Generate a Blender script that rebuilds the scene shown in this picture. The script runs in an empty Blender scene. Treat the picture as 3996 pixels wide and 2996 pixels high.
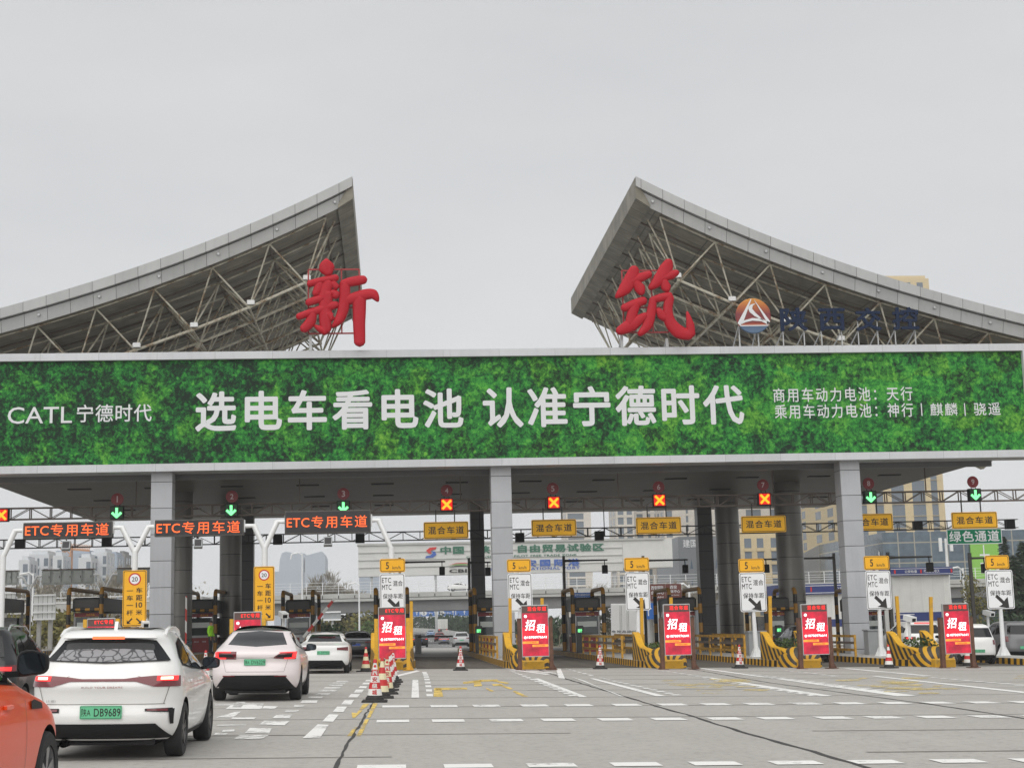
import bpy, bmesh, math, random
import numpy as np
from mathutils import Vector, Matrix
random.seed(7)
SC = bpy.context.scene
COL = SC.collection
R = math.radians

# ---------------------------------------------------------------- camera
FPX, HEAD, PITCH, ROLL, EYE, KX = 5800.0, R(4.8), math.atan(945 / 5800.0), R(1.47), 1.53, 0.0227
_fh = Vector((math.sin(HEAD), math.cos(HEAD), 0)); _r0 = Vector((math.cos(HEAD), -math.sin(HEAD), 0)); _z = Vector((0, 0, 1))
CF = _fh * math.cos(PITCH) + _z * math.sin(PITCH)
_u0 = _z * math.cos(PITCH) - _fh * math.sin(PITCH)
CR = _r0 * math.cos(ROLL) - _u0 * math.sin(ROLL)
CU = _u0 * math.cos(ROLL) + _r0 * math.sin(ROLL)
EYEP = Vector((0, 0, EYE))
cam = bpy.data.objects.new('camera', bpy.data.cameras.new('camera'))
COL.objects.link(cam)
cam.data.sensor_width = 36.0
cam.data.lens = 36.0 * FPX / 3996.0
cam.data.clip_start = 0.1
cam.data.clip_end = 9000
m = Matrix((CR, CU, -CF)).transposed().to_4x4(); m.translation = EYEP
cam.matrix_world = m
SC.camera = cam

# ---------------------------------------------------------------- light
SUN_EL, SUN_ROT = R(52), R(195)
w = bpy.data.worlds.new("World"); SC.world = w; w.use_nodes = True
nt = w.node_tree; nt.nodes.clear()
def nn(t, typ, **k):
    n = t.nodes.new(typ)
    for a, b in k.items(): setattr(n, a, b)
    return n
sky = nn(nt, 'ShaderNodeTexSky', sky_type='NISHITA', sun_disc=False, sun_elevation=SUN_EL, sun_rotation=SUN_ROT)
hs = nn(nt, 'ShaderNodeHueSaturation'); hs.inputs['Saturation'].default_value = 0.12
nt.links.new(sky.outputs[0], hs.inputs['Color'])
tc = nn(nt, 'ShaderNodeTexCoord'); mp = nn(nt, 'ShaderNodeMapping'); mp.inputs['Scale'].default_value = (2.2, 2.2, 7.0)
mp.inputs['Rotation'].default_value = (0.2, 0.1, 0.4)
nz = nn(nt, 'ShaderNodeTexNoise'); nz.inputs['Scale'].default_value = 1.5; nz.inputs['Detail'].default_value = 5; nz.inputs['Roughness'].default_value = .55
nt.links.new(tc.outputs['Generated'], mp.inputs[0]); nt.links.new(mp.outputs[0], nz.inputs['Vector'])
cr = nn(nt, 'ShaderNodeValToRGB'); cr.color_ramp.elements[0].position = .3; cr.color_ramp.elements[1].position = .72
cr.color_ramp.elements[0].color = (.585, .597, .614, 1); cr.color_ramp.elements[1].color = (.65, .657, .665, 1)
nt.links.new(nz.outputs['Fac'], cr.inputs[0])
sx = nn(nt, 'ShaderNodeSeparateXYZ'); nt.links.new(tc.outputs['Generated'], sx.inputs[0])
mr = nn(nt, 'ShaderNodeMapRange'); mr.inputs[1].default_value = 0.0; mr.inputs[2].default_value = .55; mr.inputs[3].default_value = 7.1; mr.inputs[4].default_value = 6.1
nt.links.new(sx.outputs['Z'], mr.inputs[0])
vs = nn(nt, 'ShaderNodeVectorMath', operation='SCALE'); nt.links.new(cr.outputs[0], vs.inputs[0]); nt.links.new(mr.outputs[0], vs.inputs['Scale'])
mx = nn(nt, 'ShaderNodeMix', data_type='RGBA'); mx.inputs[0].default_value = .93
nt.links.new(hs.outputs[0], mx.inputs[6]); nt.links.new(vs.outputs[0], mx.inputs[7])
bg = nn(nt, 'ShaderNodeBackground'); bg.inputs[1].default_value = .1
nt.links.new(mx.outputs[2], bg.inputs[0])
wo = nn(nt, 'ShaderNodeOutputWorld'); nt.links.new(bg.outputs[0], wo.inputs[0])
sun = bpy.data.objects.new('sun', bpy.data.lights.new('sun', 'SUN')); COL.objects.link(sun)
sun.data.energy = 1.5; sun.data.angle = R(95); sun.data.color = (1, .975, .94)
sd = Vector((math.sin(SUN_ROT) * math.cos(SUN_EL), math.cos(SUN_ROT) * math.cos(SUN_EL), math.sin(SUN_EL)))
sun.rotation_euler = sd.to_track_quat('Z', 'Y').to_euler(); sun.location = (0, -20, 60)
SC.view_settings.view_transform = 'Standard'; SC.view_settings.look = 'None'
SC.view_settings.exposure = 0.74; SC.view_settings.gamma = 1
SC.cycles.use_denoising = True
SC.cycles.max_bounces = 6; SC.cycles.volume_bounces = 1

# ---------------------------------------------------------------- pixel -> place helpers
def ray(px, py): return CF * FPX + CR * (px - 1998) + CU * (1498 - py)
def at(px, py, Y):
    d = ray(px, py); return EYEP + d * (Y / d.y)
def gnd(px, py, h=0.0):
    d = ray(px, py); t = (h - EYE) / (d.z + KX * d.x); return EYEP + d * t
def gz(x, y):
    r = -KX * max(-40.0, min(46.0, x))
    if y > 110: r += float(np.interp(y, [110, 170, 245, 300, 370, 500, 700], [0, -.42, -.9, -.4, .55, 1.6, 2.6]))
    return r

# ---------------------------------------------------------------- materials
MATS = {}
def M(name, col=(.5, .5, .5), rough=.6, metal=0.0, var=0.0, vs=3.0, bump=0.0, coat=0.0, emit=None, es=1.0, dirt=None, spec=.5, stretch=(1, 1, 1)):
    if name in MATS: return MATS[name]
    mt = bpy.data.materials.new(name); mt.use_nodes = True; t = mt.node_tree
    b = t.nodes['Principled BSDF']; b.inputs['Base Color'].default_value = (*col, 1)
    b.inputs['Roughness'].default_value = rough; b.inputs['Metallic'].default_value = metal
    b.inputs['Coat Weight'].default_value = coat; b.inputs['Coat Roughness'].default_value = .04
    b.inputs['Specular IOR Level'].default_value = spec
    if emit:
        b.inputs['Emission Color'].default_value = (*emit, 1); b.inputs['Emission Strength'].default_value = es
    if var or bump or dirt:
        tc = nn(t, 'ShaderNodeTexCoord'); mp = nn(t, 'ShaderNodeMapping'); mp.inputs['Scale'].default_value = stretch
        t.links.new(tc.outputs['Object'], mp.inputs[0])
        n1 = nn(t, 'ShaderNodeTexNoise'); n1.inputs['Scale'].default_value = vs; n1.inputs['Detail'].default_value = 6; n1.inputs['Roughness'].default_value = .62
        t.links.new(mp.outputs[0], n1.inputs['Vector'])
        src = None
        if var:
            rp = nn(t, 'ShaderNodeValToRGB'); e = rp.color_ramp.elements
            e[0].position = .28; e[1].position = .72
            e[0].color = tuple(max(0, c * (1 - var)) for c in col) + (1,); e[1].color = tuple(min(1, c * (1 + var)) for c in col) + (1,)
            t.links.new(n1.outputs['Fac'], rp.inputs[0]); src = rp.outputs[0]
        if dirt:
            dc, dv, dsc = dirt
            n2 = nn(t, 'ShaderNodeTexNoise'); n2.inputs['Scale'].default_value = dsc; n2.inputs['Detail'].default_value = 8; n2.inputs['Roughness'].default_value = .7
            t.links.new(mp.outputs[0], n2.inputs['Vector'])
            r2 = nn(t, 'ShaderNodeMapRange'); r2.inputs[1].default_value = 1 - dv - .12; r2.inputs[2].default_value = 1 - dv + .12
            t.links.new(n2.outputs['Fac'], r2.inputs[0])
            m2 = nn(t, 'ShaderNodeMix', data_type='RGBA'); t.links.new(r2.outputs[0], m2.inputs[0])
            m2.inputs[6].default_value = (*col, 1)
            if src: t.links.new(src, m2.inputs[6])
            m2.inputs[7].default_value = (*dc, 1); src = m2.outputs[2]
        if src: t.links.new(src, b.inputs['Base Color'])
        if bump:
            bp = nn(t, 'ShaderNodeBump'); bp.inputs['Strength'].default_value = bump; bp.inputs['Distance'].default_value = .02
            t.links.new(n1.outputs['Fac'], bp.inputs['Height']); t.links.new(bp.outputs[0], b.inputs['Normal'])
    MATS[name] = mt; return mt
def expr(t, op, a, b=None, c=None):
    n = nn(t, 'ShaderNodeMath', operation=op)
    for i, v in enumerate((a, b, c)):
        if v is None: continue
        if isinstance(v, (int, float)): n.inputs[i].default_value = v
        else: t.links.new(v, n.inputs[i])
    return n.outputs[0]
def mixc(t, fac, a, b):
    n = nn(t, 'ShaderNodeMix', data_type='RGBA'); t.links.new(fac, n.inputs[0])
    for i, v in ((6, a), (7, b)):
        if isinstance(v, tuple): n.inputs[i].default_value = (*v, 1)
        else: t.links.new(v, n.inputs[i])
    return n.outputs[2]
def noise(t, vec, scale, det=5, rough=.6):
    n = nn(t, 'ShaderNodeTexNoise'); n.inputs['Scale'].default_value = scale; n.inputs['Detail'].default_value = det; n.inputs['Roughness'].default_value = rough
    t.links.new(vec, n.inputs['Vector']); return n
def base(name, rough=.6, metal=0, coat=0):
    mt = bpy.data.materials.new(name); mt.use_nodes = True; t = mt.node_tree; b = t.nodes['Principled BSDF']
    b.inputs['Roughness'].default_value = rough; b.inputs['Metallic'].default_value = metal; b.inputs['Coat Weight'].default_value = coat
    tc = nn(t, 'ShaderNodeTexCoord'); s = nn(t, 'ShaderNodeSeparateXYZ'); t.links.new(tc.outputs['Object'], s.inputs[0])
    MATS[name] = mt
    return mt, t, b, tc.outputs['Object'], s.outputs
def ramp(t, fac, stops):
    r = nn(t, 'ShaderNodeValToRGB'); e = r.color_ramp.elements
    while len(e) < len(stops): e.new(.5)
    for i, (p, c) in enumerate(stops): e[i].position = p; e[i].color = (*c, 1)
    t.links.new(fac, r.inputs[0]); return r.outputs[0]

def stripes(name, fx, fy, fz, period, c1, c2, duty=.5, wear=.25, rough=.55):
    """paint bands: phase = fx*x + fy*y + fz*z"""
    mt, t, b, oc, s = base(name, rough)
    ph = expr(t, 'ADD', expr(t, 'ADD', expr(t, 'MULTIPLY', s[0], fx), expr(t, 'MULTIPLY', s[1], fy)), expr(t, 'MULTIPLY', s[2], fz))
    fr = expr(t, 'FRACT', expr(t, 'ADD', expr(t, 'DIVIDE', ph, period), 100.0))
    k = expr(t, 'LESS_THAN', fr, duty)
    n = noise(t, oc, 4.0, 7, .7)
    c = mixc(t, k, c2, c1)
    d = expr(t, 'MULTIPLY', expr(t, 'GREATER_THAN', n.outputs['Fac'], .60), wear)
    c = mixc(t, d, c, (.16, .14, .115))
    t.links.new(c, b.inputs['Base Color']); return mt
YEL, BLK = (.62, .33, .012), (.018, .016, .014)
stripes('hazard_kerb', .0, 1.0, 0, .62, YEL, BLK)
stripes('hazard_front', 1.0, .35, 0, .5, YEL, BLK)
stripes('hazard_tube', 0, 0, 1.0, 1.05, (.34, .165, .014), BLK)
stripes('hazard_beam', 1.0, 0, 0, .5, (.4, .2, .02), BLK)
stripes('barrier_paint', 1.0, 0, .9, 1.1, (.7, .7, .68), (.5, .03, .02))

def wave_mat():
    mt, t, b, oc, s = base('hazard_wave', .5)
    # fan of bands about a point low in front of the wall
    yy = expr(t, 'SUBTRACT', s[1], -2.6); zz = expr(t, 'SUBTRACT', s[2], -1.0)
    an = expr(t, 'ARCTAN2', zz, yy); fr = expr(t, 'FRACT', expr(t, 'ADD', expr(t, 'DIVIDE', an, .088), expr(t, 'MULTIPLY', s[1], -1.35)))
    k = expr(t, 'LESS_THAN', fr, .52)
    n = noise(t, oc, 5.0, 7, .7); c = mixc(t, k, YEL, (.04, .032, .025))
    d = expr(t, 'MULTIPLY', expr(t, 'GREATER_THAN', n.outputs['Fac'], .62), .35)
    c = mixc(t, d, c, (.2, .17, .12)); t.links.new(c, b.inputs['Base Color'])
wave_mat()
def fan_mat():
    mt, t, b, oc, s = base('hazard_fan', .5)
    an = expr(t, 'ARCTAN2', expr(t, 'ADD', s[2], .12), s[0]); r = expr(t, 'MULTIPLY', s[1], .55)
    k = expr(t, 'LESS_THAN', expr(t, 'FRACT', expr(t, 'ADD', expr(t, 'DIVIDE', expr(t, 'ADD', an, r), .42), 20.)), .5); n = noise(t, oc, 5.0, 7, .7); c = mixc(t, k, YEL, (.04, .032, .025))
    c = mixc(t, expr(t, 'MULTIPLY', expr(t, 'GREATER_THAN', n.outputs['Fac'], .62), .35), c, (.2, .17, .12)); t.links.new(c, b.inputs['Base Color'])
fan_mat()

def concrete():
    mt, t, b, oc, s = base('plaza_concrete', .82)
    n1 = noise(t, oc, .35, 8, .65); n2 = noise(t, oc, 9.0, 6, .7)
    mp = nn(t, 'ShaderNodeMapping'); mp.inputs['Scale'].default_value = (1.1, .035, 1); t.links.new(oc, mp.inputs[0])
    n3 = noise(t, mp.outputs[0], 1.0, 6, .7)
    mp2 = nn(t, 'ShaderNodeMapping'); mp2.inputs['Scale'].default_value = (.15, 1.5, 1); t.links.new(oc, mp2.inputs[0])
    n4 = noise(t, mp2.outputs[0], 2.0, 6, .75)
    c = ramp(t, n1.outputs['Fac'], [(.3, (.375, .36, .334)), (.7, (.455, .438, .41))])
    c = mixc(t, expr(t, 'MULTIPLY', expr(t, 'SUBTRACT', 1, n3.outputs['Fac']), .58), c, (.19, .18, .166))
    c = mixc(t, expr(t, 'MULTIPLY', n4.outputs['Fac'], .3), c, (.3, .285, .26))
    sp = ramp(t, n2.outputs['Fac'], [(.36, (.16, .15, .135)), (.5, (.435, .418, .39)), (.75, (.51, .49, .46))])
    c = mixc(t, expr(t, 'ADD', .25, 0), c, sp)
    t.links.new(c, b.inputs['Base Color'])
    bp = nn(t, 'ShaderNodeBump'); bp.inputs['Strength'].default_value = .25; bp.inputs['Distance'].default_value = .01
    t.links.new(n2.outputs['Fac'], bp.inputs['Height']); t.links.new(bp.outputs[0], b.inputs['Normal'])
concrete()
def paintmark(name, col, wear):
    mt, t, b, oc, s = base(name, .7)
    n1 = noise(t, oc, 6.0, 8, .75); n2 = noise(t, oc, .8, 4, .6)
    f = expr(t, 'ADD', expr(t, 'MULTIPLY', n1.outputs['Fac'], .6), expr(t, 'MULTIPLY', n2.outputs['Fac'], .4))
    mr = nn(t, 'ShaderNodeMapRange'); mr.inputs[1].default_value = wear - .06; mr.inputs[2].default_value = wear + .06; t.links.new(f, mr.inputs[0])
    b.inputs['Base Color'].default_value = (*col, 1); t.links.new(mr.outputs[0], b.inputs['Alpha'])
paintmark('mark_white', (.74, .735, .71), .40); paintmark('mark_yellow', (.7, .5, .12), .46); paintmark('mark_worn', (.74, .735, .71), .455); paintmark('mark_yellow_worn', (.66, .53, .22), .52)

def panelled(name, col, axis, pitch, gap=.012, rough=.45, metal=0., axis2=None, pitch2=1, offs=0., var=.06, line=(.06, .06, .06)):
    mt, t, b, oc, s = base(name, rough, metal)
    n = noise(t, oc, .9, 6, .6)
    def ln(a, p):
        fr = expr(t, 'FRACT', expr(t, 'ADD', expr(t, 'DIVIDE', expr(t, 'ADD', s[a], offs), p), 100.))
        return expr(t, 'LESS_THAN', fr, gap / p)
    k = ln(axis, pitch)
    if axis2 is not None: k = expr(t, 'MAXIMUM', k, ln(axis2, pitch2))
    c = ramp(t, n.outputs['Fac'], [(.3, tuple(x * (1 - var) for x in col)), (.7, tuple(min(1, x * (1 + var)) for x in col))])
    mps = nn(t, 'ShaderNodeMapping'); mps.inputs['Scale'].default_value = (2.2, 2.2, .12); t.links.new(oc, mps.inputs[0]); ns = noise(t, mps.outputs[0], 1.6, 6, .7)
    st = nn(t, 'ShaderNodeMapRange'); st.inputs[1].default_value = .52; st.inputs[2].default_value = .78; st.inputs[3].default_value = 0; st.inputs[4].default_value = .32; t.links.new(ns.outputs['Fac'], st.inputs[0]); c = mixc(t, st.outputs[0], c, tuple(x * .55 for x in col))
    fl = nn(t, 'ShaderNodeTexWhiteNoise', noise_dimensions='1D'); t.links.new(expr(t, 'FLOOR', expr(t, 'DIVIDE', expr(t, 'ADD', s[axis], offs), pitch)), fl.inputs['W'])
    v = expr(t, 'ADD', expr(t, 'MULTIPLY', fl.outputs['Value'], .1), .93)
    vm = nn(t, 'ShaderNodeVectorMath', operation='SCALE'); t.links.new(c, vm.inputs[0]); t.links.new(v, vm.inputs['Scale'])
    c = mixc(t, k, vm.outputs[0], line); t.links.new(c, b.inputs['Base Color'])
    return mt
panelled('fascia_panel', (.44, .445, .44), 0, 1.12, .022, .4)
panelled('frame_panel', (.53, .54, .56), 0, 2.75, .02, .4, line=(.34, .35, .36))
panelled('column_panel', (.4, .41, .43), 2, 1.25, .03, .38, line=(.02, .02, .02))
panelled('round_panel', (.16, .155, .142), 2, 1.25, .03, .32, .55, line=(.02, .02, .02))
panelled('dark_panel', (.1, .1, .1), 2, 1.25, .03, .4, line=(.02, .02, .02))
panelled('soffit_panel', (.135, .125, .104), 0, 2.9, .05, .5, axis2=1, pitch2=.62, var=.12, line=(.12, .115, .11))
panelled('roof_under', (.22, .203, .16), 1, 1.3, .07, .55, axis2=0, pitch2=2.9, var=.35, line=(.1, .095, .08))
panelled('corrugated', (.6, .61, .6), 0, .35, .03, .5)
panelled('curtain_glass', (.105, .14, .17), 0, 3.0, .22, .12, .3, axis2=2, pitch2=3.6, var=.25, line=(.32, .30, .25))
panelled('mall_dark', (.1, .115, .135), 1, 5.0, .12, .3, axis2=2, pitch2=3.6, line=(.14, .15, .16))
panelled('stone_beige', (.58, .47, .28), 2, 3.2, .05, .7, line=(.5, .38, .2))
panelled('stone_pale', (.6, .56, .5), 2, 3.2, .08, .7, line=(.45, .42, .38))
panelled('kiosk_white', (.66, .66, .63), 0, 1.0, .02, .5, line=(.5, .5, .48))

def foliage_print():
    mt, t, b, oc, s = base('foliage_print', .65); b.inputs['Specular IOR Level'].default_value = .15
    nd = noise(t, oc, 1.6, 4, .6)
    vm = nn(t, 'ShaderNodeVectorMath', operation='SCALE'); t.links.new(nd.outputs['Color'], vm.inputs[0]); vm.inputs['Scale'].default_value = .5
    nd2 = noise(t, oc, 9, 3, .6); vm2 = nn(t, 'ShaderNodeVectorMath', operation='SCALE'); t.links.new(nd2.outputs['Color'], vm2.inputs[0]); vm2.inputs['Scale'].default_value = .16
    va = nn(t, 'ShaderNodeVectorMath', operation='ADD'); t.links.new(oc, va.inputs[0]); t.links.new(vm.outputs[0], va.inputs[1])
    vb = nn(t, 'ShaderNodeVectorMath', operation='ADD'); t.links.new(va.outputs[0], vb.inputs[0]); t.links.new(vm2.outputs[0], vb.inputs[1])
    fl = nn(t, 'ShaderNodeMapping'); fl.inputs['Scale'].default_value = (1, 0, 1); t.links.new(vb.outputs[0], fl.inputs[0])
    def vor(sc):
        v = nn(t, 'ShaderNodeTexVoronoi'); v.inputs['Scale'].default_value = sc; v.inputs['Randomness'].default_value = 1; t.links.new(fl.outputs[0], v.inputs['Vector']); return v
    leaf, leaf2, clump = vor(4.6), vor(10), vor(.8)
    big = noise(t, oc, .5, 5, .62); mid = noise(t, oc, 1.5, 5, .65); fine = noise(t, oc, 14, 5, .7)
    sc = nn(t, 'ShaderNodeSeparateColor'); t.links.new(leaf.outputs['Color'], sc.inputs[0])
    sc2 = nn(t, 'ShaderNodeSeparateColor'); t.links.new(leaf2.outputs['Color'], sc2.inputs[0])
    scc = nn(t, 'ShaderNodeSeparateColor'); t.links.new(clump.outputs['Color'], scc.inputs[0])
    # brightness = clumps of leaves; gaps between leaves are dark
    e1 = nn(t, 'ShaderNodeMapRange'); e1.inputs[1].default_value = .12; e1.inputs[2].default_value = .62; e1.inputs[3].default_value = 1; e1.inputs[4].default_value = 0; t.links.new(leaf.outputs['Distance'], e1.inputs[0])
    cl = nn(t, 'ShaderNodeMapRange'); cl.inputs[1].default_value = .36; cl.inputs[2].default_value = .64; t.links.new(mid.outputs['Fac'], cl.inputs[0])
    bg_ = nn(t, 'ShaderNodeMapRange'); bg_.inputs[1].default_value = .36; bg_.inputs[2].default_value = .64; t.links.new(big.outputs['Fac'], bg_.inputs[0])
    v = expr(t, 'ADD', expr(t, 'MULTIPLY', bg_.outputs[0], .24), expr(t, 'MULTIPLY', cl.outputs[0], .34))
    v = expr(t, 'ADD', v, expr(t, 'MULTIPLY', scc.outputs[0], .2))
    lf = expr(t, 'ADD', expr(t, 'MULTIPLY', sc.outputs[0], .5), expr(t, 'MULTIPLY', sc2.outputs[0], .5))
    lf = expr(t, 'MULTIPLY', lf, expr(t, 'ADD', .05, expr(t, 'MULTIPLY', e1.outputs[0], 1.1)))
    def mrn(n_, lo, hi):
        m_ = nn(t, 'ShaderNodeMapRange'); m_.inputs[1].default_value = lo; m_.inputs[2].default_value = hi; t.links.new(n_.outputs['Fac'], m_.inputs[0]); return m_.outputs[0]
    f1, f2 = mrn(noise(t, vb.outputs[0], 3.4, 9, .72), .38, .62), mrn(noise(t, va.outputs[0], 9.0, 5, .7), .38, .62)
    lf = expr(t, 'ADD', expr(t, 'MULTIPLY', lf, .3), expr(t, 'ADD', expr(t, 'MULTIPLY', f1, .34), expr(t, 'MULTIPLY', f2, .2)))
    v = expr(t, 'SUBTRACT', expr(t, 'ADD', expr(t, 'MULTIPLY', v, 1.1), expr(t, 'MULTIPLY', lf, 1.7)), .46)
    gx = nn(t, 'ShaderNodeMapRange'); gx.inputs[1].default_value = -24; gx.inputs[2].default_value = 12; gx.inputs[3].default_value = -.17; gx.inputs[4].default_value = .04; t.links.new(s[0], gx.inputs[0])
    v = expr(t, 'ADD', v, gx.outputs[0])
    dk = ramp(t, v, [(.12, (.012, .024, .015)), (.32, (.012, .07, .022)), (.52, (.02, .15, .03)), (.72, (.035, .235, .038)), (1, (.09, .36, .05))])
    yl = ramp(t, v, [(.12, (.013, .026, .013)), (.32, (.018, .085, .016)), (.52, (.04, .17, .022)), (.72, (.08, .27, .03)), (1, (.17, .39, .045))])
    hue = nn(t, 'ShaderNodeMapRange'); hue.inputs[1].default_value = .43; hue.inputs[2].default_value = .66; t.links.new(expr(t, 'ADD', expr(t, 'MULTIPLY', big.outputs['Fac'], .55), expr(t, 'ADD', expr(t, 'MULTIPLY', scc.outputs[1], .35), expr(t, 'MULTIPLY', gx.outputs[0], .5))), hue.inputs[0])
    t.links.new(mixc(t, hue.outputs[0], dk, yl), b.inputs['Base Color'])
foliage_print()
def emblem_mat():
    mt, t, b, oc, s = base('emblem_enamel', .35)
    f = expr(t, 'ADD', expr(t, 'DIVIDE', s[2], 1.78), .5)
    t.links.new(ramp(t, f, [(0, (.07, .12, .2)), (.16, (.06, .11, .2)), (.2, (.09, .16, .25)), (.225, (.45, .1, .02)), (.3, (.2, .02, .012)), (.55, (.17, .014, .02)), (.75, (.38, .09, .012)), (1, (.58, .24, .02))]), b.inputs['Base Color'])
emblem_mat()
def rust_tube():
    mt, t, b, oc, s = base('frame_tube', .55)
    n = noise(t, oc, 1.3, 8, .75)
    t.links.new(ramp(t, n.outputs['Fac'], [(.3, (.68, .66, .57)), (.5, (.52, .49, .39)), (.6, (.24, .15, .08)), (.7, (.45, .42, .33))]), b.inputs['Base Color'])
rust_tube()
def sunshade():
    mt, t, b, oc, s = base('sunshade_print', .6)
    fl = nn(t, 'ShaderNodeMapping'); fl.inputs['Scale'].default_value = (1, .3, 1.5); t.links.new(oc, fl.inputs[0])
    v = nn(t, 'ShaderNodeTexVoronoi', feature='DISTANCE_TO_EDGE'); v.inputs['Scale'].default_value = 8.5; t.links.new(fl.outputs[0], v.inputs['Vector'])
    n = noise(t, oc, 8, 3)
    nd = noise(t, oc, 5, 2); vm = nn(t, 'ShaderNodeVectorMath', operation='SCALE'); vm.inputs['Scale'].default_value = .16; t.links.new(nd.outputs['Color'], vm.inputs[0]); va = nn(t, 'ShaderNodeVectorMath', operation='ADD'); t.links.new(fl.outputs[0], va.inputs[0]); t.links.new(vm.outputs[0], va.inputs[1]); t.links.new(va.outputs[0], v.inputs['Vector'])
    d = expr(t, 'ADD', v.outputs['Distance'], expr(t, 'MULTIPLY', expr(t, 'SUBTRACT', n.outputs['Fac'], .5), .1))
    t.links.new(ramp(t, d, [(.03, (.05, .05, .055)), (.12, (.25, .25, .26))]), b.inputs['Base Color'])
sunshade()
def poster():
    mt, t, b, oc, s = base('screen_poster', .3)
    n = noise(t, oc, 1.8, 6, .65)
    c = ramp(t, n.outputs['Fac'], [(.35, (.17, .006, .016)), (.5, (.33, .008, .026)), (.62, (.5, .01, .035))])
    low = expr(t, 'MULTIPLY', expr(t, 'GREATER_THAN', s[2], expr(t, 'ADD', .85, expr(t, 'MULTIPLY', n.outputs['Fac'], .6))), expr(t, 'LESS_THAN', s[2], expr(t, 'ADD', 1.35, expr(t, 'MULTIPLY', n.outputs['Fac'], .55))))
    c = mixc(t, expr(t, 'MULTIPLY', low, .8), c, (.85, .012, .028))
    b.inputs['Base Color'].default_value = (.05, .004, .006, 1)
    t.links.new(c, b.inputs['Emission Color']); b.inputs['Emission Strength'].default_value = 1.05
poster()
def rockwall(name, c0, c1, sc, st=(1, 1, 1)):
    mt, t, b, oc, s = base(name, .9)
    mp = nn(t, 'ShaderNodeMapping'); mp.inputs['Scale'].default_value = st; t.links.new(oc, mp.inputs[0])
    n = noise(t, mp.outputs[0], sc, 8, .75); t.links.new(ramp(t, n.outputs['Fac'], [(.3, c0), (.7, c1)]), b.inputs['Base Color'])
rockwall('earth', (.08, .07, .045), (.2, .17, .11), .5)
rockwall('bark', (.12, .1, .075), (.24, .21, .165), 3)
rockwall('bare_twig', (.2, .175, .135), (.33, .3, .24), 1)
rockwall('leaf_dark', (.012, .028, .012), (.045, .075, .03), .7)
rockwall('leaf_mid', (.04, .075, .015), (.1, .15, .035), .9)
rockwall('leaf_olive', (.09, .085, .02), (.2, .18, .05), .9)
rockwall('leaf_brown', (.06, .045, .02), (.16, .12, .05), .9)
rockwall('asphalt', (.13, .13, .127), (.2, .2, .195), .6, (1, .08, 1))
rockwall('shaded_lane_asphalt', (.055, .048, .039), (.115, .1, .083), 1.4, (1, .06, 1))  # brown road surface with the shade under the canopy mixed into its colours
M('white_metal', (.74, .75, .75), .4, var=.05, vs=2)
M('white_enamel', (.8, .8, .79), .45); M('sign_yellow', (.86, .43, .006), .6, var=.05, vs=1.5); M('sign_black', (.015, .013, .012), .5); M('sign_white', (.8, .81, .82), .6, var=.03, vs=1.5)
M('lane_sign_yellow', (.9, .47, .006), .65, var=.06, vs=2)
M('sign_red', (.55, .02, .015), .5); M('sign_green', (.003, .17, .08), .7, spec=.2); M('sign_blue', (.02, .12, .42), .45); M('sign_brown', (.13, .035, .025), .5)
M('disc_red', (.24, .008, .014), .4); M('disc_number', (.62, .5, .5), .5)
M('letter_red', (.4, .003, .014), .5, spec=.25, var=.08, vs=1.2); M('letter_frame_red', (.3, .015, .015), .5)
M('letter_navy', (.012, .022, .052), .6, spec=.12); M('letter_white', (.66, .67, .68), .6, spec=.2)
M('galvanised', (.42, .43, .43), .45, .3, var=.12, vs=3); M('dark_steel', (.06, .056, .05), .5, var=.2, vs=3); M('truss_brown', (.14, .11, .09), .6, var=.3, vs=2); M('truss_dark', (.035, .03, .028), .6)
M('rust_steel', (.11, .05, .03), .75, var=.4, vs=4); M('black_box', (.01, .01, .011), .55, spec=.2); M('rail_yellow', (.5, .26, .015), .55, var=.25, vs=4, dirt=((.12, .09, .05), .42, 3)); M('kerb_deck', (.36, .35, .33), .85, var=.15, vs=2)
M('yellow_paint', (.63, .34, .012), .5, var=.1, vs=3, dirt=((.3, .2, .06), .36, 4)); M('cabinet', (.3, .315, .32), .6, var=.1, vs=2); M('steel_clad', (.4, .4, .4), .3, .7); M('booth_glass', (.035, .045, .045), .05, spec=.8); M('booth_red', (.22, .012, .014), .45); M('booth_dark', (.03, .03, .03), .5); M('booth_blind', (.62, .66, .63), .6)
M('cone_red', (.5, .02, .022), .5); M('cone_white', (.7, .69, .66), .5); M('cone_cream', (.68, .62, .4), .5); M('rubber', (.022, .021, .02), .75, var=.2, vs=6)
M('led_orange', (.3, .05, .01), .5, emit=(1, .11, .012), es=1.0); M('led_red', (.3, .01, .01), .5, emit=(1, .012, .012), es=.9); M('led_red_x', (.3, .02, .0), .5, emit=(1, .42, .015), es=.95); M('led_x_glow', (.2, .0, .0), .5, emit=(1, .006, .003), es=.5)
M('led_green', (.02, .3, .1), .5, emit=(.2, 1, .32), es=1.1); M('led_green_field', (.0, .012, .003), .5, emit=(.0, .16, .02), es=.05); M('led_white', (.8, .8, .8), .5, emit=(1, .96, .96), es=1.0); M('led_ribbon', (.5, .2, .02), .5, emit=(1, .28, .04), es=.65)
M('screen_dark', (.02, .012, .01), .35, emit=(.1, .05, .04), es=.45); M('sign_face', (.016, .014, .016), .5)
M('tyre', (.02, .02, .021), .8); M('rim_alloy', (.3, .3, .31), .3, .8); M('rim_dark', (.05, .05, .052), .35, .6); M('plastic_black', (.012, .012, .013), .5, spec=.25); M('car_glass', (.008, .009, .01), .04, spec=.4); M('mirror_glass', (.05, .06, .07), .03, .9)
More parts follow.
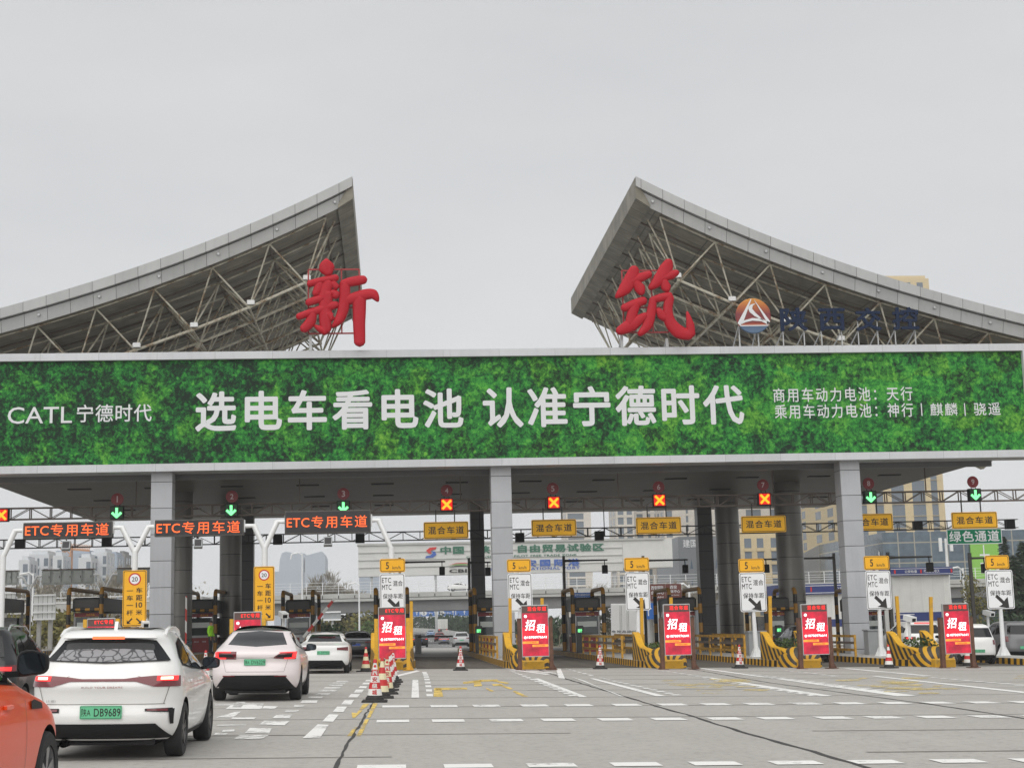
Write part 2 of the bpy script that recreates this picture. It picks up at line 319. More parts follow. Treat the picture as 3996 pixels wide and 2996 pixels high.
M('lamp_red', (.13, .008, .014), .15, coat=.6); M('lamp_lit', (.5, .01, .01), .3, emit=(1, .03, .03), es=.9); M('lamp_hot', (.8, .3, .2), .3, emit=(1, .42, .3), es=3.0); M('lamp_amber', (.5, .1, .01), .3, emit=(1, .1, .03), es=1.1); M('headlamp', (.8, .8, .8), .2, emit=(1, 1, 1), es=3)
M('plate_green', (.12, .48, .26), .45); M('plate_blue', (.02, .08, .4), .45); M('chrome', (.6, .6, .6), .15, 1)
def paint(name, c, r=.3, k=.55): return M(name, c, r, coat=k, var=.02, vs=1.5)
paint('paint_white', (.74, .74, .725)); paint('paint_pink', (.72, .65, .643)); paint('paint_orange', (.8, .065, .004), .3, .35); paint('paint_black', (.008, .009, .01), .3, .3); paint('paint_slate', (.035, .037, .042)); paint('paint_silver', (.42, .43, .43)); paint('paint_red', (.3, .015, .015)); paint('paint_blue', (.25, .36, .5)); paint('paint_grey', (.14, .14, .145)); paint('roof_black', (.03, .03, .03), .18)
M('neon', (.32, .72, .02), .7); M('cloth_black', (.015, .016, .02), .9); M('skin', (.38, .2, .13), .6); M('hair', (.012, .01, .009), .7)
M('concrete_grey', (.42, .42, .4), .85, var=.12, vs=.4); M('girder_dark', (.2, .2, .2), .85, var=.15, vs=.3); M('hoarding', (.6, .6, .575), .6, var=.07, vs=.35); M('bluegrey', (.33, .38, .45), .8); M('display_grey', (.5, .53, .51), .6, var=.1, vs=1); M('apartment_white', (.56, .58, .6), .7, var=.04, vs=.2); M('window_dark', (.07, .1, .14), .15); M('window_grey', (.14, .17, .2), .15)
M('letter_green', (.02, .13, .075), .5); M('letter_blue', (.04, .11, .4), .5); M('kiosk_blue', (.02, .035, .16), .45); M('banner_green', (.2, .45, .06), .5); M('crane_orange', (.5, .25, .12), .6)
# ---------------------------------------------------------------- mesh builder
_TXT = {}
def text2d(s, off=0.0, space=1.0):
    k = (s, off, space)
    if k not in _TXT:
        c = bpy.data.curves.new('t', 'FONT'); c.body = s; c.offset = off; c.space_character = space; c.resolution_u = 3
        o = bpy.data.objects.new('t', c); COL.objects.link(o)
        bpy.context.view_layer.update()
        me = bpy.data.meshes.new_from_object(o.evaluated_get(bpy.context.evaluated_depsgraph_get()))
        vs = [(v.co.x, v.co.y) for v in me.vertices]; fs = [tuple(p.vertices) for p in me.polygons]
        bpy.data.objects.remove(o); bpy.data.curves.remove(c); bpy.data.meshes.remove(me)
        x0 = min(v[0] for v in vs); x1 = max(v[0] for v in vs); y0 = min(v[1] for v in vs); y1 = max(v[1] for v in vs)
        _TXT[k] = (vs, fs, (x0, x1, y0, y1))
    return _TXT[k]
class MB:
    def __init__(s, mat='white_metal'): s.v = []; s.f = []; s.m = []; s.sm = []; s.mat = mat
    def face(s, pts, mat=None, smooth=False):
        b = len(s.v); s.v += [Vector(p) for p in pts]; s.f.append(tuple(range(b, b + len(pts)))); s.m.append(mat or s.mat); s.sm.append(smooth)
    def raw(s, vs, fs, mat=None, smooth=False):
        b = len(s.v); s.v += [Vector(p) for p in vs]
        for f in fs: s.f.append(tuple(b + i for i in f)); s.m.append(mat or s.mat); s.sm.append(smooth)
    def box(s, x0, x1, y0, y1, z0, z1, mat=None, mt=None):
        T = mt or (lambda p: p)
        vs = [T(Vector((x, y, z))) for z in (z0, z1) for y in (y0, y1) for x in (x0, x1)]
        s.raw(vs, [(0, 2, 3, 1), (4, 5, 7, 6), (0, 1, 5, 4), (2, 6, 7, 3), (0, 4, 6, 2), (1, 3, 7, 5)], mat); return s
    def bbox(s, x0, x1, y0, y1, z0, z1, r=.02, mat=None):
        """box with chamfered vertical and top edges"""
        pl = [(x0 + r, y0), (x1 - r, y0), (x1, y0 + r), (x1, y1 - r), (x1 - r, y1), (x0 + r, y1), (x0, y1 - r), (x0, y0 + r)]
        cx, cy = (x0 + x1) / 2, (y0 + y1) / 2; kx, ky = 1 - 2 * r / (x1 - x0), 1 - 2 * r / (y1 - y0)
        pt = [(cx + (x - cx) * kx, cy + (y - cy) * ky) for x, y in pl]
        rings = [[(x, y, z0) for x, y in pl], [(x, y, z1 - r) for x, y in pl], [(x, y, z1) for x, y in pt]]
        s.loft(rings, True, mat, False, True); return s
    def loft(s, rings, closed=True, mat=None, smooth=True, caps=False):
        n = len(rings[0]); vs = [p for r in rings for p in r]; fs = []
        for i in range(len(rings) - 1):
            for j in range(n if closed else n - 1):
                k = (j + 1) % n; fs.append((i * n + j, i * n + k, (i + 1) * n + k, (i + 1) * n + j))
        s.raw(vs, fs, mat, smooth)
        if caps: s.face(list(rings[0])[::-1], mat); s.face(rings[-1], mat)
        return s
    def tube(s, pts, r, n=8, mat=None, caps=True, smooth=True):
        pts = [Vector(p) for p in pts]; rs = r if isinstance(r, (list, tuple)) else [r] * len(pts); rings = []; up = None
        for i, p in enumerate(pts):
            d = (pts[min(i + 1, len(pts) - 1)] - pts[max(i - 1, 0)])
            if d.length < 1e-9: d = Vector((0, 0, 1))
            d.normalize()
            if up is None: up = Vector((0, 0, 1)) if abs(d.z) < .95 else Vector((0, 1, 0))
            a = up.cross(d)
            if a.length < 1e-6: a = Vector((1, 0, 0)).cross(d)
            a.normalize(); b = d.cross(a); up = b
            k = 1.0
            if 0 < i < len(pts) - 1:
                c = (pts[i] - pts[i - 1]).normalized().dot((pts[i + 1] - pts[i]).normalized()); k = 1 / max(.5, math.sqrt(max(.01, (1 + c) / 2)))
            rings.append([p + (a * math.cos(6.2832 * j / n) * k + b * math.sin(6.2832 * j / n) * k) * rs[i] for j in range(n)])
        s.loft(rings, True, mat, smooth, caps); return s
    def bar(s, p, q, w, h=None, mat=None):
        """rectangular bar from p to q"""
        p, q = Vector(p), Vector(q); h = h or w; d = (q - p).normalized(); up = Vector((0, 0, 1)) if abs(d.z) < .95 else Vector((0, 1, 0))
        a = d.cross(up).normalized(); b = a.cross(d)
        rg = [[c + a * (i * w / 2) + b * (j * h / 2) for i, j in ((-1, -1), (1, -1), (1, 1), (-1, 1))] for c in (p, q)]
        s.loft(rg, True, mat, False, True); return s
    def lathe(s, prof, c=(0, 0, 0), n=20, mat=None, axis='z', mats=None, smooth=True):
        c = Vector(c); rings = []
        for r, h in prof:
            ring = []
            for j in range(n):
                a = 6.28319 * j / n; u, v = r * math.cos(a), r * math.sin(a)
                ring.append(c + Vector({'z': (u, v, h), 'y': (u, h, -v), 'x': (h, u, v)}[axis]))
            rings.append(ring)
        for i in range(len(rings) - 1): s.loft(rings[i:i + 2], True, mats[i] if mats else mat, smooth)
        return s
    def disc(s, c, r, mat=None, n=28, axis='y', r0=0, sx=1.0):
        c = Vector(c); f = lambda a, q: c + (Vector((q * sx * math.cos(a), 0, q * math.sin(a))) if axis == 'y' else Vector((q * math.cos(a), q * math.sin(a), 0)))
        if r0: s.loft([[f(6.28319 * j / n, q) for j in range(n)] for q in (r0, r)], True, mat, False)
        else: s.face([f(6.28319 * j / n, r) for j in range(n)], mat)
        return s
    def fb(s, p, q, w, d, mat=None):
        """flat stripe of width w lying in an upright xz face"""
        dd = Vector(q) - Vector(p); return s.bar(p, q, w, d, mat) if abs(dd.normalized().z) >= .95 else s.bar(p, q, d, w, mat)
    def prism(s, poly, y0, y1, mat=None, side=None, plane='xz'):
        """extrude a simple 2-D outline; plane xz -> along y, yz -> along x"""
        f = (lambda a, b, y: (a, y, b)) if plane == 'xz' else (lambda a, b, y: (y, a, b))
        tess = __import__('mathutils').geometry.tessellate_polygon([[Vector((a, b, 0)) for a, b in poly]])
        n = len(poly)
        s.raw([f(a, b, y0) for a, b in poly], [tuple(t) for t in tess], mat); s.raw([f(a, b, y1) for a, b in poly], [tuple(t) for t in tess], mat)
        s.raw([f(a, b, y) for y in (y0, y1) for a, b in poly], [(i, (i + 1) % n, n + (i + 1) % n, n + i) for i in range(n)], side or mat); return s
    def rrect(s, x0, x1, z0, z1, y0, y1, r, mat=None, side=None):
        p = []
        for cx, cz, a0 in ((x1 - r, z1 - r, 0), (x0 + r, z1 - r, 90), (x0 + r, z0 + r, 180), (x1 - r, z0 + r, 270)):
            for k in range(5): a = R(a0 + k * 22.5); p.append((cx + r * math.cos(a), cz + r * math.sin(a)))
        s.face([(a, y0, b) for a, b in p], mat); s.face([(a, y1, b) for a, b in p][::-1], mat)
        n = len(p); s.raw([(a, y, b) for y in (y0, y1) for a, b in p], [(i, (i + 1) % n, n + (i + 1) % n, n + i) for i in range(n)], side or mat); return s
    def text(s, string, x0, x1, z0, z1, y, mat, off=0.0, space=1.0, T=None, depth=0.0, keep=False):
        vs, fs, (a0, a1, b0, b1) = text2d(string, 0.0, space)
        e = off * .8; a0 -= e; a1 += e; b0 -= e; b1 += e
        kx = (x1 - x0) / (a1 - a0); kz = (z1 - z0) / (b1 - b0)
        if keep: kx = kz = min(kx, kz)
        cx, cz = (x0 + x1) / 2, (z0 + z1) / 2; am, bm_ = (a0 + a1) / 2, (b0 + b1) / 2
        # a bold weight is laid up from shifted copies, each a hair in front of the last
        sh = [(0, 0)] if off < .003 else [(e * math.cos(R(a)), e * math.sin(R(a))) for a in (range(0, 360, 45) if off > .015 else (0, 90, 180, 270))]
        for k, (u, v) in enumerate(sh):
            pt = [Vector((cx + (a + u - am) * kx, y - .0006 * k, cz + (b + v - bm_) * kz)) for a, b in vs]
            if T: pt = [T(p) for p in pt]
            s.raw(pt, fs, mat)
            if depth:
                from collections import Counter
                ec = Counter()
                for f in fs:
                    for i in range(len(f)): ec[tuple(sorted((f[i], f[(i + 1) % len(f)])))] += 1
                n = len(pt); s.raw(pt + [p + Vector((0, depth, 0)) for p in pt], [(a, b, b + n, a + n) for (a, b), c in ec.items() if c == 1], mat)
        return s
    def ptext(s, string, px0, py0, px1, py1, Y, mat, off=0.0, space=1.0, depth=0.0):
        """fit text into the rectangle that these photo pixels mark on the plane y = Y"""
        l = at(px0, (py0 + py1) / 2, Y).x; r = at(px1, (py0 + py1) / 2, Y).x; m_ = (px0 + px1) / 2
        return s.text(string, l, r, at(m_, py1, Y).z, at(m_, py0, Y).z, Y, mat, off, space, depth=depth)
    def build(s, name, parent=None, local=False, autos=None):
        root = parent
        while root is not None and root.parent is not None: root = root.parent
        o0 = root.location if (root is not None and not local) else Vector((0, 0, 0))
        me = bpy.data.meshes.new(name); me.from_pydata([tuple(p - o0) for p in s.v], [], s.f)
        names = []
        for n in s.m:
            if n not in names: names.append(n)
        for n in names: me.materials.append(MATS[n])
        me.polygons.foreach_set('material_index', [names.index(n) for n in s.m]); me.polygons.foreach_set('use_smooth', s.sm)
        bm = bmesh.new(); bm.from_mesh(me); bmesh.ops.remove_doubles(bm, verts=bm.verts, dist=1e-5); bmesh.ops.recalc_face_normals(bm, faces=bm.faces); bm.to_mesh(me); bm.free()
        if any(s.sm): me.set_sharp_from_angle(angle=R(autos or 38))
        o = bpy.data.objects.new(name, me); COL.objects.link(o)
        if parent is not None: o.parent = parent
        return o
def tag(o, label=None, cat=None, group=None, kind=None):
    if label: o['label'] = label
    if cat: o['category'] = cat
    if group: o['group'] = group
    if kind: o['kind'] = kind
    return o
def thing(name, label, cat, loc=(0, 0, 0), group=None):
    o = bpy.data.objects.new(name, None); COL.objects.link(o); o.location = loc; o.empty_display_size = .2
    return tag(o, label, cat, group)
def single(mb, name, label, cat, loc, group=None):
    """a thing that is one mesh, its origin at loc"""
    loc = Vector(loc); mb.v = [p - loc for p in mb.v]; o = mb.build(name); o.location = loc
    return tag(o, label, cat, group)
def dup(o, loc=None, parent=None, label=None):
    c = o.copy(); COL.objects.link(c)
    if parent is not None: c.parent = parent
    if loc is not None: c.location = loc
    if label: c['label'] = label
    for ch in list(o.children): dup(ch, None, c)
    return c
def struct(mb, name): return tag(mb.build(name), kind='structure')

# ---------------------------------------------------------------- ground
g = MB('earth')
xs = [-1500, -700, -300, -150, -80, -46, -40, -30, -20, -10, 0, 10, 20, 30, 40, 46, 80, 150, 300, 700, 1500]
ys = [-60, 0, 60, 110, 150, 165, 180, 200, 220, 240, 260, 290, 320, 360, 400, 450, 500, 560, 640, 775, 900, 1300, 2000, 4000]
g.raw([(x, y, gz(x, y) - .012) for y in ys for x in xs], [(j * len(xs) + i, j * len(xs) + i + 1, (j + 1) * len(xs) + i + 1, (j + 1) * len(xs) + i) for j in range(len(ys) - 1) for i in range(len(xs) - 1)], smooth=True)
struct(g, 'ground')
g = MB('plaza_concrete')
px_ = [-40, -20, 0, 20, 46]; py_ = [-30, 0, 60, 110, 150]
g.raw([(x, y, gz(x, y)) for y in py_ for x in px_], [(j * 5 + i, j * 5 + i + 1, (j + 1) * 5 + i + 1, (j + 1) * 5 + i) for j in range(4) for i in range(4)])
struct(g, 'plaza_pavement')
# highway beyond the gate, bending left
def hw(y, u):
    c = 0.0 if y < 300 else -((y - 300) ** 2) * .0006
    return c + u
hy = [150, 165, 180, 200, 220, 240, 260, 290, 320, 360, 400, 450, 500, 560, 640]
g = MB('asphalt')
def strip(mb, u0, u1, ylist, dz, mat=None):
    mb.raw([(hw(y, u), y, gz(hw(y, u), y) + dz) for y in ylist for u in (u0, u1)], [(2 * i, 2 * i + 1, 2 * i + 3, 2 * i + 2) for i in range(len(ylist) - 1)], mat, True)
strip(g, -34, 15, hy, .004); struct(g, 'highway')
g = MB('mark_white')
for u in (-33, -21.5, -.6, 14.2):
    strip(g, u, u + .2, hy, .009)
for u in (-29, -25, -17, -13, -9, 3.2, 7.0, 10.8):
    y = 150
    while y < 420:
        strip(g, u, u + .16, [y, y + 6], .009); y += 15
tag(struct(g, 'highway_markings'))
b = MB('concrete_grey')
for u, y0 in ((15.3, 165), (-35, 165)):
    yl = [y for y in hy if y >= y0]
    rg = []
    for y in yl:
        x = hw(y, u); z = gz(x, y); rg.append([(x - .3, y, z), (x - .12, y, z + 1.0), (x + .12, y, z + 1.0), (x + .3, y, z)])
    b2 = MB('concrete_grey'); b2.loft(rg, False); bo = single(b2, 'concrete_barrier', 'pale concrete barrier curving along the %s edge of the far highway' % ('right' if u > 0 else 'left'), 'road barrier', (hw(y0, u), y0, gz(hw(y0, u), y0)))
# gate lanes: brownish asphalt between the islands, darkened with painted canopy shade
ISL = [-21.8, -16.35, -10.9, -5.45, 0.0, 5.45, 10.9, 16.35, 21.8, 27.25, 32.7]
g = MB('shaded_lane_asphalt')
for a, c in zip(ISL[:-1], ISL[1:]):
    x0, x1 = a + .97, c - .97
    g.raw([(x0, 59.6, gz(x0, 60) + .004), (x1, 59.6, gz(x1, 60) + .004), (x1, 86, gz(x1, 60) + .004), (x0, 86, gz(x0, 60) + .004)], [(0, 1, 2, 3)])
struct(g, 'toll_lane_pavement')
g = MB('dark_steel')
for a, c in zip(ISL[:-1], ISL[1:]):
    x0, x1 = a + .97, c - .97
    g.raw([(x0, 59.5, gz(x0, 60) + .008), (x1, 59.5, gz(x1, 60) + .008), (x1, 59.66, gz(x1, 60) + .008), (x0, 59.66, gz(x0, 60) + .008)], [(0, 1, 2, 3)])
struct(g, 'lane_edge_plates')
# joints and tar seams
def gquad(mb, pts, dz, mat=None): mb.face([Vector((p.x, p.y, gz(p.x, p.y) + dz)) for p in pts], mat)
M('joint', (.2, .185, .165), .9, var=.3, vs=2); M('tar', (.035, .033, .032), .7, var=.25, vs=3)
g = MB('joint')
yy = [gnd(2800, py).y for py in (2941, 2855, 2793, 2750)]
pitch = gnd(2800, 2855).y - gnd(2800, 2941).y
rows = [gnd(2800, 2941).y + pitch * k for k in range(-3, 12)]
for i, y in enumerate(rows):
    x = -30.0
    while x < 44:
        x1 = x + random.uniform(3.5, 6); w_ = random.uniform(.05, .13); y_ = y + random.uniform(-.012, .012)
        if random.random() < .82: gquad(g, [Vector((x, y_, 0)), Vector((x1, y_, 0)), Vector((x1, y_ + w_, 0)), Vector((x, y_ + w_, 0))], .004)
        x = x1
struct(g, 'pavement_joints')
def seam(mb, pix, w0, w1, dz=.005):
    P = [gnd(*p) for p in pix]; Q = []
    for a, b_ in zip(P[:-1], P[1:]):
        n = max(2, int((b_ - a).length / .5))
        Q += [a.lerp(b_, i / n) for i in range(n)]
    Q.append(P[-1]); L, Rr = [], []
    for i, p in enumerate(Q):
        d = (Q[min(i + 1, len(Q) - 1)] - Q[max(0, i - 1)]).normalized(); n = Vector((-d.y, d.x, 0)); w_ = random.uniform(w0, w1)
        p = p + n * random.uniform(-.02, .02)
        L.append(p + n * w_); Rr.append(p - n * w_)
    for i in range(len(Q) - 1): gquad(mb, [L[i], L[i + 1], Rr[i + 1], Rr[i]], dz)
g = MB('tar')
seam(g, [(2090, 2608), (2210, 2648), (2436, 2716), (2600, 2766), (2676, 2786), (2915, 2861), (3123, 2917), (3372, 2992), (3460, 3020)], .022, .05)
seam(g, [(1455, 2742), (1400, 2830), (1340, 2935), (1290, 3030)], .014, .03)
seam(g, [(2700, 2610), (2996, 2662), (3344, 2709), (3651, 2750), (3996, 2802), (4200, 2840)], .02, .05)
struct(g, 'tar_seams')
# painted markings
def pxq(mb, q, mat, dz=.008): gquad(mb, [gnd(*p) for p in q], dz, mat)
g = MB('mark_white')
def dashrow(px0, px1, py0, py1, x_first, pitch_px, n):
    a, b_, c = gnd(px0, py1), gnd(px1, py1), gnd(px0, py0); L = b_.x - a.x; y0, y1 = a.y, c.y; pit = (gnd(px0 + pitch_px, py1).x - a.x)
    for k in range(-x_first, n):
        x = a.x + pit * k; j = random.uniform(-.04, .04)
        gquad(g, [Vector((x + j, y0, 0)), Vector((x + L + j, y0, 0)), Vector((x + L + j, y1, 0)), Vector((x + j, y1, 0))], .008)
dashrow(1675, 1781, 2751, 2759, 1, 184, 14)
dashrow(1690, 1819, 2807, 2817, 1, 222, 12)
dashrow(1738, 1932, 2982, 2997, 1, 333, 9)
dl = [((1180, 2881), (1250, 2878), (1283, 2828), (1240, 2826)), ((1257, 2815), (1300, 2816), (1322, 2788), (1284, 2787)), ((1298, 2777), (1340, 2778), (1354, 2757), (1316, 2757)), ((1331, 2748), (1370, 2749), (1382, 2731), (1346, 2730)), ((1358, 2721), (1395, 2721), (1405, 2708), (1370, 2707)), ((1380, 2702), (1412, 2702), (1420, 2690), (1390, 2690)), ((1398, 2684), (1428, 2685), (1434, 2677), (1406, 2676)), ((1412, 2670), (1440, 2670), (1446, 2663), (1419, 2663)), ((1424, 2658), (1448, 2658), (1452, 2652), (1430, 2652))]
for q in dl: pxq(g, q, 'mark_white')
for k in range(11):                                         # ladder line and solid line of lane 4
    y0 = 2621 + 1.05 * k * k + 1.2 * k * 2; y1 = y0 + 4 + .42 * k * 1.6; x = 1648 + k * 2.1
    if y1 < 2725: pxq(g, ((x, y1), (x + 17 + k, y1), (x + 16 + k, y0), (x - 1, y0)), 'mark_white')
pxq(g, ((1605, 2722), (1636, 2722), (1632, 2652), (1610, 2652)), 'mark_white')
for q in (((2084, 2648), (2262, 2719), (2292, 2719), (2100, 2646)), ((2280, 2655), (2420, 2716), (2436, 2718), (2230, 2640)), ((2301, 2647), (2560, 2716), (2600, 2716), (2318, 2646)), ((2762, 2645), (3190, 2716), (3250, 2715), (2778, 2643)), ((2730, 2608), (3020, 2648), (3050, 2648), (2742, 2606)), ((2970, 2640), (3500, 2716), (3580, 2714), (2990, 2639)), ((3400, 2638), (3996, 2704), (3996, 2698), (3420, 2637)), ((3290, 2608), (3600, 2636), (3640, 2636), (3310, 2607)), ((2170, 2608), (2180, 2645), (2205, 2648), (2188, 2608)), ((1500, 2645), (1520, 2648), (1640, 2618), (1625, 2615)), ((1460, 2640), (1490, 2640), (1560, 2618), (1550, 2616)), ((1985, 2612), (2130, 2632), (2150, 2630), (2002, 2611)), ((2060, 2618), (2170, 2628), (2172, 2625), (2075, 2616))):
    pxq(g, q, 'mark_white')
def rungs(x0, y0, x1, y1, n, wx):
    for k in range(n):
        t = (k / n) ** 1.25; t2 = ((k + .55) / n) ** 1.25; xa, ya = x0 + (x1 - x0) * t, y0 + (y1 - y0) * t; xb, yb = x0 + (x1 - x0) * t2, y0 + (y1 - y0) * t2; w_ = wx * (.5 + t)
        pxq(g, ((xa, ya), (xb, yb), (xb + w_, yb), (xa + w_, ya)), 'mark_white')
rungs(1986, 2616, 2232, 2719, 15, 26); rungs(2205, 2608, 2310, 2638, 6, 14); rungs(2335, 2644, 2640, 2716, 13, 26); rungs(2560, 2614, 2760, 2645, 8, 22); rungs(2740, 2648, 3180, 2718, 13, 34); rungs(2930, 2630, 3480, 2702, 15, 34); rungs(3060, 2615, 3260, 2640, 7, 24); rungs(3560, 2636, 3990, 2676, 10, 40)
struct(g, 'road_markings')
g = MB('mark_worn')
wr = [((880, 2766), (1020, 2766), (1030, 2744), (910, 2744)), ((905, 2760), (940, 2760), (960, 2738), (925, 2738)), ((1022, 2764), (1070, 2766), (1085, 2756), (1030, 2754)), ((1062, 2802), (1130, 2802), (1140, 2788), (1080, 2788)), ((1010, 2828), (1110, 2830), (1130, 2814), (1030, 2812)), ((912, 2884), (1020, 2884), (1050, 2868), (935, 2868)), ((955, 2860), (1050, 2862), (1060, 2842), (975, 2840)), ((900, 2806), (990, 2806), (1000, 2799), (910, 2799)), ((840, 2800), (910, 2800), (940, 2776), (915, 2778)), ((835, 2868), (880, 2868), (890, 2860), (840, 2860)), ((866, 2856), (914, 2854), (916, 2846), (870, 2848)), ((845, 2832), (960, 2830), (960, 2826), (850, 2828)), ((838, 2752), (900, 2752), (905, 2746), (840, 2746)), ((1145, 2758), (1185, 2758), (1190, 2750), (1150, 2750)), ((1172, 2742), (1236, 2742), (1240, 2732), (1180, 2732)), ((1200, 2724), (1255, 2724), (1262, 2717), (1208, 2717)), ((1230, 2712), (1280, 2712), (1290, 2705), (1240, 2705)), ((1240, 2698), (1305, 2698), (1318, 2691), (1250, 2691)), ((1262, 2686), (1322, 2686), (1330, 2681), (1268, 2681)), ((1278, 2676), (1334, 2676), (1340, 2671), (1284, 2671)), ((1294, 2668), (1346, 2668), (1352, 2663), (1300, 2663)), ((1310, 2660), (1358, 2660), (1362, 2656), (1316, 2656)), ((1110, 2778), (1160, 2778), (1168, 2770), (1116, 2770)), ((830, 2690), (850, 2690), (862, 2640), (846, 2640))]
for q in wr: pxq(g, q, 'mark_worn')
struct(g, 'worn_markings')
g = MB('mark_yellow')
for q in (((1372, 2780), (1392, 2782), (1418, 2745), (1442, 2745), (1385, 2800), (1375, 2800)), ((1432, 2800), (1444, 2800), (1474, 2744), (1456, 2744)), ((1390, 2872), (1408, 2874), (1440, 2806), (1426, 2806)), ((1353, 2874), (1372, 2872), (1396, 2835), (1384, 2835))): pxq(g, q, 'mark_yellow')
for q in (((1692, 2718), (1730, 2718), (1722, 2684), (1694, 2684)), ((1700, 2692), (1824, 2690), (1822, 2682), (1700, 2683)), ((1808, 2668), (1880, 2660), (1878, 2652), (1806, 2660)), ((1850, 2678), (1882, 2676), (1874, 2656), (1848, 2656)), ((1870, 2660), (1945, 2656), (1940, 2650), (1870, 2652)), ((1925, 2676), (1962, 2674), (1958, 2668), (1920, 2668)), ((1950, 2668), (2002, 2686), (1992, 2690), (1945, 2674)), ((2010, 2694), (2062, 2718), (2040, 2718), (2000, 2698)), ((1900, 2684), (1930, 2696), (1916, 2698), (1895, 2686)), ((1920, 2652), (1990, 2664), (1978, 2668), (1915, 2656))): pxq(g, q, 'mark_yellow')
def scatter_y(x0, x1, y0, y1, n, sk):
    for k in range(n):
        v = random.random(); y = y0 + (y1 - y0) * v; x = x0 + (x1 - x0) * random.random() + sk * v; w_ = random.uniform(30, 110); h = random.uniform(3, 8)
        pxq(g, ((x, y), (x + w_, y), (x + w_ + 14, y - h), (x + 10, y - h)), 'mark_yellow_worn', .008 + .0002 * k)
scatter_y(2520, 2860, 2652, 2718, 20, 110); scatter_y(3220, 3620, 2645, 2712, 24, 130); scatter_y(3900, 4060, 2640, 2652, 5, 30)
struct(g, 'yellow_markings')
# ---------------------------------------------------------------- toll canopy
CAN = thing('toll_canopy', 'long grey toll plaza canopy on columns with two upswept wing roofs', 'canopy', (5.4, 72, 0))
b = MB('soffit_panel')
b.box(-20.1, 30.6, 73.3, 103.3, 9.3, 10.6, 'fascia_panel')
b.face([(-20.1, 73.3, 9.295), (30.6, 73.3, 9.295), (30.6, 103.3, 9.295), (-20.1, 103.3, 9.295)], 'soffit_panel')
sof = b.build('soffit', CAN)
b = MB('dark_panel'); b.box(-20.0, 30.5, 73.05, 73.3, 8.95, 9.75, 'dark_panel'); b.build('edge_band', CAN)
b = MB('black_box')
for x in range(-17, 30, 4):
    for y in (80, 87, 94): b.box(x, x + 1.2, y, y + .45, 9.25, 9.29)
ob = b.build('recessed_light', CAN); ob['kind'] = 'stuff'
for i, cx in enumerate((-10.88, 5.39, 22.78)):
    z0 = gz(cx, 73); b = MB('column_panel'); b.bbox(cx - .5, cx + .5, 72.0, 73.0, z0, 9.3, .012)
    b.build('square_column', CAN)
for px, Y, r in ((705, 83.5, .64), (900, 92, .66), (3085, 84, .76), (2845, 91.5, .74)):
    c = at(px, 2200, Y); b = MB('round_panel'); b.lathe([(r, gz(c.x, Y)), (r, 9.3)], (c.x, c.y, 0), 36); b.build('round_column', CAN)
for px, Y, hw_ in ((965, 101, .44), (1864, 101.5, .46), (2752, 101, .5), (535 + 440, 108, .2)):
    c = at(px, 2200, Y)
    if hw_ < .3: continue
    b = MB('dark_panel'); b.bbox(c.x - hw_, c.x + hw_, Y - hw_, Y + hw_, gz(c.x, Y), 9.3, .015); b.build('rear_column', CAN)
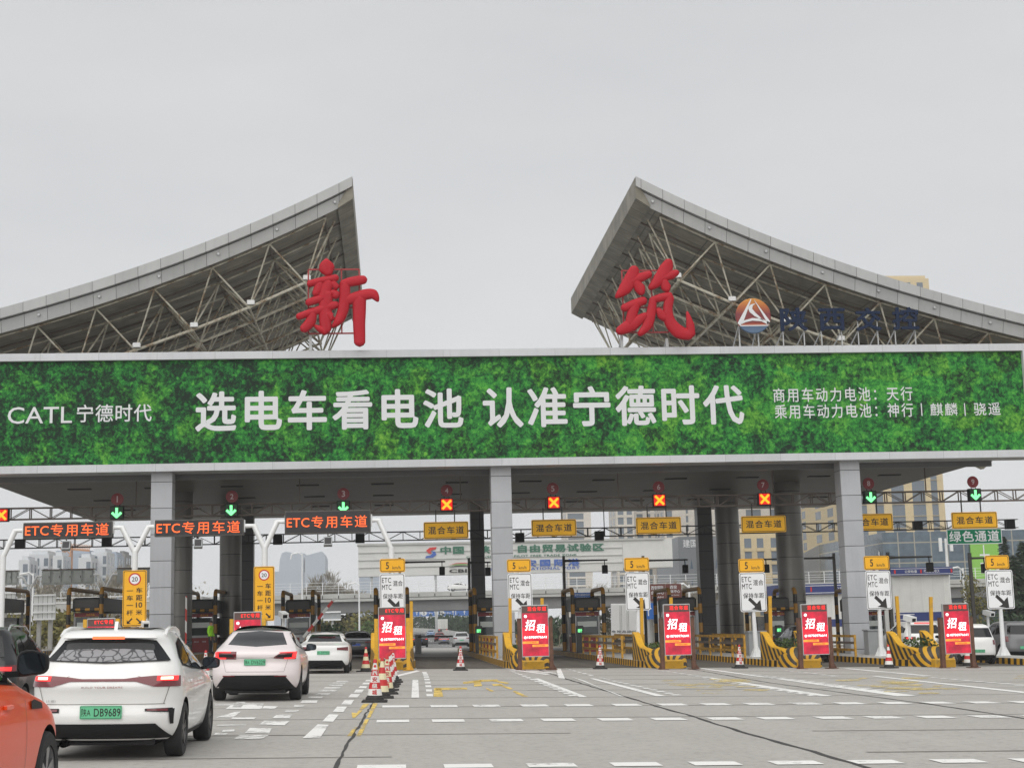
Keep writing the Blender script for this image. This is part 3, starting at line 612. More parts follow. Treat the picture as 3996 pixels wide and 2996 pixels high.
# wings
def ztop(s): return 24.55 - (.531 * s - .00994 * s * s + .0001008 * s ** 3)
Y0, Y1 = 74.5, 102.5
def wing(xt, sg):
    S = [k * 1.0 for k in range(0, 37)]
    X = lambda s: xt + sg * s
    b = MB('roof_under')
    # sheet (top), underside, ends
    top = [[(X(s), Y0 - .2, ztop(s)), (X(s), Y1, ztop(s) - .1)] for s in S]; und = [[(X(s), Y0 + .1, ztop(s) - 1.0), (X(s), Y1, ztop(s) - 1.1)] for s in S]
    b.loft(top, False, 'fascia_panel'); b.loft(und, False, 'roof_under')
    b.face([top[0][0], top[0][1], und[0][1], und[0][0]], 'dark_panel'); b.loft([[t[1] for t in top], [u[1] for u in und]], False, 'dark_panel')
    o = b.build('wing_roof', CAN)
    f = MB('fascia_panel')      # two stepped tiers of fascia along the front
    for z_a, z_b, ya, yb in ((.0, -.5, -.42, -.36), (-.56, -1.16, -.12, .06)):
        rg = [[(X(s), Y0 + ya, ztop(s) + z_a), (X(s), Y0 + yb, ztop(s) + z_b), (X(s), Y0 + .12, ztop(s) + z_b), (X(s), Y0 + .12, ztop(s) + z_a)] for s in S]
        f.loft(rg, True, None, False); f.face(rg[0])
    f.build('fascia', o)
    d = MB('black_box')         # shadow gap + round lamps of the fascia
    d.build('gap', None) if False else None
    for k in range(0, 12):
        s = .9 + 2.95 * k; d2 = MB('galvanised'); d2.lathe([(.0, -.06), (.07, -.05), (.09, 0)], (X(s), Y0 - .09, ztop(s) - .8), 12, axis='y'); d.v += []
        base_ = len(d.v); d.v += d2.v; d.f += [tuple(base_ + i for i in q) for q in d2.f]; d.m += d2.m; d.sm += d2.sm
    d.build('marker_lamp', o)
    e = MB('fascia_panel')      # edge border along the tip
    zt = ztop(0)
    e.loft([[(xt - sg * .02, Y0 - .3, zt - .05), (xt - sg * .02, Y0 - .3, zt - 1.15), (xt + sg * .75, Y0 - .1, ztop(.75) - 1.18), (xt + sg * .75, Y0 - .1, ztop(.75) - 1.02)], [(xt - sg * .02, Y1, zt - .15), (xt - sg * .02, Y1, zt - 1.25), (xt + sg * .75, Y1, ztop(.75) - 1.28), (xt + sg * .75, Y1, ztop(.75) - 1.12)]], True, 'roof_under', False, True)
    e.build('edge_border', o)
    # purlins
    p = MB('truss_brown')
    for k in range(1, 9):
        y = Y0 + k * 3.3; dz = -1.05 - .1 * (y - Y0) / (Y1 - Y0)
        p.tube([(X(s), y, ztop(s) + dz) for s in S[::3]], .06, 6)
    for k in range(12):
        s = 1.45 + 2.9 * k; p.tube([(X(s), Y0 + .3, ztop(s) - 1.08), (X(s), Y1 - .2, ztop(s) - 1.17)], .045, 6)
    p.build('purlin', o)
    # double layer space frame
    t = MB('frame_tube'); NY = 8; DY = 3.3
    zu = lambda s, y: ztop(s) - 1.15 - .1 * (y - Y0) / (Y1 - Y0)
    U = [[Vector((X(1.4 + 2.9 * i), Y0 + .7 + DY * j, zu(1.4 + 2.9 * i, Y0 + .7 + DY * j))) for j in range(NY + 1)] for i in range(12)]
    NI = 9
    Lo = [[Vector((X(2.55 + 2.9 * i), Y0 + 2.05 + DY * j, zu(2.55 + 2.9 * i, Y0 + 2.05 + DY * j) - 2.55 + .02 * i)) for j in range(NY)] for i in range(NI)]
    for i in range(NI):
        for j in range(NY):
            for a, c in ((0, 0), (1, 0), (0, 1), (1, 1)): t.tube([Lo[i][j], U[i + a][j + c]], .048, 6, caps=False)
            t.tube([U[i][j], U[i + 1][j]], .05, 6, caps=False)
            if i < NI - 1: t.tube([Lo[i][j], Lo[i + 1][j]], .075, 6, caps=False)
            if j < NY - 1: t.tube([Lo[i][j], Lo[i][j + 1]], .065, 6, caps=False)
            t.lathe([(0, -.13), (.1, -.08), (.13, 0), (.1, .08), (0, .13)], Lo[i][j], 8)
        p_ = Lo[i][0]; lam = MB('white_enamel'); lam.bbox(p_.x - sg * .1 - .2, p_.x - sg * .1 + .2, p_.y - .25, p_.y - .02, p_.z + .12, p_.z + .36, .03); lam.build('floodlight', o)
    for j in range(NY): t.tube([Lo[0][j], (X(1.0), Lo[0][j].y, zu(1.0, Lo[0][j].y))], .05, 6, caps=False)
    fo = t.build('space_frame', o); fo['kind'] = 'stuff'
    # raking props from the canopy top to the frame
    for i, j in ((3, 1), (3, 4), (7, 1), (7, 4)):
        q = MB('frame_tube'); bx = X(2.55 + 2.9 * i + 1.2 * 1); by = Lo[i][j].y + .5
        for da, dj in ((-1, 0), (1, 0), (0, 1), (-1, 1)):
            q.tube([(bx, by, 10.6), Lo[i + da][j + dj]], .13, 8)
        q.build('raking_prop', CAN)
wing(-1.75, -1); wing(12.98, 1)

# ---------------------------------------------------------------- billboard
BB = thing('billboard', 'long green leafy billboard with white lettering across the canopy front', 'billboard', (5.4, 72, 9.2))
XL, XR, ZB, ZT = -21.4, 32.25, 9.22, 14.97
b = MB('frame_panel')
b.box(XL, XR, 71.45, 73.0, ZT - .36, ZT); b.box(XL, XR, 71.45, 73.0, ZB, ZB + .36)
b.box(XL, XL + .36, 71.45, 73.0, ZB + .36, ZT - .36); b.box(XR - .36, XR, 71.45, 73.0, ZB + .36, ZT - .36)
b.box(XL + .1, XR - .1, 72.9, 73.04, ZB + .1, ZT - .1, 'galvanised')
b.build('frame', BB)
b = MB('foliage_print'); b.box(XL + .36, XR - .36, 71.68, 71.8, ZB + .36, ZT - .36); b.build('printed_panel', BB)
Y = 71.665
for s_, x0, y0, x1, y1, off, sp in (('选电车看电池', 762, 1520, 1808, 1677, .03, 1.17), ('认准宁德时代', 1884, 1505, 2903, 1662, .03, 1.14), ('CATL', 30, 1587, 281, 1652, .004, 1.0), ('宁德时代', 300, 1577, 592, 1646, .012, 1.08), ('商用车动力电池：天行', 3017, 1511, 3561, 1566, .008, 1.22), ('乘用车动力电池：神行', 3023, 1575, 3564, 1630, .008, 1.22), ('麒麟', 3630, 1572, 3736, 1622, .006, 1.2), ('骁遥', 3800, 1570, 3904, 1620, .006, 1.2)):
    b = MB('letter_white'); b.ptext(s_, x0, y0, x1, y1, Y, 'letter_white', off, sp); b.build('lettering', BB)
for px in (3598, 3767):
    p = at(px, 1622, Y); q = at(px, 1573, Y); b = MB('letter_white'); b.box(p.x - .025, p.x + .025, Y - .002, Y, p.z, q.z); b.build('divider', BB)
# ---------------------------------------------------------------- rooftop characters
def stroke(mb, pts, mat, T, dep, n=12, sub=4, fat=1.22):
    """puffed brush stroke: pts = (x, y, half width) in the tracing; swept as a flattened round section"""
    P = [Vector((*T(a, c), 0)) for a, c, _ in pts]; k = (Vector(T(1, 0)) - Vector(T(0, 0))).length; W = [h * k * fat for _, _, h in pts]
    Q, V = [], []
    for i in range(len(P) - 1):
        p0, p1, p2, p3 = P[max(0, i - 1)], P[i], P[i + 1], P[min(len(P) - 1, i + 2)]
        for j in range(sub):
            t = j / sub; Q.append(.5 * ((2 * p1) + (p2 - p0) * t + (2 * p0 - 5 * p1 + 4 * p2 - p3) * t * t + (3 * p1 - p0 - 3 * p2 + p3) * t ** 3)); V.append(W[i] + (W[i + 1] - W[i]) * t)
    Q.append(P[-1]); V.append(W[-1]); rings = []
    d0 = (Q[0] - Q[1]).normalized(); d1 = (Q[-1] - Q[-2]).normalized()
    for a_ in (.5, .85): Q.insert(0, Q[0] + d0 * V[0] * .42); V.insert(0, V[0] * (.72 if a_ == .5 else .15)); Q.append(Q[-1] + d1 * V[-1] * .42); V.append(V[-1] * (.72 if a_ == .5 else .15))
    for i, p in enumerate(Q):
        d = (Q[min(i + 1, len(Q) - 1)] - Q[max(0, i - 1)]).normalized(); nrm = Vector((-d.y, d.x, 0)); ring = []
        dd = min(dep, V[i] * 1.0)
        for j in range(n):
            a = 6.28319 * j / n; c_, s_ = math.cos(a), math.sin(a); sgn = lambda v, e: math.copysign(abs(v) ** e, v)
            o = p + nrm * (V[i] * sgn(c_, .75)); ring.append((o.x, 70.9 + dd * sgn(s_, .8), o.y))
        rings.append(ring)
    mb.loft(rings, True, mat, True, True)
def brush_sign(label, strokes, Z, frame, posts, fat=1.22):
    zx, zy, sc = Z
    T = lambda a, c: (lambda p: (p.x, p.z))(at(zx + a * sc, zy + c * sc, 70.9))
    c0 = T(*frame[0]); t = thing('rooftop_character', label, 'sign', (c0[0], 71.5, ZT), 'red brush characters on the billboard top')
    b = MB('letter_red')
    for s_ in strokes: stroke(b, s_, 'letter_red', T, .16, fat=fat)
    b.build('character', t, autos=60)
    f = MB('letter_frame_red'); (xa, ya), (xb, yb) = frame; p = T(xa, ya); q = T(xb, yb); Yf = 71.25
    for u in (p[0], (p[0] * .35 + q[0] * .65), q[0]): f.bar((u, Yf, q[1]), (u, Yf, p[1]), .07)
    for v in (p[1], q[1], (p[1] * .4 + q[1] * .6)): f.bar((p[0], Yf, v), (q[0], Yf, v), .07)
    f.build('support_frame', t)
    for k, (xa, ya) in enumerate(posts):
        g_ = MB('galvanised'); p = T(xa, ya); g_.bar((p[0], 71.5, ZT - .02), (p[0], 71.5, p[1]), .13); g_.bar((p[0], 72.6, ZT - .02), (p[0], 71.5, p[1] - .1), .09); g_.build('post', t)
XIN = [[(825, 500, 22), (826, 545, 58), (832, 600, 66), (848, 648, 42)],
       [(625, 778, 30), (720, 752, 30), (830, 726, 30), (940, 708, 32)], [(745, 780, 34), (725, 850, 42), (690, 900, 26)], [(900, 770, 30), (945, 822, 30), (915, 812, 20)], [(890, 880, 28), (945, 905, 34), (910, 925, 26)],
       [(850, 770, 46), (815, 850, 52), (790, 940, 45)], [(608, 1000, 30), (700, 968, 34), (790, 945, 38)], [(495, 1165, 28), (600, 1128, 32), (740, 1085, 36), (860, 1045, 38), (945, 1020, 30)],
       [(825, 900, 55), (815, 1050, 55), (812, 1180, 52), (818, 1320, 45)], [(815, 1335, 36), (755, 1310, 30), (690, 1270, 12)], [(665, 1130, 34), (635, 1230, 46), (555, 1310, 36)], [(840, 1140, 40), (880, 1175, 40), (905, 1180, 20)], [(560, 1320, 26), (620, 1290, 20), (640, 1250, 14)],
       [(1010, 782, 30), (1080, 762, 40), (1180, 742, 42), (1270, 728, 36)], [(1040, 800, 44), (1042, 930, 46), (1022, 1080, 46), (975, 1200, 40), (900, 1280, 14)], [(1060, 975, 42), (1180, 935, 48), (1300, 900, 46), (1380, 905, 44), (1430, 975, 14)], [(1210, 960, 58), (1212, 1100, 54), (1210, 1250, 50), (1214, 1380, 48), (1216, 1470, 46)]]
brush_sign('puffy red brush character with a tall right stroke on the left side', XIN, (1000, 850, 500 / 1507), ((608, 590), (1215, 1340)), ((630, 1350), (1225, 1540)), 1.45)
ZHU = [[(438, 525, 18), (425, 565, 26), (395, 615, 24), (357, 652, 8)], [(420, 585, 14), (470, 562, 18), (508, 548, 12)], [(445, 585, 14), (462, 612, 22), (470, 634, 14)], [(595, 492, 16), (582, 525, 26), (550, 575, 24), (510, 612, 10)], [(560, 572, 12), (605, 552, 18), (634, 540, 10)], [(572, 578, 14), (582, 608, 20), (588, 622, 12)],
       [(388, 704, 14), (435, 686, 18), (482, 668, 16)], [(440, 690, 20), (428, 730, 20), (420, 770, 20)], [(368, 808, 16), (425, 778, 26), (490, 735, 12)], [(522, 668, 14), (515, 720, 18), (498, 780, 20), (462, 822, 10)], [(515, 668, 12), (560, 655, 16), (600, 648, 16)], [(598, 655, 18), (590, 710, 18), (600, 765, 22), (640, 810, 26), (690, 825, 20)], [(694, 822, 18), (692, 780, 16), (678, 720, 4)], [(545, 710, 10), (562, 735, 18), (576, 755, 10)]]
brush_sign('puffy red brush character with hooked right foot beside the round emblem', ZHU, (2100, 600, 1896 / 2212), ((385, 525), (602, 806)), ((388, 815), (596, 830)))
# emblem
c = at(2939, 1233, 71.2); rE = .89
E_ = thing('round_emblem', 'round orange and blue emblem with white sail lines on thin posts', 'emblem', (c.x, 71.2, c.z))
b = MB('emblem_enamel'); b.lathe([(0, -.05), (rE - .03, -.05), (rE, -.02), (rE, .05), (0, .06)], (c.x, 71.2, c.z), 48, axis='y'); b.build('disc', E_)
b = MB('letter_white'); k = rE / 178
def epoly(pts):
    poly = [(c.x + (x - 342) * k, c.z - (y - 328) * k) for x, y in pts]; b.prism(poly, 71.12, 71.145)
epoly([(322, 158), (330, 160), (242, 375), (500, 395), (486, 420), (205, 420), (178, 405)][:3] + [(205, 430), (178, 402)])
epoly([(352, 160), (508, 388), (480, 420), (470, 385)]); epoly([(205, 420), (245, 375), (330, 352), (420, 358), (500, 395), (486, 420), (420, 385), (330, 378), (260, 392)]); epoly([(205, 424), (486, 422), (486, 432), (205, 434)])
epoly([(372, 203), (320, 215), (290, 248), (305, 290), (350, 330), (450, 385), (365, 300), (332, 258), (340, 225)])
b.build('sail_lines', E_)
for px in (2888, 2962):
    p = at(px, 1290, 71.4); g_ = MB('galvanised'); g_.bar((p.x, 71.6, ZT - .02), (p.x, 71.6, c.z - .3), .06); g_.bar((p.x, 71.55, c.z - .3), (p.x, 71.25, c.z - .3), .06); g_.bar((p.x - .2, 72.4, ZT - .02), (p.x, 71.65, c.z - .4), .05); g_.build('post', E_)
for ch, x0, x1, y0, y1, lab in (('陕', 3046, 3152, 1200, 1291, 'nearest the round emblem'), ('西', 3196, 3299, 1202, 1289, 'second from the round emblem'), ('交', 3340, 3440, 1200, 1289, 'third from the round emblem'), ('控', 3484, 3586, 1198, 1286, 'farthest from the round emblem')):
    p = at((x0 + x1) / 2, y1, 71.3); t = thing('rooftop_letter', 'dark navy block character on thin posts, ' + lab, 'sign', (p.x, 71.3, ZT), 'navy characters on the billboard top')
    b = MB('letter_navy'); b.ptext(ch, x0, y0, x1, y1, 71.2, 'letter_navy', .032, depth=.16); b.build('character', t)
    for px in (x0 + 12, x1 - 12):
        q = at(px, y1, 71.3); g_ = MB('galvanised'); g_.bar((q.x, 71.45, ZT - .02), (q.x, 71.45, q.z + .5), .05); g_.bar((q.x - .25, 72.3, ZT - .02), (q.x, 71.5, q.z), .045); g_.build('post', t)

# ---------------------------------------------------------------- overhead trusses
def truss(Y, z0, z1, x0, x1, mat, pitch, label, r):
    t = thing('lane_truss', label, 'truss', ((x0 + x1) / 2, Y, z0), 'overhead steel trusses across the lanes')
    ch = MB(mat)
    for yy in (Y, Y + .35):
        for z in (z0, z1): ch.bar((x0, yy, z), (x1, yy, z), r)
    ch.build('chord', t); w_ = MB(mat); x = x0; k = 0
    while x < x1 - pitch:
        for yy in (Y, Y + .35):
            w_.bar((x, yy, z0), (x, yy, z1), r * .85); w_.bar((x, yy, z0 if k % 2 else z1), (x + pitch, yy, z1 if k % 2 else z0), r * .6)
        x += pitch; k += 1
    wo_ = w_.build('lattice', t); wo_['kind'] = 'stuff'
    h = MB(mat); x = x0 + 3
    while x < x1:
        if -20 < x < 30: h = MB(mat); h.bar((x, Y + .17, z1), (x, Y + .17, 9.3), .05); h.build('hanger', t)
        x += 8.2
truss(76.2, 7.44, 8.0, -24, 36.0, 'truss_brown', 1.0, 'brown steel truss carrying the numbered lane signals, nearer of the two', .06)
truss(97.0, 7.22, 7.77, -30, 42.0, 'truss_dark', 1.1, 'dark thin steel truss carrying black boxes, farther of the two', .055)
for px, py in ((79, 2122), (417, 2114), (1084, 2106), (1405, 2100), (2028, 2097), (2338, 2090), (3580, 2050), (3940, 2046)):
    c = at(px, py, 96.7); b = MB('black_box'); b.bbox(c.x - .29, c.x + .29, 96.45, 96.9, c.z - .3, c.z + .3, .02); b.box(c.x - .26, c.x + .26, 96.43, 96.45, c.z + .2, c.z + .26)
    ref = {79: 'under the left end of the leftmost amber display', 417: 'under the right end of the leftmost amber display', 1084: 'left of the rightmost amber display', 1405: 'under the right end of the rightmost amber display', 2028: 'just right of the middle square column', 2338: 'between the yellow boards of lanes 5 and 6', 3580: 'between the yellow boards of lanes 8 and 9', 3940: 'just right of the lane 9 yellow board'}[px]
    single(b, 'signal_back_box', 'black box on the far truss ' + ref, 'signal box', (c.x, 96.7, c.z), 'black boxes on the far truss')
# lane signals
lanes = [(0, 8, 2010, None, 'x'), (1, 457, 2000, (458, 1947), 'v'), (2, 903, 1990, (905, 1937), 'v'), (3, 1340, 1978, (1340, 1926), 'v'), (4, 1743, 1969, (1743, 1914), 'x'), (5, 2160, 1961, (2157, 1906), 'x'), (6, 2572, 1952, (2570, 1900), 'x'), (7, 2982, 1947, (2977, 1892), 'x'), (8, 3395, 1939, (3389, 1886), 'v'), (9, 3803, 1930, (3796, 1880), 'v')]
for n, px, py, dc, ty in lanes:
    Y = 75.8; c = at(px, py, Y); lab = ('lane signal with red cross under red disc numbered %d' if ty == 'x' else 'lane signal with green arrow under red disc numbered %d') % n
    if n == 0: lab = 'lane signal with red cross cut by the left edge of the photo'
    t = thing('lane_signal', lab, 'lane signal', (c.x, Y, c.z), 'lane signals on the near truss')
    b = MB('black_box'); b.bbox(c.x - .33, c.x + .33, Y - .12, Y + .2, c.z - .32, c.z + .32, .02); b.build('housing', t)
    b = MB('led_x_glow' if ty == 'x' else 'led_green_field'); b.box(c.x - .29, c.x + .29, Y - .128, Y - .122, c.z - .28, c.z + .28); yy = Y - .145
    if ty == 'x':
        for a in (1, -1): b.fb((c.x - .22, yy - .004 * a, c.z - .22 * a), (c.x + .22, yy - .004 * a, c.z + .22 * a), .12, .012, 'led_red_x')
    else:
        b.fb((c.x, yy, c.z + .24), (c.x, yy, c.z - .12), .13, .012, 'led_green')
        for a in (1, -1): b.fb((c.x + .23 * a, yy - .004 * a, c.z + .0), (c.x - .02 * a, yy - .004 * a, c.z - .24), .12, .012, 'led_green')
    b.build('led_face', t)
    if dc:
        q = at(*dc, Y); b = MB('disc_red'); b.lathe([(0, -.02), (.3, -.02), (.31, 0), (.3, .02), (0, .02)], (q.x, Y, q.z), 32, axis='y'); b.text(str(n), q.x - .085, q.x + .085, q.z - .16, q.z + .16, Y - .026, 'disc_number', .02, keep=True); b.build('number_disc', t)
        b = MB('black_box')
        for a in (-.12, .12): b.bar((c.x + a, Y + .05, c.z + .3), (q.x + a, Y + .05, q.z - .2), .03)
        b.build('bracket', t)
# yellow lane boards
for n, x0, y0, x1, y1 in ((4, 1653, 2035, 1828, 2101), (5, 2074, 2026, 2249, 2091), (6, 2482, 2017, 2658, 2082), (7, 2893, 2012, 3067, 2076), (8, 3308, 2004, 3484, 2068), (9, 3714, 1997, 3892, 2061)):
    Y = 75.7; p = at(x0, (y0 + y1) / 2, Y); q = at(x1, (y0 + y1) / 2, Y); xm = (x0 + x1) / 2; za, zb = at(xm, y1, Y).z, at(xm, y0, Y).z
    t = thing('lane_board', 'yellow hanging lane board with black lettering in lane %d' % n, 'sign', ((p.x + q.x) / 2, Y, za), 'yellow lane boards under the truss')
    b = MB('lane_sign_yellow'); b.rrect(p.x, q.x, za, zb, Y, Y + .05, .07, 'lane_sign_yellow', 'galvanised')
    b.rrect(p.x + .035, q.x - .035, za + .035, zb - .035, Y - .003, Y - .001, .06, 'sign_black'); b.rrect(p.x + .065, q.x - .065, za + .065, zb - .065, Y - .006, Y - .004, .05, 'lane_sign_yellow')
    dx, dz = q.x - p.x, zb - za; b.text('混合车道', p.x + dx * .1, q.x - dx * .1, za + dz * .27, zb - dz * .27, Y - .009, 'sign_black', .02, 1.2); b.build('panel', t)
    for f in (.28, .7):
        r_ = MB('truss_dark'); xx = p.x + dx * f; r_.bar((xx, Y + .3, zb - .1), (xx, Y + .3, 7.5), .055); r_.bar((xx, Y + .06, zb - .15), (xx, Y + .32, zb - .15), .04); r_.build('hanger_rod', t)
p = at(3695, 2092, 75.72); q = at(3910, 2092, 75.72); za, zb = at(3802, 2122, 75.72).z, at(3802, 2062, 75.72).z
t = thing('green_channel_board', 'green board with white lettering hung below the yellow lane 9 board', 'sign', ((p.x + q.x) / 2, 75.72, za))
b = MB('sign_green'); b.box(p.x, q.x, 75.72, 75.76, za, zb, 'letter_white'); b.box(p.x + .04, q.x - .04, 75.714, 75.72, za + .04, zb - .04, 'sign_green'); b.text('绿色通道', p.x + .12, q.x - .15, za + .12, zb - .1, 75.708, 'letter_white', .022, 1.1); b.build('panel', t)
# ---------------------------------------------------------------- amber displays on Y-shaped masts
PO = [(-16.3, 12, 2165, None, (59, 2070), None, (90, 2070)), (-10.9, 527, 2149, (476, 2057), (580, 2055), (439, 2062), (603, 2058)), (-5.45, 1033, 2133, (992, 2051), (1082, 2035), (951, 2057), (1111, 2035)), (0.0, 1527, 2133, (1478, 2029), None, (1447, 2030), None)]
names = ['at the left edge of the photo', 'holding the first yellow 20 sign', 'holding the second yellow 20 sign', 'behind the near white ETC sign by the cone row']
for i, (X, fx, fy, la, ra, le, re) in enumerate(PO):
    Y = 65.2; f = at(fx, fy, Y); bz = gz(f.x, Y)
    t = thing('display_mast', 'white tubular branching mast ' + names[i], 'mast', (f.x, Y, bz), 'white masts of the amber displays')
    b = MB('white_metal'); b.tube([(f.x, Y, bz + .28), (f.x, Y, f.z)], .125, 16); b.box(f.x - .25, f.x + .25, Y - .25, Y + .25, bz + .27, bz + .31); b.build('stem', t)
    for a, e in ((la, le), (ra, re)):
        if a is None: continue
        p = at(*a, Y); q = at(*e, Y); b = MB('white_metal'); b.tube([(f.x, Y, f.z - .1), p, (q.x, Y, p.z)], .105, 14); b.box(min(q.x, q.x + .06), max(q.x, q.x + .06), Y - .12, Y + .12, p.z - .26, p.z + .26); b.build('arm', t)
for i, (x0, y0, x1, y1, fl) in enumerate(((90, 2036, 439, 2098, (259, 2130)), (603, 2025, 951, 2090, (774, 2122)), (1111, 1991, 1447, 2080, (1280, 2114)))):
    Y = 65.0; p = at(x0, 2060, Y); q = at(x1, 2060, Y); xm = (x0 + x1) / 2; za, zb = at(xm, y1, Y).z, at(xm, y0, Y).z
    t = thing('amber_display', ['amber LED display between the first two white masts', 'amber LED display in front of the left square column', 'amber LED display nearest the lane 4 board, tallest case'][i], 'led display', ((p.x + q.x) / 2, Y, za), 'amber lane displays')
    b = MB('sign_black'); b.bbox(p.x, q.x, Y, Y + .32, za, zb, .02, 'dark_steel'); b.build('case', t)
    b = MB('sign_face'); b.box(p.x + .05, q.x - .05, Y - .006, Y - .001, za + .05, zb - .05); dx = q.x - p.x; hh = min(.52, zb - za - .16); zc = (za + zb) / 2
    T = lambda v: v + Vector((0, 0, 0))
    b.text('ETC', p.x + .09, p.x + dx * .285, zc - hh * .4, zc + hh * .36, Y - .012, 'led_orange', .004, 1.05)
    b.text('专用车道', p.x + dx * .31, q.x - .16, zc - hh * .5, zc + hh * .5, Y - .012, 'led_orange', .0, 1.18); b.build('led_face', t)
    c = at(*fl, Y); L = thing('floodlight', 'grey floodlight hung under the ' + ['first', 'second', 'third'][i] + ' amber display from the left', 'floodlight', (c.x, Y, c.z), 'floodlights under the amber displays')
    b = MB('cabinet'); mt_ = Matrix.Translation(c) @ Matrix.Rotation(R(-25), 4, 'X'); b.box(-.18, .18, -.12, .06, -.2, .2, mt=lambda v: mt_ @ v); b.box(-.14, .14, -.125, -.12, -.15, .15, 'sign_face', mt=lambda v: mt_ @ v); b.build('lamp_head', L)
    b = MB('dark_steel'); b.bar((c.x, Y, c.z + .1), (c.x, Y, za + .02), .05); b.build('bracket', L)
# tall yellow 20 signs
for i, (x0, y0, x1, y1) in enumerate(((479, 2224, 572, 2443), (990, 2209, 1071, 2422))):
    Y = 64.9; p = at(x0, 2300, Y); q = at(x1, 2300, Y); xm = (x0 + x1) / 2; za, zb = at(xm, y1, Y).z, at(xm, y0, Y).z; dx, dz = q.x - p.x, zb - za
    t = thing('speed_board', ['tall yellow sign with two arrows and a 20 roundel', 'tall yellow 20 sign partly behind a red advertising screen'][i], 'sign', ((p.x + q.x) / 2, Y, za), 'tall yellow 20 signs')
    b = MB('sign_yellow'); b.rrect(p.x, q.x, za, zb, Y, Y + .04, .07, 'sign_yellow', 'galvanised'); b.rrect(p.x + .03, q.x - .03, za + .03, zb - .03, Y - .003, Y - .001, .06, 'sign_black'); b.rrect(p.x + .055, q.x - .055, za + .055, zb - .055, Y - .006, Y - .004, .05, 'sign_yellow')
    cx, cz = (p.x + q.x) / 2, zb - dz * .16; r_ = dx * .265; b.disc((cx, Y - .009, cz), r_, 'sign_red'); b.disc((cx, Y - .012, cz), r_ * .78, 'sign_white'); b.text('20', cx - r_ * .58, cx + r_ * .58, cz - r_ * .36, cz + r_ * .36, Y - .015, 'sign_black', .012, keep=True)
    for j, ch in enumerate('车距10米' if False else ['车', '距', '10', '米']):
        z = zb - dz * (.36 + .13 * j); b.text(ch, p.x + dx * .56, p.x + dx * .83, z - dz * .048, z + dz * .048, Y - .009, 'sign_black', .02)
    for j, ch in enumerate('一车一杆'):
        z = zb - dz * (.365 + .13 * j); hz_ = .006 if ch == '一' else .048; b.text(ch, p.x + dx * .17, p.x + dx * .44, z - dz * hz_, z + dz * hz_, Y - .009, 'sign_black', .02)
    for sg, ax in ((-1, .3), (1, .7)):
        cx, cz = p.x + dx * ax, za + dz * .095; a = dx * .11
        b.fb((cx - sg * a, Y - .009, cz + a), (cx + sg * a * .7, Y - .009, cz - a * .7), .06, .004, 'sign_black'); b.face([(cx + sg * a, Y - .011, cz - a), (cx + sg * a, Y - .011, cz + a * .6), (cx + sg * a * .55, Y - .011, cz - a * .3), (cx - sg * a * .6, Y - .011, cz - a)], 'sign_black')
    b.build('panel', t)
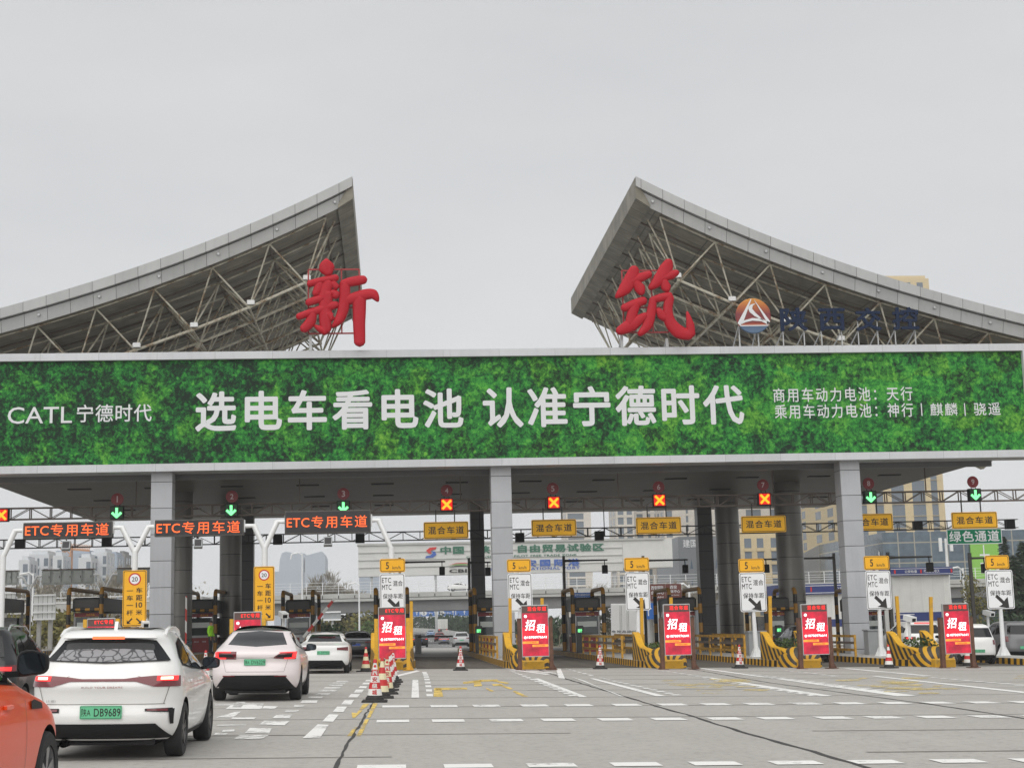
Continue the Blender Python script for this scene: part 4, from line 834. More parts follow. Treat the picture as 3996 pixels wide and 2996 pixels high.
# white ETC/MTC signs with yellow 5 km/h plate on leaning posts
SG = [(1482, 2179, 1581, 2232, 1482, 2237, 1581, 2387, 1530, 2600, 'behind the screen by the cone row'), (1978, 2181, 2071, 2231, 1982, 2236, 2077, 2386, 2035, 2570, 'left of the middle square column foot'), (2436, 2175, 2533, 2227, 2441, 2232, 2536, 2381, 2492, 2565, 'crossed by a thin yellow post'), (2882, 2179, 2982, 2232, 2887, 2233, 2990, 2386, 2953, 2562, 'below the lane 7 board'), (3371, 2168, 3470, 2222, 3380, 2226, 3478, 2377, 3441, 2556, 'just right of the right square column'), (3844, 2166, 3937, 2219, 3849, 2223, 3955, 2375, 3918, 2556, 'beside the evergreen trees')]
for i, (a0, b0, a1, b1, c0, d0, c1, d1, bx, by, lab) in enumerate(SG):
    Y = 66.8 if i else 64.9; p = at(c0, (d0 + d1) / 2, Y); q = at(c1, (d0 + d1) / 2, Y); xm = (c0 + c1) / 2; za, zb = at(xm, d1, Y).z, at(xm, d0, Y).z; base_ = at(bx, by, Y + .1); bz = gz(base_.x, Y) + .28
    t = thing('etc_sign', 'white ETC MTC sign with 5 km/h plate, ' + lab, 'sign', (base_.x, Y, bz), 'white ETC MTC signs')
    b = MB('sign_white'); dx, dz = q.x - p.x, zb - za; b.rrect(p.x, q.x, za, zb, Y, Y + .04, .09, 'sign_white', 'galvanised'); b.rrect(p.x + .035, q.x - .035, za + .035, zb - .035, Y - .003, Y - .001, .075, 'sign_black'); b.rrect(p.x + .06, q.x - .06, za + .06, zb - .06, Y - .006, Y - .004, .06, 'sign_white'); yt = Y - .009
    b.text('ETC', p.x + dx * .09, p.x + dx * .45, zb - dz * .24, zb - dz * .105, yt, 'sign_black', .012, 1.15); b.text('MTC', p.x + dx * .09, p.x + dx * .46, zb - dz * .42, zb - dz * .285, yt, 'sign_black', .012, 1.1); b.text('混合', p.x + dx * .52, p.x + dx * .91, zb - dz * .33, zb - dz * .185, yt, 'sign_black', .012)
    b.text('保持车距', p.x + dx * .12, p.x + dx * .91, zb - dz * .655, zb - dz * .52, yt, 'sign_black', .012, 1.05)
    cx, cz, s_ = p.x + dx * .55, za + dz * .19, dx * .21
    b.fb((cx - s_, yt, cz + s_), (cx + s_ * .6, yt, cz - s_ * .6), .15, .003, 'sign_black'); b.face([(cx + s_ * 1.15, yt - .002, cz - s_ * 1.1), (cx + s_ * 1.0, yt - .002, cz + s_ * .75), (cx + s_ * .55, yt - .002, cz + s_ * .35), (cx - s_ * .1, yt - .002, cz - s_ * .55), (cx - s_ * .7, yt - .002, cz - s_ * .85)], 'sign_black'); b.build('panel', t)
    p2 = at(a0, (b0 + b1) / 2, Y); q2 = at(a1, (b0 + b1) / 2, Y); xm = (a0 + a1) / 2; z2, z3 = at(xm, b1, Y).z, at(xm, b0, Y).z; w_ = q2.x - p2.x; h_ = z3 - z2
    b = MB('sign_yellow'); b.rrect(p2.x, q2.x, z2, z3, Y, Y + .04, .08, 'sign_yellow', 'galvanised'); b.rrect(p2.x + .03, q2.x - .03, z2 + .03, z3 - .03, Y - .003, Y - .001, .07, 'sign_black'); b.rrect(p2.x + .055, q2.x - .055, z2 + .055, z3 - .055, Y - .006, Y - .004, .055, 'sign_yellow')
    b.text('5', p2.x + w_ * .24, p2.x + w_ * .36, z2 + h_ * .24, z3 - h_ * .24, Y - .009, 'sign_black', .02); b.text('km/h', p2.x + w_ * .5, p2.x + w_ * .82, z2 + h_ * .22, z2 + h_ * .46, Y - .009, 'sign_black', .004); b.build('speed_plate', t)
    b = MB('white_metal'); xt = (p.x + q.x) / 2; b.tube([(base_.x, Y + .12, bz), (xt, Y + .1, za + .1), (xt, Y + .1, z3 - .05)], [.12, .085, .08], 14)
    for a in range(4): an = R(45 + 90 * a); b.prism([(.08, 0), (.32, 0), (.3, .06), (.08, .5)], -.012, .012) if False else b.face([(base_.x + .08 * math.cos(an), Y + .12 + .08 * math.sin(an), bz), (base_.x + .33 * math.cos(an), Y + .12 + .33 * math.sin(an), bz), (base_.x + .3 * math.cos(an), Y + .12 + .3 * math.sin(an), bz + .08), (base_.x + .06 * math.cos(an), Y + .12 + .06 * math.sin(an), bz + .55)])
    b.box(base_.x - .26, base_.x + .26, Y - .14, Y + .38, bz - .02, bz + .02); b.build('pole', t)
# ---------------------------------------------------------------- toll islands
NOSE = [(0, 1.42), (.1, 1.36), (.2, 1.2), (.3, 1.0), (.4, .86), (.5, .8), (.62, .78), (.75, .72), (.88, .6), (1.0, .46)]
where = {-21.8: 'farthest left', -16.35: 'second from left', -10.9: 'of the left square column', -5.45: 'behind the pale pink car', 0.0: 'behind the cone row', 5.45: 'of the middle square column', 10.9: 'between lanes 5 and 6', 16.35: 'between lanes 6 and 7', 21.8: 'of the right square column', 27.25: 'at the right photo edge'}
def half(y, y0=58.7): return .95 if y > y0 + 2.6 else .5 + .45 * math.sqrt(max(0, (y - y0) / 2.6))
def island(X):
    z = gz(X, 60); yf = 58.6
    t = thing('toll_island', 'raised toll island with yellow black kerb, ' + where[X], 'traffic island', (X, yf, z), 'toll islands')
    ys_ = [yf, yf + .15, yf + .5, yf + 1.0, yf + 1.7, yf + 2.6, 64, 70, 78, 86, 95, 104]
    out = [(-half(y, yf) * (.35 if i == 0 else .8 if i == 1 else 1), y) for i, y in enumerate(ys_)]; out = out + [(-x, y) for x, y in out[::-1]]
    n = len(out); b = MB('hazard_kerb'); H = .28
    b.raw([(X + x, y, z) for x, y in out] + [(X + x * .985, y + (.015 if y < 59 else 0), z + H) for x, y in out], [(i, (i + 1) % n, n + (i + 1) % n, n + i) for i in range(n)])
    b.build('kerb', t)
    b = MB('kerb_deck'); m_ = n // 2
    b.raw([(X + x * .985, y, z + H + .002) for x, y in out], [(i, i + 1, n - 2 - i, n - 1 - i) for i in range(m_ - 1)]); b.build('deck', t)
    if -11 < X < 22:
        q = MB('hazard_wave'); N = 24; y0, y1 = yf + .35, yf + 4.0
        for sg in (-1, 1):
            rg = []
            for k in range(N + 1):
                u = k / N; y = y1 + (y0 - y1) * u; h = float(np.interp(u, [a for a, _ in NOSE], [c for _, c in NOSE])); xo = sg * (half(y, yf) * .93); xi = xo - sg * (.3 if u < .7 else .3 - .12 * (u - .7) / .3)
                rg.append([(X + xo, y, z + H), (X + xo * .97, y, z + h - .03), (X + xo * .95, y, z + h), (X + xi, y, z + h), (X + xi, y, z + H)])
            for i in range(N):
                for j in range(4): q.face([rg[i][j], rg[i + 1][j], rg[i + 1][j + 1], rg[i][j + 1]], 'yellow_paint' if j in (1, 2) else 'hazard_wave')
            q.face(rg[0]); q.face(rg[-1][::-1])
        q.build('nose_wall', t)
        q = MB('hazard_fan'); rg = []
        for k in range(17):
            a = math.pi * k / 16; ca = math.copysign(abs(math.cos(a)) ** .62, math.cos(a)); sa = math.sin(a) ** .7
            rg.append([(X + ca * w_, yf + y_, z + .02 + h_ * sa) for y_, w_, h_ in ((1.6, .84, .6), (1.25, .82, .79), (.8, .78, .76), (.45, .72, .68), (.22, .64, .56), (.1, .55, .4), (.06, .48, .02))])
        q.loft(rg, False); q.build('front_hump', t)
        q = MB('yellow_paint'); q.bbox(X - .42, X + .42, yf - .42, yf + .1, z, z + .34, .05); q.build('front_block', t)
        hd = MB('leaf_mid')
        for k in range(420):
            p = Vector((X + random.uniform(-.5, .5), random.uniform(yf + 1.5, yf + 3.7), z + H + random.uniform(.25, .8 if -2 < X - 16 < 8 else .62))); d = [Vector((random.uniform(-1, 1), random.uniform(-1, 1), random.uniform(-.4, 1))) * .09 for _ in range(2)]
            hd.face([p, p + d[0], p + d[0] + d[1], p + d[1]], random.choice(('leaf_mid', 'leaf_dark')))
        tag(single(hd, 'island_hedge', 'low green hedge inside the striped nose, island ' + where[X], 'hedge', (X, yf + 2.4, z + H), 'hedges on the islands'))
for X in ISL[:-1]: island(X)
# ---------------------------------------------------------------- red advertising screens
LED = [(-10.88, 57.6, 'ETC专用', 'mostly hidden by the nearest white car'), (-5.42, 57.4, 'ETC专用', 'half hidden by the pale pink car'), (0.01, 57.2, 'ETC专用', 'beside the row of cones'), (5.43, 57.0, '混合车道', 'below the lane 5 board'), (10.9, 57.0, '混合车道', 'below the lane 6 board'), (16.28, 57.0, '混合车道', 'below the lane 7 board'), (21.9, 57.0, '混合车道', 'beside the small white van')]
for i, (X, Y, s_, lab) in enumerate(LED):
    z = gz(X, Y); t = thing('advertising_screen', 'red lit advertising screen ' + lab, 'advertising screen', (X, Y, z), 'red advertising screens')
    hz0, hz1, hw_ = .58, 2.52, .52; zg_ = z
    b = MB('rust_steel' if i > 2 else 'yellow_paint')
    for sg in (-1, 1):
        b.box(X + sg * .6 - .07, X + sg * .6 + .07, Y + .02, Y + .26, z, z + 1.95); b.box(X + sg * .6 - .2, X + sg * .6 + .2, Y - .12, Y + .4, z, z + .025)
        b.face([(X + sg * .6 - sg * .07, Y + .1, z + .02), (X + sg * .6 + sg * .2, Y + .1, z + .02), (X + sg * .6 - sg * .0, Y + .1, z + .35)])
    b.build('post', t); z += (-.54, -.31, -.14, -.08, -.05, -.05, -.04)[i]
    b = MB('galvanised'); b.bbox(X - hw_, X + hw_, Y, Y + .16, z + hz0, z + hz1, .015); b.box(X - .5, X + .5, Y + .16, Y + .3, z + 1.2, z + 1.5, 'rust_steel'); b.build('case', t)
    b = MB('screen_poster'); y = Y - .004; b.box(X - hw_ + .025, X + hw_ - .025, y, y + .003, z + hz0 + .03, z + hz1 - .3); b.box(X - hw_ + .025, X + hw_ - .025, y, y + .003, z + hz1 - .3, z + hz1 - .03, 'screen_dark')
    b.text(s_, X - .28 if len(s_) == 4 else X - .24, X + .44, z + hz1 - .225, z + hz1 - .06, y - .004, 'led_red', .02, 1.2)
    b.disc((X - .36, y - .003, z + hz1 - .42), .055, 'led_white', 18, r0=.03); b.disc((X - .36, y - .003, z + hz1 - .42), .016, 'led_white', 10)
    sh = lambda v: Vector((v.x + (v.z - z - 1.72) * .16, v.y, v.z))
    b.text('招', X - .38, X - .02, z + 1.57, z + 1.97, y - .004, 'led_white', .012, T=sh); b.text('租', X + .07, X + .4, z + 1.47, z + 1.8, y - .004, 'led_white', .012, T=sh)
    b.text('18700976641', X - .3, X + .43, z + 1.265, z + 1.355, y - .004, 'led_white', .012); b.disc((X - .385, y - .004, z + 1.305), .05, 'led_white', 16, r0=.034); b.fb((X - .405, y - .005, z + 1.325), (X - .365, y - .005, z + 1.285), .018, .003, 'led_white')
    b.box(X - hw_ + .03, X + .12, y - .005, y - .002, z + 1.075, z + 1.16, 'led_ribbon'); b.box(X - .12, X + hw_ - .04, y - .005, y - .002, z + .95, z + 1.035, 'led_ribbon')
    b.text('户外广告 诚邀加盟', X - .34, X + .04, z + 1.1, z + 1.14, y - .008, 'sign_red', .02); b.text('交通媒体全省覆盖', X - .05, X + .36, z + .972, z + 1.012, y - .008, 'sign_red', .02)
    b.build('screen', t)
# ---------------------------------------------------------------- guard hoops and toll booths
def hoop(b, X, ya, yb, z0, h, r=.115):
    c = .35; pts = [(X, ya, z0), (X, ya, z0 + h - c)]
    for k in range(1, 6): a = math.pi / 2 * k / 5; pts.append((X, ya + c - c * math.cos(a), z0 + h - c + c * math.sin(a)))
    for k in range(0, 5): a = math.pi / 2 * k / 5; pts.append((X, yb - c + c * math.sin(a), z0 + h - c + c * math.cos(a)))
    pts += [(X, yb, z0 + h - c), (X, yb, z0)]
    b.tube(pts, r, 12)
for X in ISL[:-1]:
    z = gz(X, 60) + .28; ya, yb = {-21.8: (82.4, 88.8), -16.35: (82, 92.5), -10.9: (87, 93), -5.45: (88.5, 96)}.get(X, (83.0, 87.6)); hh = 3.45
    wl = where[X]
    for sg, side in ((-1, 'left'), (1, 'right')):
        t = thing('guard_hoop', 'black and yellow hoop, %s side of the island %s' % (side, wl), 'guard hoop', (X + sg * .86, ya, z), 'striped guard hoops')
        b = MB('hazard_tube'); hoop(b, X + sg * .86, ya, yb, z, hh); b.build('tube_frame', t)
        b = MB('truss_dark'); b.box(X + sg * .86 - .2, X + sg * .86 + .2, ya - .2, ya + .2, z, z + .03); b.box(X + sg * .86 - .2, X + sg * .86 + .2, yb - .2, yb + .2, z, z + .03); b.build('foot_plate', t)
    b = MB('hazard_beam'); b.tube([(X - .86, ya + .05, z + 2.35), (X + .86, ya + .05, z + 2.35)], .08, 10); single(b, 'guard_crossbar', 'striped crossbar between the hoops, island ' + wl, 'crossbar', (X, ya, z + 2.35), 'striped crossbars')
    t = thing('toll_booth', 'toll booth with red lower panel, island ' + wl, 'toll booth', (X, ya + 1, z), 'toll booths')
    y0, y1, w_ = ya + .6, yb - .4, .66
    for sx_ in (-1, 1):
        for ya_ in (y0, y1 - .1): b = MB('steel_clad'); b.box(X + sx_ * w_ - .05, X + sx_ * w_ + .05, ya_, ya_ + .1, z, z + 2.25); b.build('corner_post', t)
    b = MB('steel_clad'); b.box(X - w_, X + w_, y0 - .01, y0 + .08, z + .82, z + .95); b.build('counter', t)
    b = MB('booth_red'); b.box(X - w_ + .05, X + w_ - .05, y0 + .02, y1 - .02, z, z + .82); b.text('收费', X + .05, X + .28, z + .55, z + .64, y0 + .015, 'letter_white', .01); b.text('0331', X - .4, X - .15, z + .55, z + .63, y0 + .015, 'letter_white', .01); b.build('red_panel', t)
    b = MB('booth_glass'); b.box(X - w_ + .05, X + w_ - .05, y0 + .03, y1 - .03, z + .95, z + 1.95); b.build('window', t)
    b = MB('booth_blind'); b.box(X - w_ + .12, X + w_ - .12, y0 + .018, y0 + .026, z + 1.38, z + 1.68); b.build('blind', t)
    b = MB('booth_red'); b.box(X - w_, X + w_, y0 - .02, y0 + .1, z + 1.98, z + 2.2); b.text('欢迎光临', X - .05, X + .4, z + 2.03, z + 2.14, y0 - .024, 'sign_yellow', .004); b.build('name_band', t)
    b = MB('booth_dark'); b.bbox(X - .74, X + .74, y0 - .25, y1 + .2, z + 2.25, z + 3.0, .1)
    for k in range(5): b.box(X - .6, X + .6, y0 - .262, y0 - .25, z + 2.5 + k * .07, z + 2.53 + k * .07, 'dark_steel')
    b.build('roof_unit', t)
    if X in (5.45, 10.9, 16.35, 21.8, -10.9):
        L = thing('fee_display', 'small dark fee display with green digits, island ' + wl, 'fee display', (X - 1.05 + .2, 80.5, z), 'fee displays')
        b = MB('booth_dark'); b.bbox(X - 1.0, X - .62, 80.5, 80.75, z, z + 1.45, .03); b.build('case', L)
        b = MB('led_green'); b.text('通行', X - .93, X - .7, z + 1.1, z + 1.28, 80.49, 'led_green', .03) if X != 16.35 else [b.text(s_, X - .96, X - .66, z + zz, z + zz + .14, 80.49, 'led_green', .03) for s_, zz in (('车辆', 1.2), ('通行', 1.02))]; b.build('digits', L)
# fee display in lane 7
# ---------------------------------------------------------------- yellow guard rails on the island edges
def rail(X, sg, ya, yb, lab):
    z = gz(X, 60) + .28; x = X + sg * .86; t = thing('guard_rail', 'yellow three-bar guard rail, island ' + lab, 'guard rail', (x, ya, z), 'yellow guard rails')
    for h, m_ in ((.92, 'rail_yellow'), (.62, 'truss_brown'), (.3, 'rail_yellow')):
        b = MB(m_); b.box(x - .03, x + .03, ya, yb, z + h - .055, z + h + .055); b.build('rail', t)
    n = max(2, int((yb - ya) / 2.4)) + 1
    for k in range(n):
        y = ya + (yb - ya) * k / (n - 1); b = MB('rail_yellow'); b.box(x - .045, x + .045, y - .045, y + .045, z, z + .98); b.build('post', t)
for X, sg, ya, yb, l_ in ((5.45, -1, 66, 79, 'of the middle square column, left edge'), (10.9, -1, 65.5, 79, 'between lanes 5 and 6, left edge'), (16.35, -1, 65.5, 80, 'between lanes 6 and 7, left edge'), (21.8, -1, 67, 78, 'of the right square column, left edge'), (-5.45, -1, 70, 80, 'behind the pale pink car, left edge'), (10.9, 1, 70, 79, 'between lanes 5 and 6, right edge'), (5.45, 1, 76, 82, 'of the middle square column, right edge'), (16.35, 1, 72, 80, 'between lanes 6 and 7, right edge')): rail(X, sg, ya, yb, l_)
# electrical cabinets
for x0, x1, y0, y1, l_ in ((2925, 2993, 2461, 2560, 'behind the sign pole of lane 7'), (2478, 2492, 2461, 2560, 'behind the sign pole of lane 6'), (3392, 3452, 2455, 2552, 'at the foot of the right square column')):
    Y = 69.5; p = at(x0, 2550, Y); q = at(x1, 2550, Y); zt = at(x0, y0, Y).z; zb = gz(p.x, Y) + .28; b = MB('cabinet'); b.bbox(p.x, q.x, Y, Y + .7, zb, zt - .06, .02); b.box(p.x - .04, q.x + .04, Y - .05, Y + .75, zt - .06, zt); single(b, 'control_cabinet', 'grey steel cabinet with overhanging lid ' + l_, 'cabinet', (p.x, Y, zb), 'grey cabinets')
# thin yellow posts at the noses
for x, y0, y1, Y, l_ in ((1605, 2345, 2480, 62.5, 'right of the screen beside the cone row'), (1990, 2333, 2472, 62.5, 'left of the lane 5 screen'), (2115, 2333, 2470, 63, 'behind the lane 5 screen'), (2503, 2331, 2468, 62.5, 'crossing the white sign of lane 6'), (2618, 2330, 2465, 63, 'behind the lane 6 screen'), (3004, 2325, 2466, 62.5, 'left of the lane 7 screen'), (3508, 2325, 2465, 62.6, 'leaning above the rightmost striped nose'), (3632, 2328, 2490, 63, 'left of the rightmost red screen')):
    p = at(x, y1, Y); q = at(x - (9 if 'leaning' in l_ else 0), y0, Y); b = MB('yellow_paint'); b.bar((p.x, Y, gz(p.x, Y) + .28), (q.x, Y, q.z), .13); single(b, 'marker_post', 'thin yellow square post ' + l_, 'post', (p.x, Y, gz(p.x, Y) + .28), 'thin yellow posts')
# camera arms over the lanes
for px, Y, arm, l_ in ((1560, 92, (1737, 2190), 'behind the sign at the cone row'), (1830, 94, (1915, 2193), 'beside the rear middle column'), (2200, 94, (2370, 2184), 'between the lane 5 screen and lane 6'), (2510, 94, (2683, 2183), 'with its lamp right of the lane 6 speed plate'), (3255, 94, (2975, 2182), 'reaching left behind the dark round column'), (3466, 82, (3636, 2171), 'right of the right square column'), (3786, 82, (3850, 2176), 'left of the rightmost speed plate')):
    p = at(px, 2200, Y); q = at(*arm, Y); zb = gz(p.x, Y) + .28; t = thing('camera_pole', 'dark pole with lamp arm, ' + l_, 'camera pole', (p.x, Y, zb), 'camera poles over the lanes')
    b = MB('dark_steel'); b.bar((p.x, Y, zb), (p.x, Y, q.z + .3), .16); b.build('pole', t)
    b = MB('dark_steel'); b.tube([(p.x, Y, q.z), (p.x + (q.x - p.x) * .2, Y, q.z), (q.x, Y, q.z)], [.1, .06, .05], 8); b.build('arm', t)
    k = 1 if q.x > p.x else -1; e = q.x - k * .2; b = MB('black_box'); b.bbox(e - .17, e + .17, Y - .3, Y + .05, q.z - .85, q.z - .32, .03); b.bar((e, Y - .1, q.z - .34), (e, Y - .05, q.z), .05); b.build('lamp_box', t)
# barrier arms
def arm(p, q, r, mat, lab, cb=True):
    t = thing('barrier_gate', lab, 'barrier', p, 'lane barriers')
    b = MB(mat); b.bar(p, q, r, r * 1.6); b.build('arm', t)
    if cb:
        z = gz(p[0], p[1]); b = MB('cabinet'); b.bbox(p[0] - .2, p[0] + .2, p[1] + .06, p[1] + .45, z, p[2] + .15, .03); b.build('post', t)
p = at(1183, 2486, 82); q = at(1308, 2332, 82); arm(p, q, .09, 'barrier_paint', 'raised slanting red and white barrier arm in lane 3')
p = at(1632, 2484, 96); q = at(1767, 2481, 96); arm(p, q, .06, 'truss_dark', 'lowered dark barrier arm across lane 4')
p = at(725, 2560, 80); q = at(727, 2325, 80); arm(p, q, .08, 'barrier_paint', 'upright red and white barrier arm before the left round column')
# cctv on short posts
for px, y0, y1, Y, l_ in ((1105, 2390, 2470, 66, 'between the pale pink car roof and a booth'), (565, 2425, 2450, 64.9, 'at the corner of the first yellow 20 sign'), (3548, 2405, 2480, 66, 'above the rightmost striped nose'), (3856, 2385, 2440, 75, 'beside the rightmost sign pole')):
    p = at(px, y0, Y); t = thing('security_camera', 'white security camera on a short post ' + l_, 'camera', (p.x, Y, gz(p.x, Y)), 'white security cameras')
    b = MB('white_metal'); b.tube([(p.x, Y + .1, gz(p.x, Y) + .28), (p.x, Y + .1, p.z - .2)], .07, 10); b.build('post', t)
    mt_ = Matrix.Translation((p.x, Y, p.z - .08)) @ Matrix.Rotation(R(20), 4, 'Z') @ Matrix.Rotation(R(12), 4, 'X'); b = MB('white_metal'); b.box(-.15, .15, -.32, .25, -.12, .12, mt=lambda v: mt_ @ v); b.box(-.1, .1, -.325, -.32, -.09, .06, 'black_box', mt=lambda v: mt_ @ v); b.build('camera_body', t)
# ---------------------------------------------------------------- cones
def cone(alt, text):
    t = thing('traffic_cone', 'cone', 'traffic cone', (0, 0, 0)); H = .9
    b = MB('rubber'); b.bbox(-.27, .27, -.27, .27, 0, .045, .015); b.lathe([(.2, .04), (.19, .1), (.165, .12), (.165, .14)], n=20); b.build('base', t)
    b = MB('cone_red'); N = 5; r0, r1 = .16, .035; pr, ms = [], []; cols = ('cone_white', 'cone_red') if not alt else ('cone_cream', 'cone_red')
    for k in range(N + 1):
        u = k / N; pr.append((r0 + (r1 - r0) * u, .14 + .68 * u))
        if k < N: ms.append(cols[k % 2])
    pr += [(.045, .825), (.045, .85), (.03, .9), (0, .9)]; ms += ['cone_red'] * 4
    b.lathe(pr, n=24, mats=ms)
    if text:
        for k, ch in enumerate(('城', '绕', '安', '西')):
            zc = .14 + .68 * (k + .5) / N; r = r0 + (r1 - r0) * (k + .5) / N; hh = .052; dy = (r0 - r1) / .68
            wr = lambda v, zc=zc, r=r: Vector(((r + .004 - v.y - (v.z - zc) * dy) * math.sin(v.x / r), -(r + .004 - v.y - (v.z - zc) * dy) * math.cos(v.x / r), v.z))
            b.text(ch, -hh, hh, zc - hh, zc + hh, 0, 'cone_red' if k % 2 == 0 else 'cone_white', .03, T=wr)
        zc = .14 + .68 * .9; b.disc((0, -(r0 + (r1 - r0) * .9) - .006, zc), .03, 'cone_red', 14)
    b.build('body', t); return t
proto = {}
cl = [(1462, 2738, 0, 1, 'nearest cone of the diagonal row, with four red and white characters'), (1490, 2723, 1, 0, 'cream and red cone directly behind the nearest lettered cone'), (1509, 2707, 1, 1, 'cream and red lettered cone, third in the diagonal row'), (1509, 2694, 0, 0, 'fourth cone of the diagonal row from its near end'), (1516, 2681, 0, 0, 'fifth cone of the diagonal row from its near end'), (1521, 2672, 0, 0, 'sixth cone of the diagonal row from its near end'), (1524, 2663, 0, 0, 'seventh cone of the diagonal row from its near end'), (1532, 2654, 0, 1, 'farthest cone of the diagonal row, lettered, beside the screen'),
      (1427, 2620, 1, 0, 'cream and red cone left of the screen, behind the dark sedan'), (1797, 2615, 0, 1, 'lettered cone alone at the mouth of lane 4'), (2342, 2609, 0, 1, 'lettered cone alone at the mouth of lane 5'), (2887, 2606, 0, 1, 'lettered cone alone at the mouth of lane 6'), (3470, 2606, 0, 0, 'plain striped cone at the mouth of lane 7'), (3777, 2598, 0, 0, 'plain striped cone behind the rightmost red screen'), (862, 2640, 0, 1, 'cone half hidden left of the pale pink car'), (800, 2650, 0, 1, 'cone behind the mirror of the nearest white car')]
for px, py, alt, tx, l_ in cl:
    p = gnd(px, py); k = (alt, tx)
    if k not in proto: proto[k] = o = cone(*k)
    else: o = dup(proto[k])
    o.location = (p.x, p.y, p.z + .004); o['label'] = l_; o['group'] = 'traffic cones'; o.rotation_euler = (0, math.atan(KX), random.uniform(-.12, .12) if tx else random.uniform(-1, 1))
# ---------------------------------------------------------------- vehicles
def pchip(xs, ys, x):
    xs, ys = np.array(xs, float), np.array(ys, float); h = np.diff(xs); d = np.diff(ys) / h; mm = np.zeros(len(xs))
    mm[0], mm[-1] = d[0], d[-1]
    for i in range(1, len(xs) - 1):
        if d[i - 1] * d[i] > 0:
            w1, w2 = 2 * h[i] + h[i - 1], h[i] + 2 * h[i - 1]; mm[i] = (w1 + w2) / (w1 / d[i - 1] + w2 / d[i])
    x = min(max(x, xs[0]), xs[-1]); i = min(len(h) - 1, max(0, int(np.searchsorted(xs, x) - 1))); t = (x - xs[i]) / h[i]
    return float(ys[i] * (1 + 2 * t) * (1 - t) ** 2 + mm[i] * h[i] * t * (1 - t) ** 2 + ys[i + 1] * t * t * (3 - 2 * t) + mm[i + 1] * h[i] * t * t * (t - 1))
class Car:
    """body of stacked outlines: rows (z, half width, rear y, front y)"""
    def __init__(s, rows, dr=.42, df=.7, n=2.7):
        s.r = rows; s.z = [q[0] for q in rows]; s.dr, s.df, s.n = dr, df, n
    def p(s, z): return [pchip(s.z, [q[k] for q in s.r], z) for k in (1, 2, 3)]
    def rear(s, x, z):
        w, yr, yf = s.p(z); u = min(1, abs(x) / w); return yr + s.dr * (1 - (1 - u ** s.n) ** (1 / s.n))
    def side(s, y, z):
        w, yr, yf = s.p(z); L = yf - yr; w *= 1 - .035 * ((y - yr - L * .45) / (L * .5)) ** 2 * (1 if y > yr + L * .45 else .35)
        a = y - yr; b = yf - y
        if a < s.dr: return w * (1 - min(1, max(0, (s.dr - a) / s.dr)) ** s.n) ** (1 / s.n)
        if b < s.df: return w * (1 - min(1, max(0, (s.df - b) / s.df)) ** s.n) ** (1 / s.n)
        return w
    def ring(s, z, m=9, ns=9):
        w, yr, yf = s.p(z); pts = []
        dr, df = s.dr, min(s.df, (yf - yr) * .45)
        ys_ = []
        for k in range(m + 1):
            a = math.pi / 2 * k / m; ys_.append((math.sin(a) ** (2 / s.n), yr + dr * (1 - math.cos(a) ** (2 / s.n) if k < m else 1)))
        half = [(f * s.side(yr + dr, z) if k else 0, y) for k, (f, y) in enumerate(ys_)]
        y0, y1 = yr + dr, yf - df
        for k in range(1, ns): y = y0 + (y1 - y0) * k / ns; half.append((s.side(y, z), y))
        for k in range(m + 1):
            a = math.pi / 2 * (1 - k / m); half.append((s.side(y1, z) * math.sin(a) ** (2 / s.n), yf - df * (1 - math.cos(a) ** (2 / s.n) if k else 1)))
        return [(x, y, z) for x, y in half] + [(-x, y, z) for x, y in half[-2:0:-1]]
    def body(s, mat, zs, low=None, lowmat='plastic_black', roof=None, roofmat=None):
        b = MB(mat); R_ = [s.ring(z) for z in zs]
        for i in range(len(R_) - 1):
            zm = (zs[i] + zs[i + 1]) / 2; b.loft(R_[i:i + 2], True, lowmat if low and zm < low else roofmat if roof and zm > roof else mat, True)
        b.face(R_[0][::-1], 'plastic_black'); b.face(R_[-1], roofmat or mat); return b
    def rpatch(s, b, lo, up, mat, off=.008, nu=14, nv=4):
        """patch on the tail between two polylines of (x, z)"""
        def on(pl, u): xs_ = [q[0] for q in pl]; X = xs_[0] + (xs_[-1] - xs_[0]) * u; return X, float(np.interp(X, xs_, [q[1] for q in pl]))
        g_ = []
        for j in range(nv + 1):
            for i in range(nu + 1):
                a, c = on(lo, i / nu), on(up, i / nu); x = a[0] + (c[0] - a[0]) * j / nv; z = a[1] + (c[1] - a[1]) * j / nv
                w = s.p(z)[0]; x = max(-w * .985, min(w * .985, x)); k = abs(x) / w; g_.append((x + math.copysign(off * k ** 3, x), s.rear(x, z) - off, z))
        b.raw(g_, [(j * (nu + 1) + i, j * (nu + 1) + i + 1, (j + 1) * (nu + 1) + i + 1, (j + 1) * (nu + 1) + i) for j in range(nv) for i in range(nu)], mat, True)
    def spatch(s, b, lo, up, mat, sg=1, off=.008, nu=14, nv=4):
        """patch on the flank between two polylines of (y, z)"""
        def on(pl, u): xs_ = [q[0] for q in pl]; X = xs_[0] + (xs_[-1] - xs_[0]) * u; return X, float(np.interp(X, xs_, [q[1] for q in pl]))
        g_ = []
        for j in range(nv + 1):
            for i in range(nu + 1):
                a, c = on(lo, i / nu), on(up, i / nu); y = a[0] + (c[0] - a[0]) * j / nv; z = a[1] + (c[1] - a[1]) * j / nv; g_.append((sg * (s.side(y, z) + off), y, z))
        b.raw(g_, [(j * (nu + 1) + i, j * (nu + 1) + i + 1, (j + 1) * (nu + 1) + i + 1, (j + 1) * (nu + 1) + i) for j in range(nv) for i in range(nu)], mat, True)
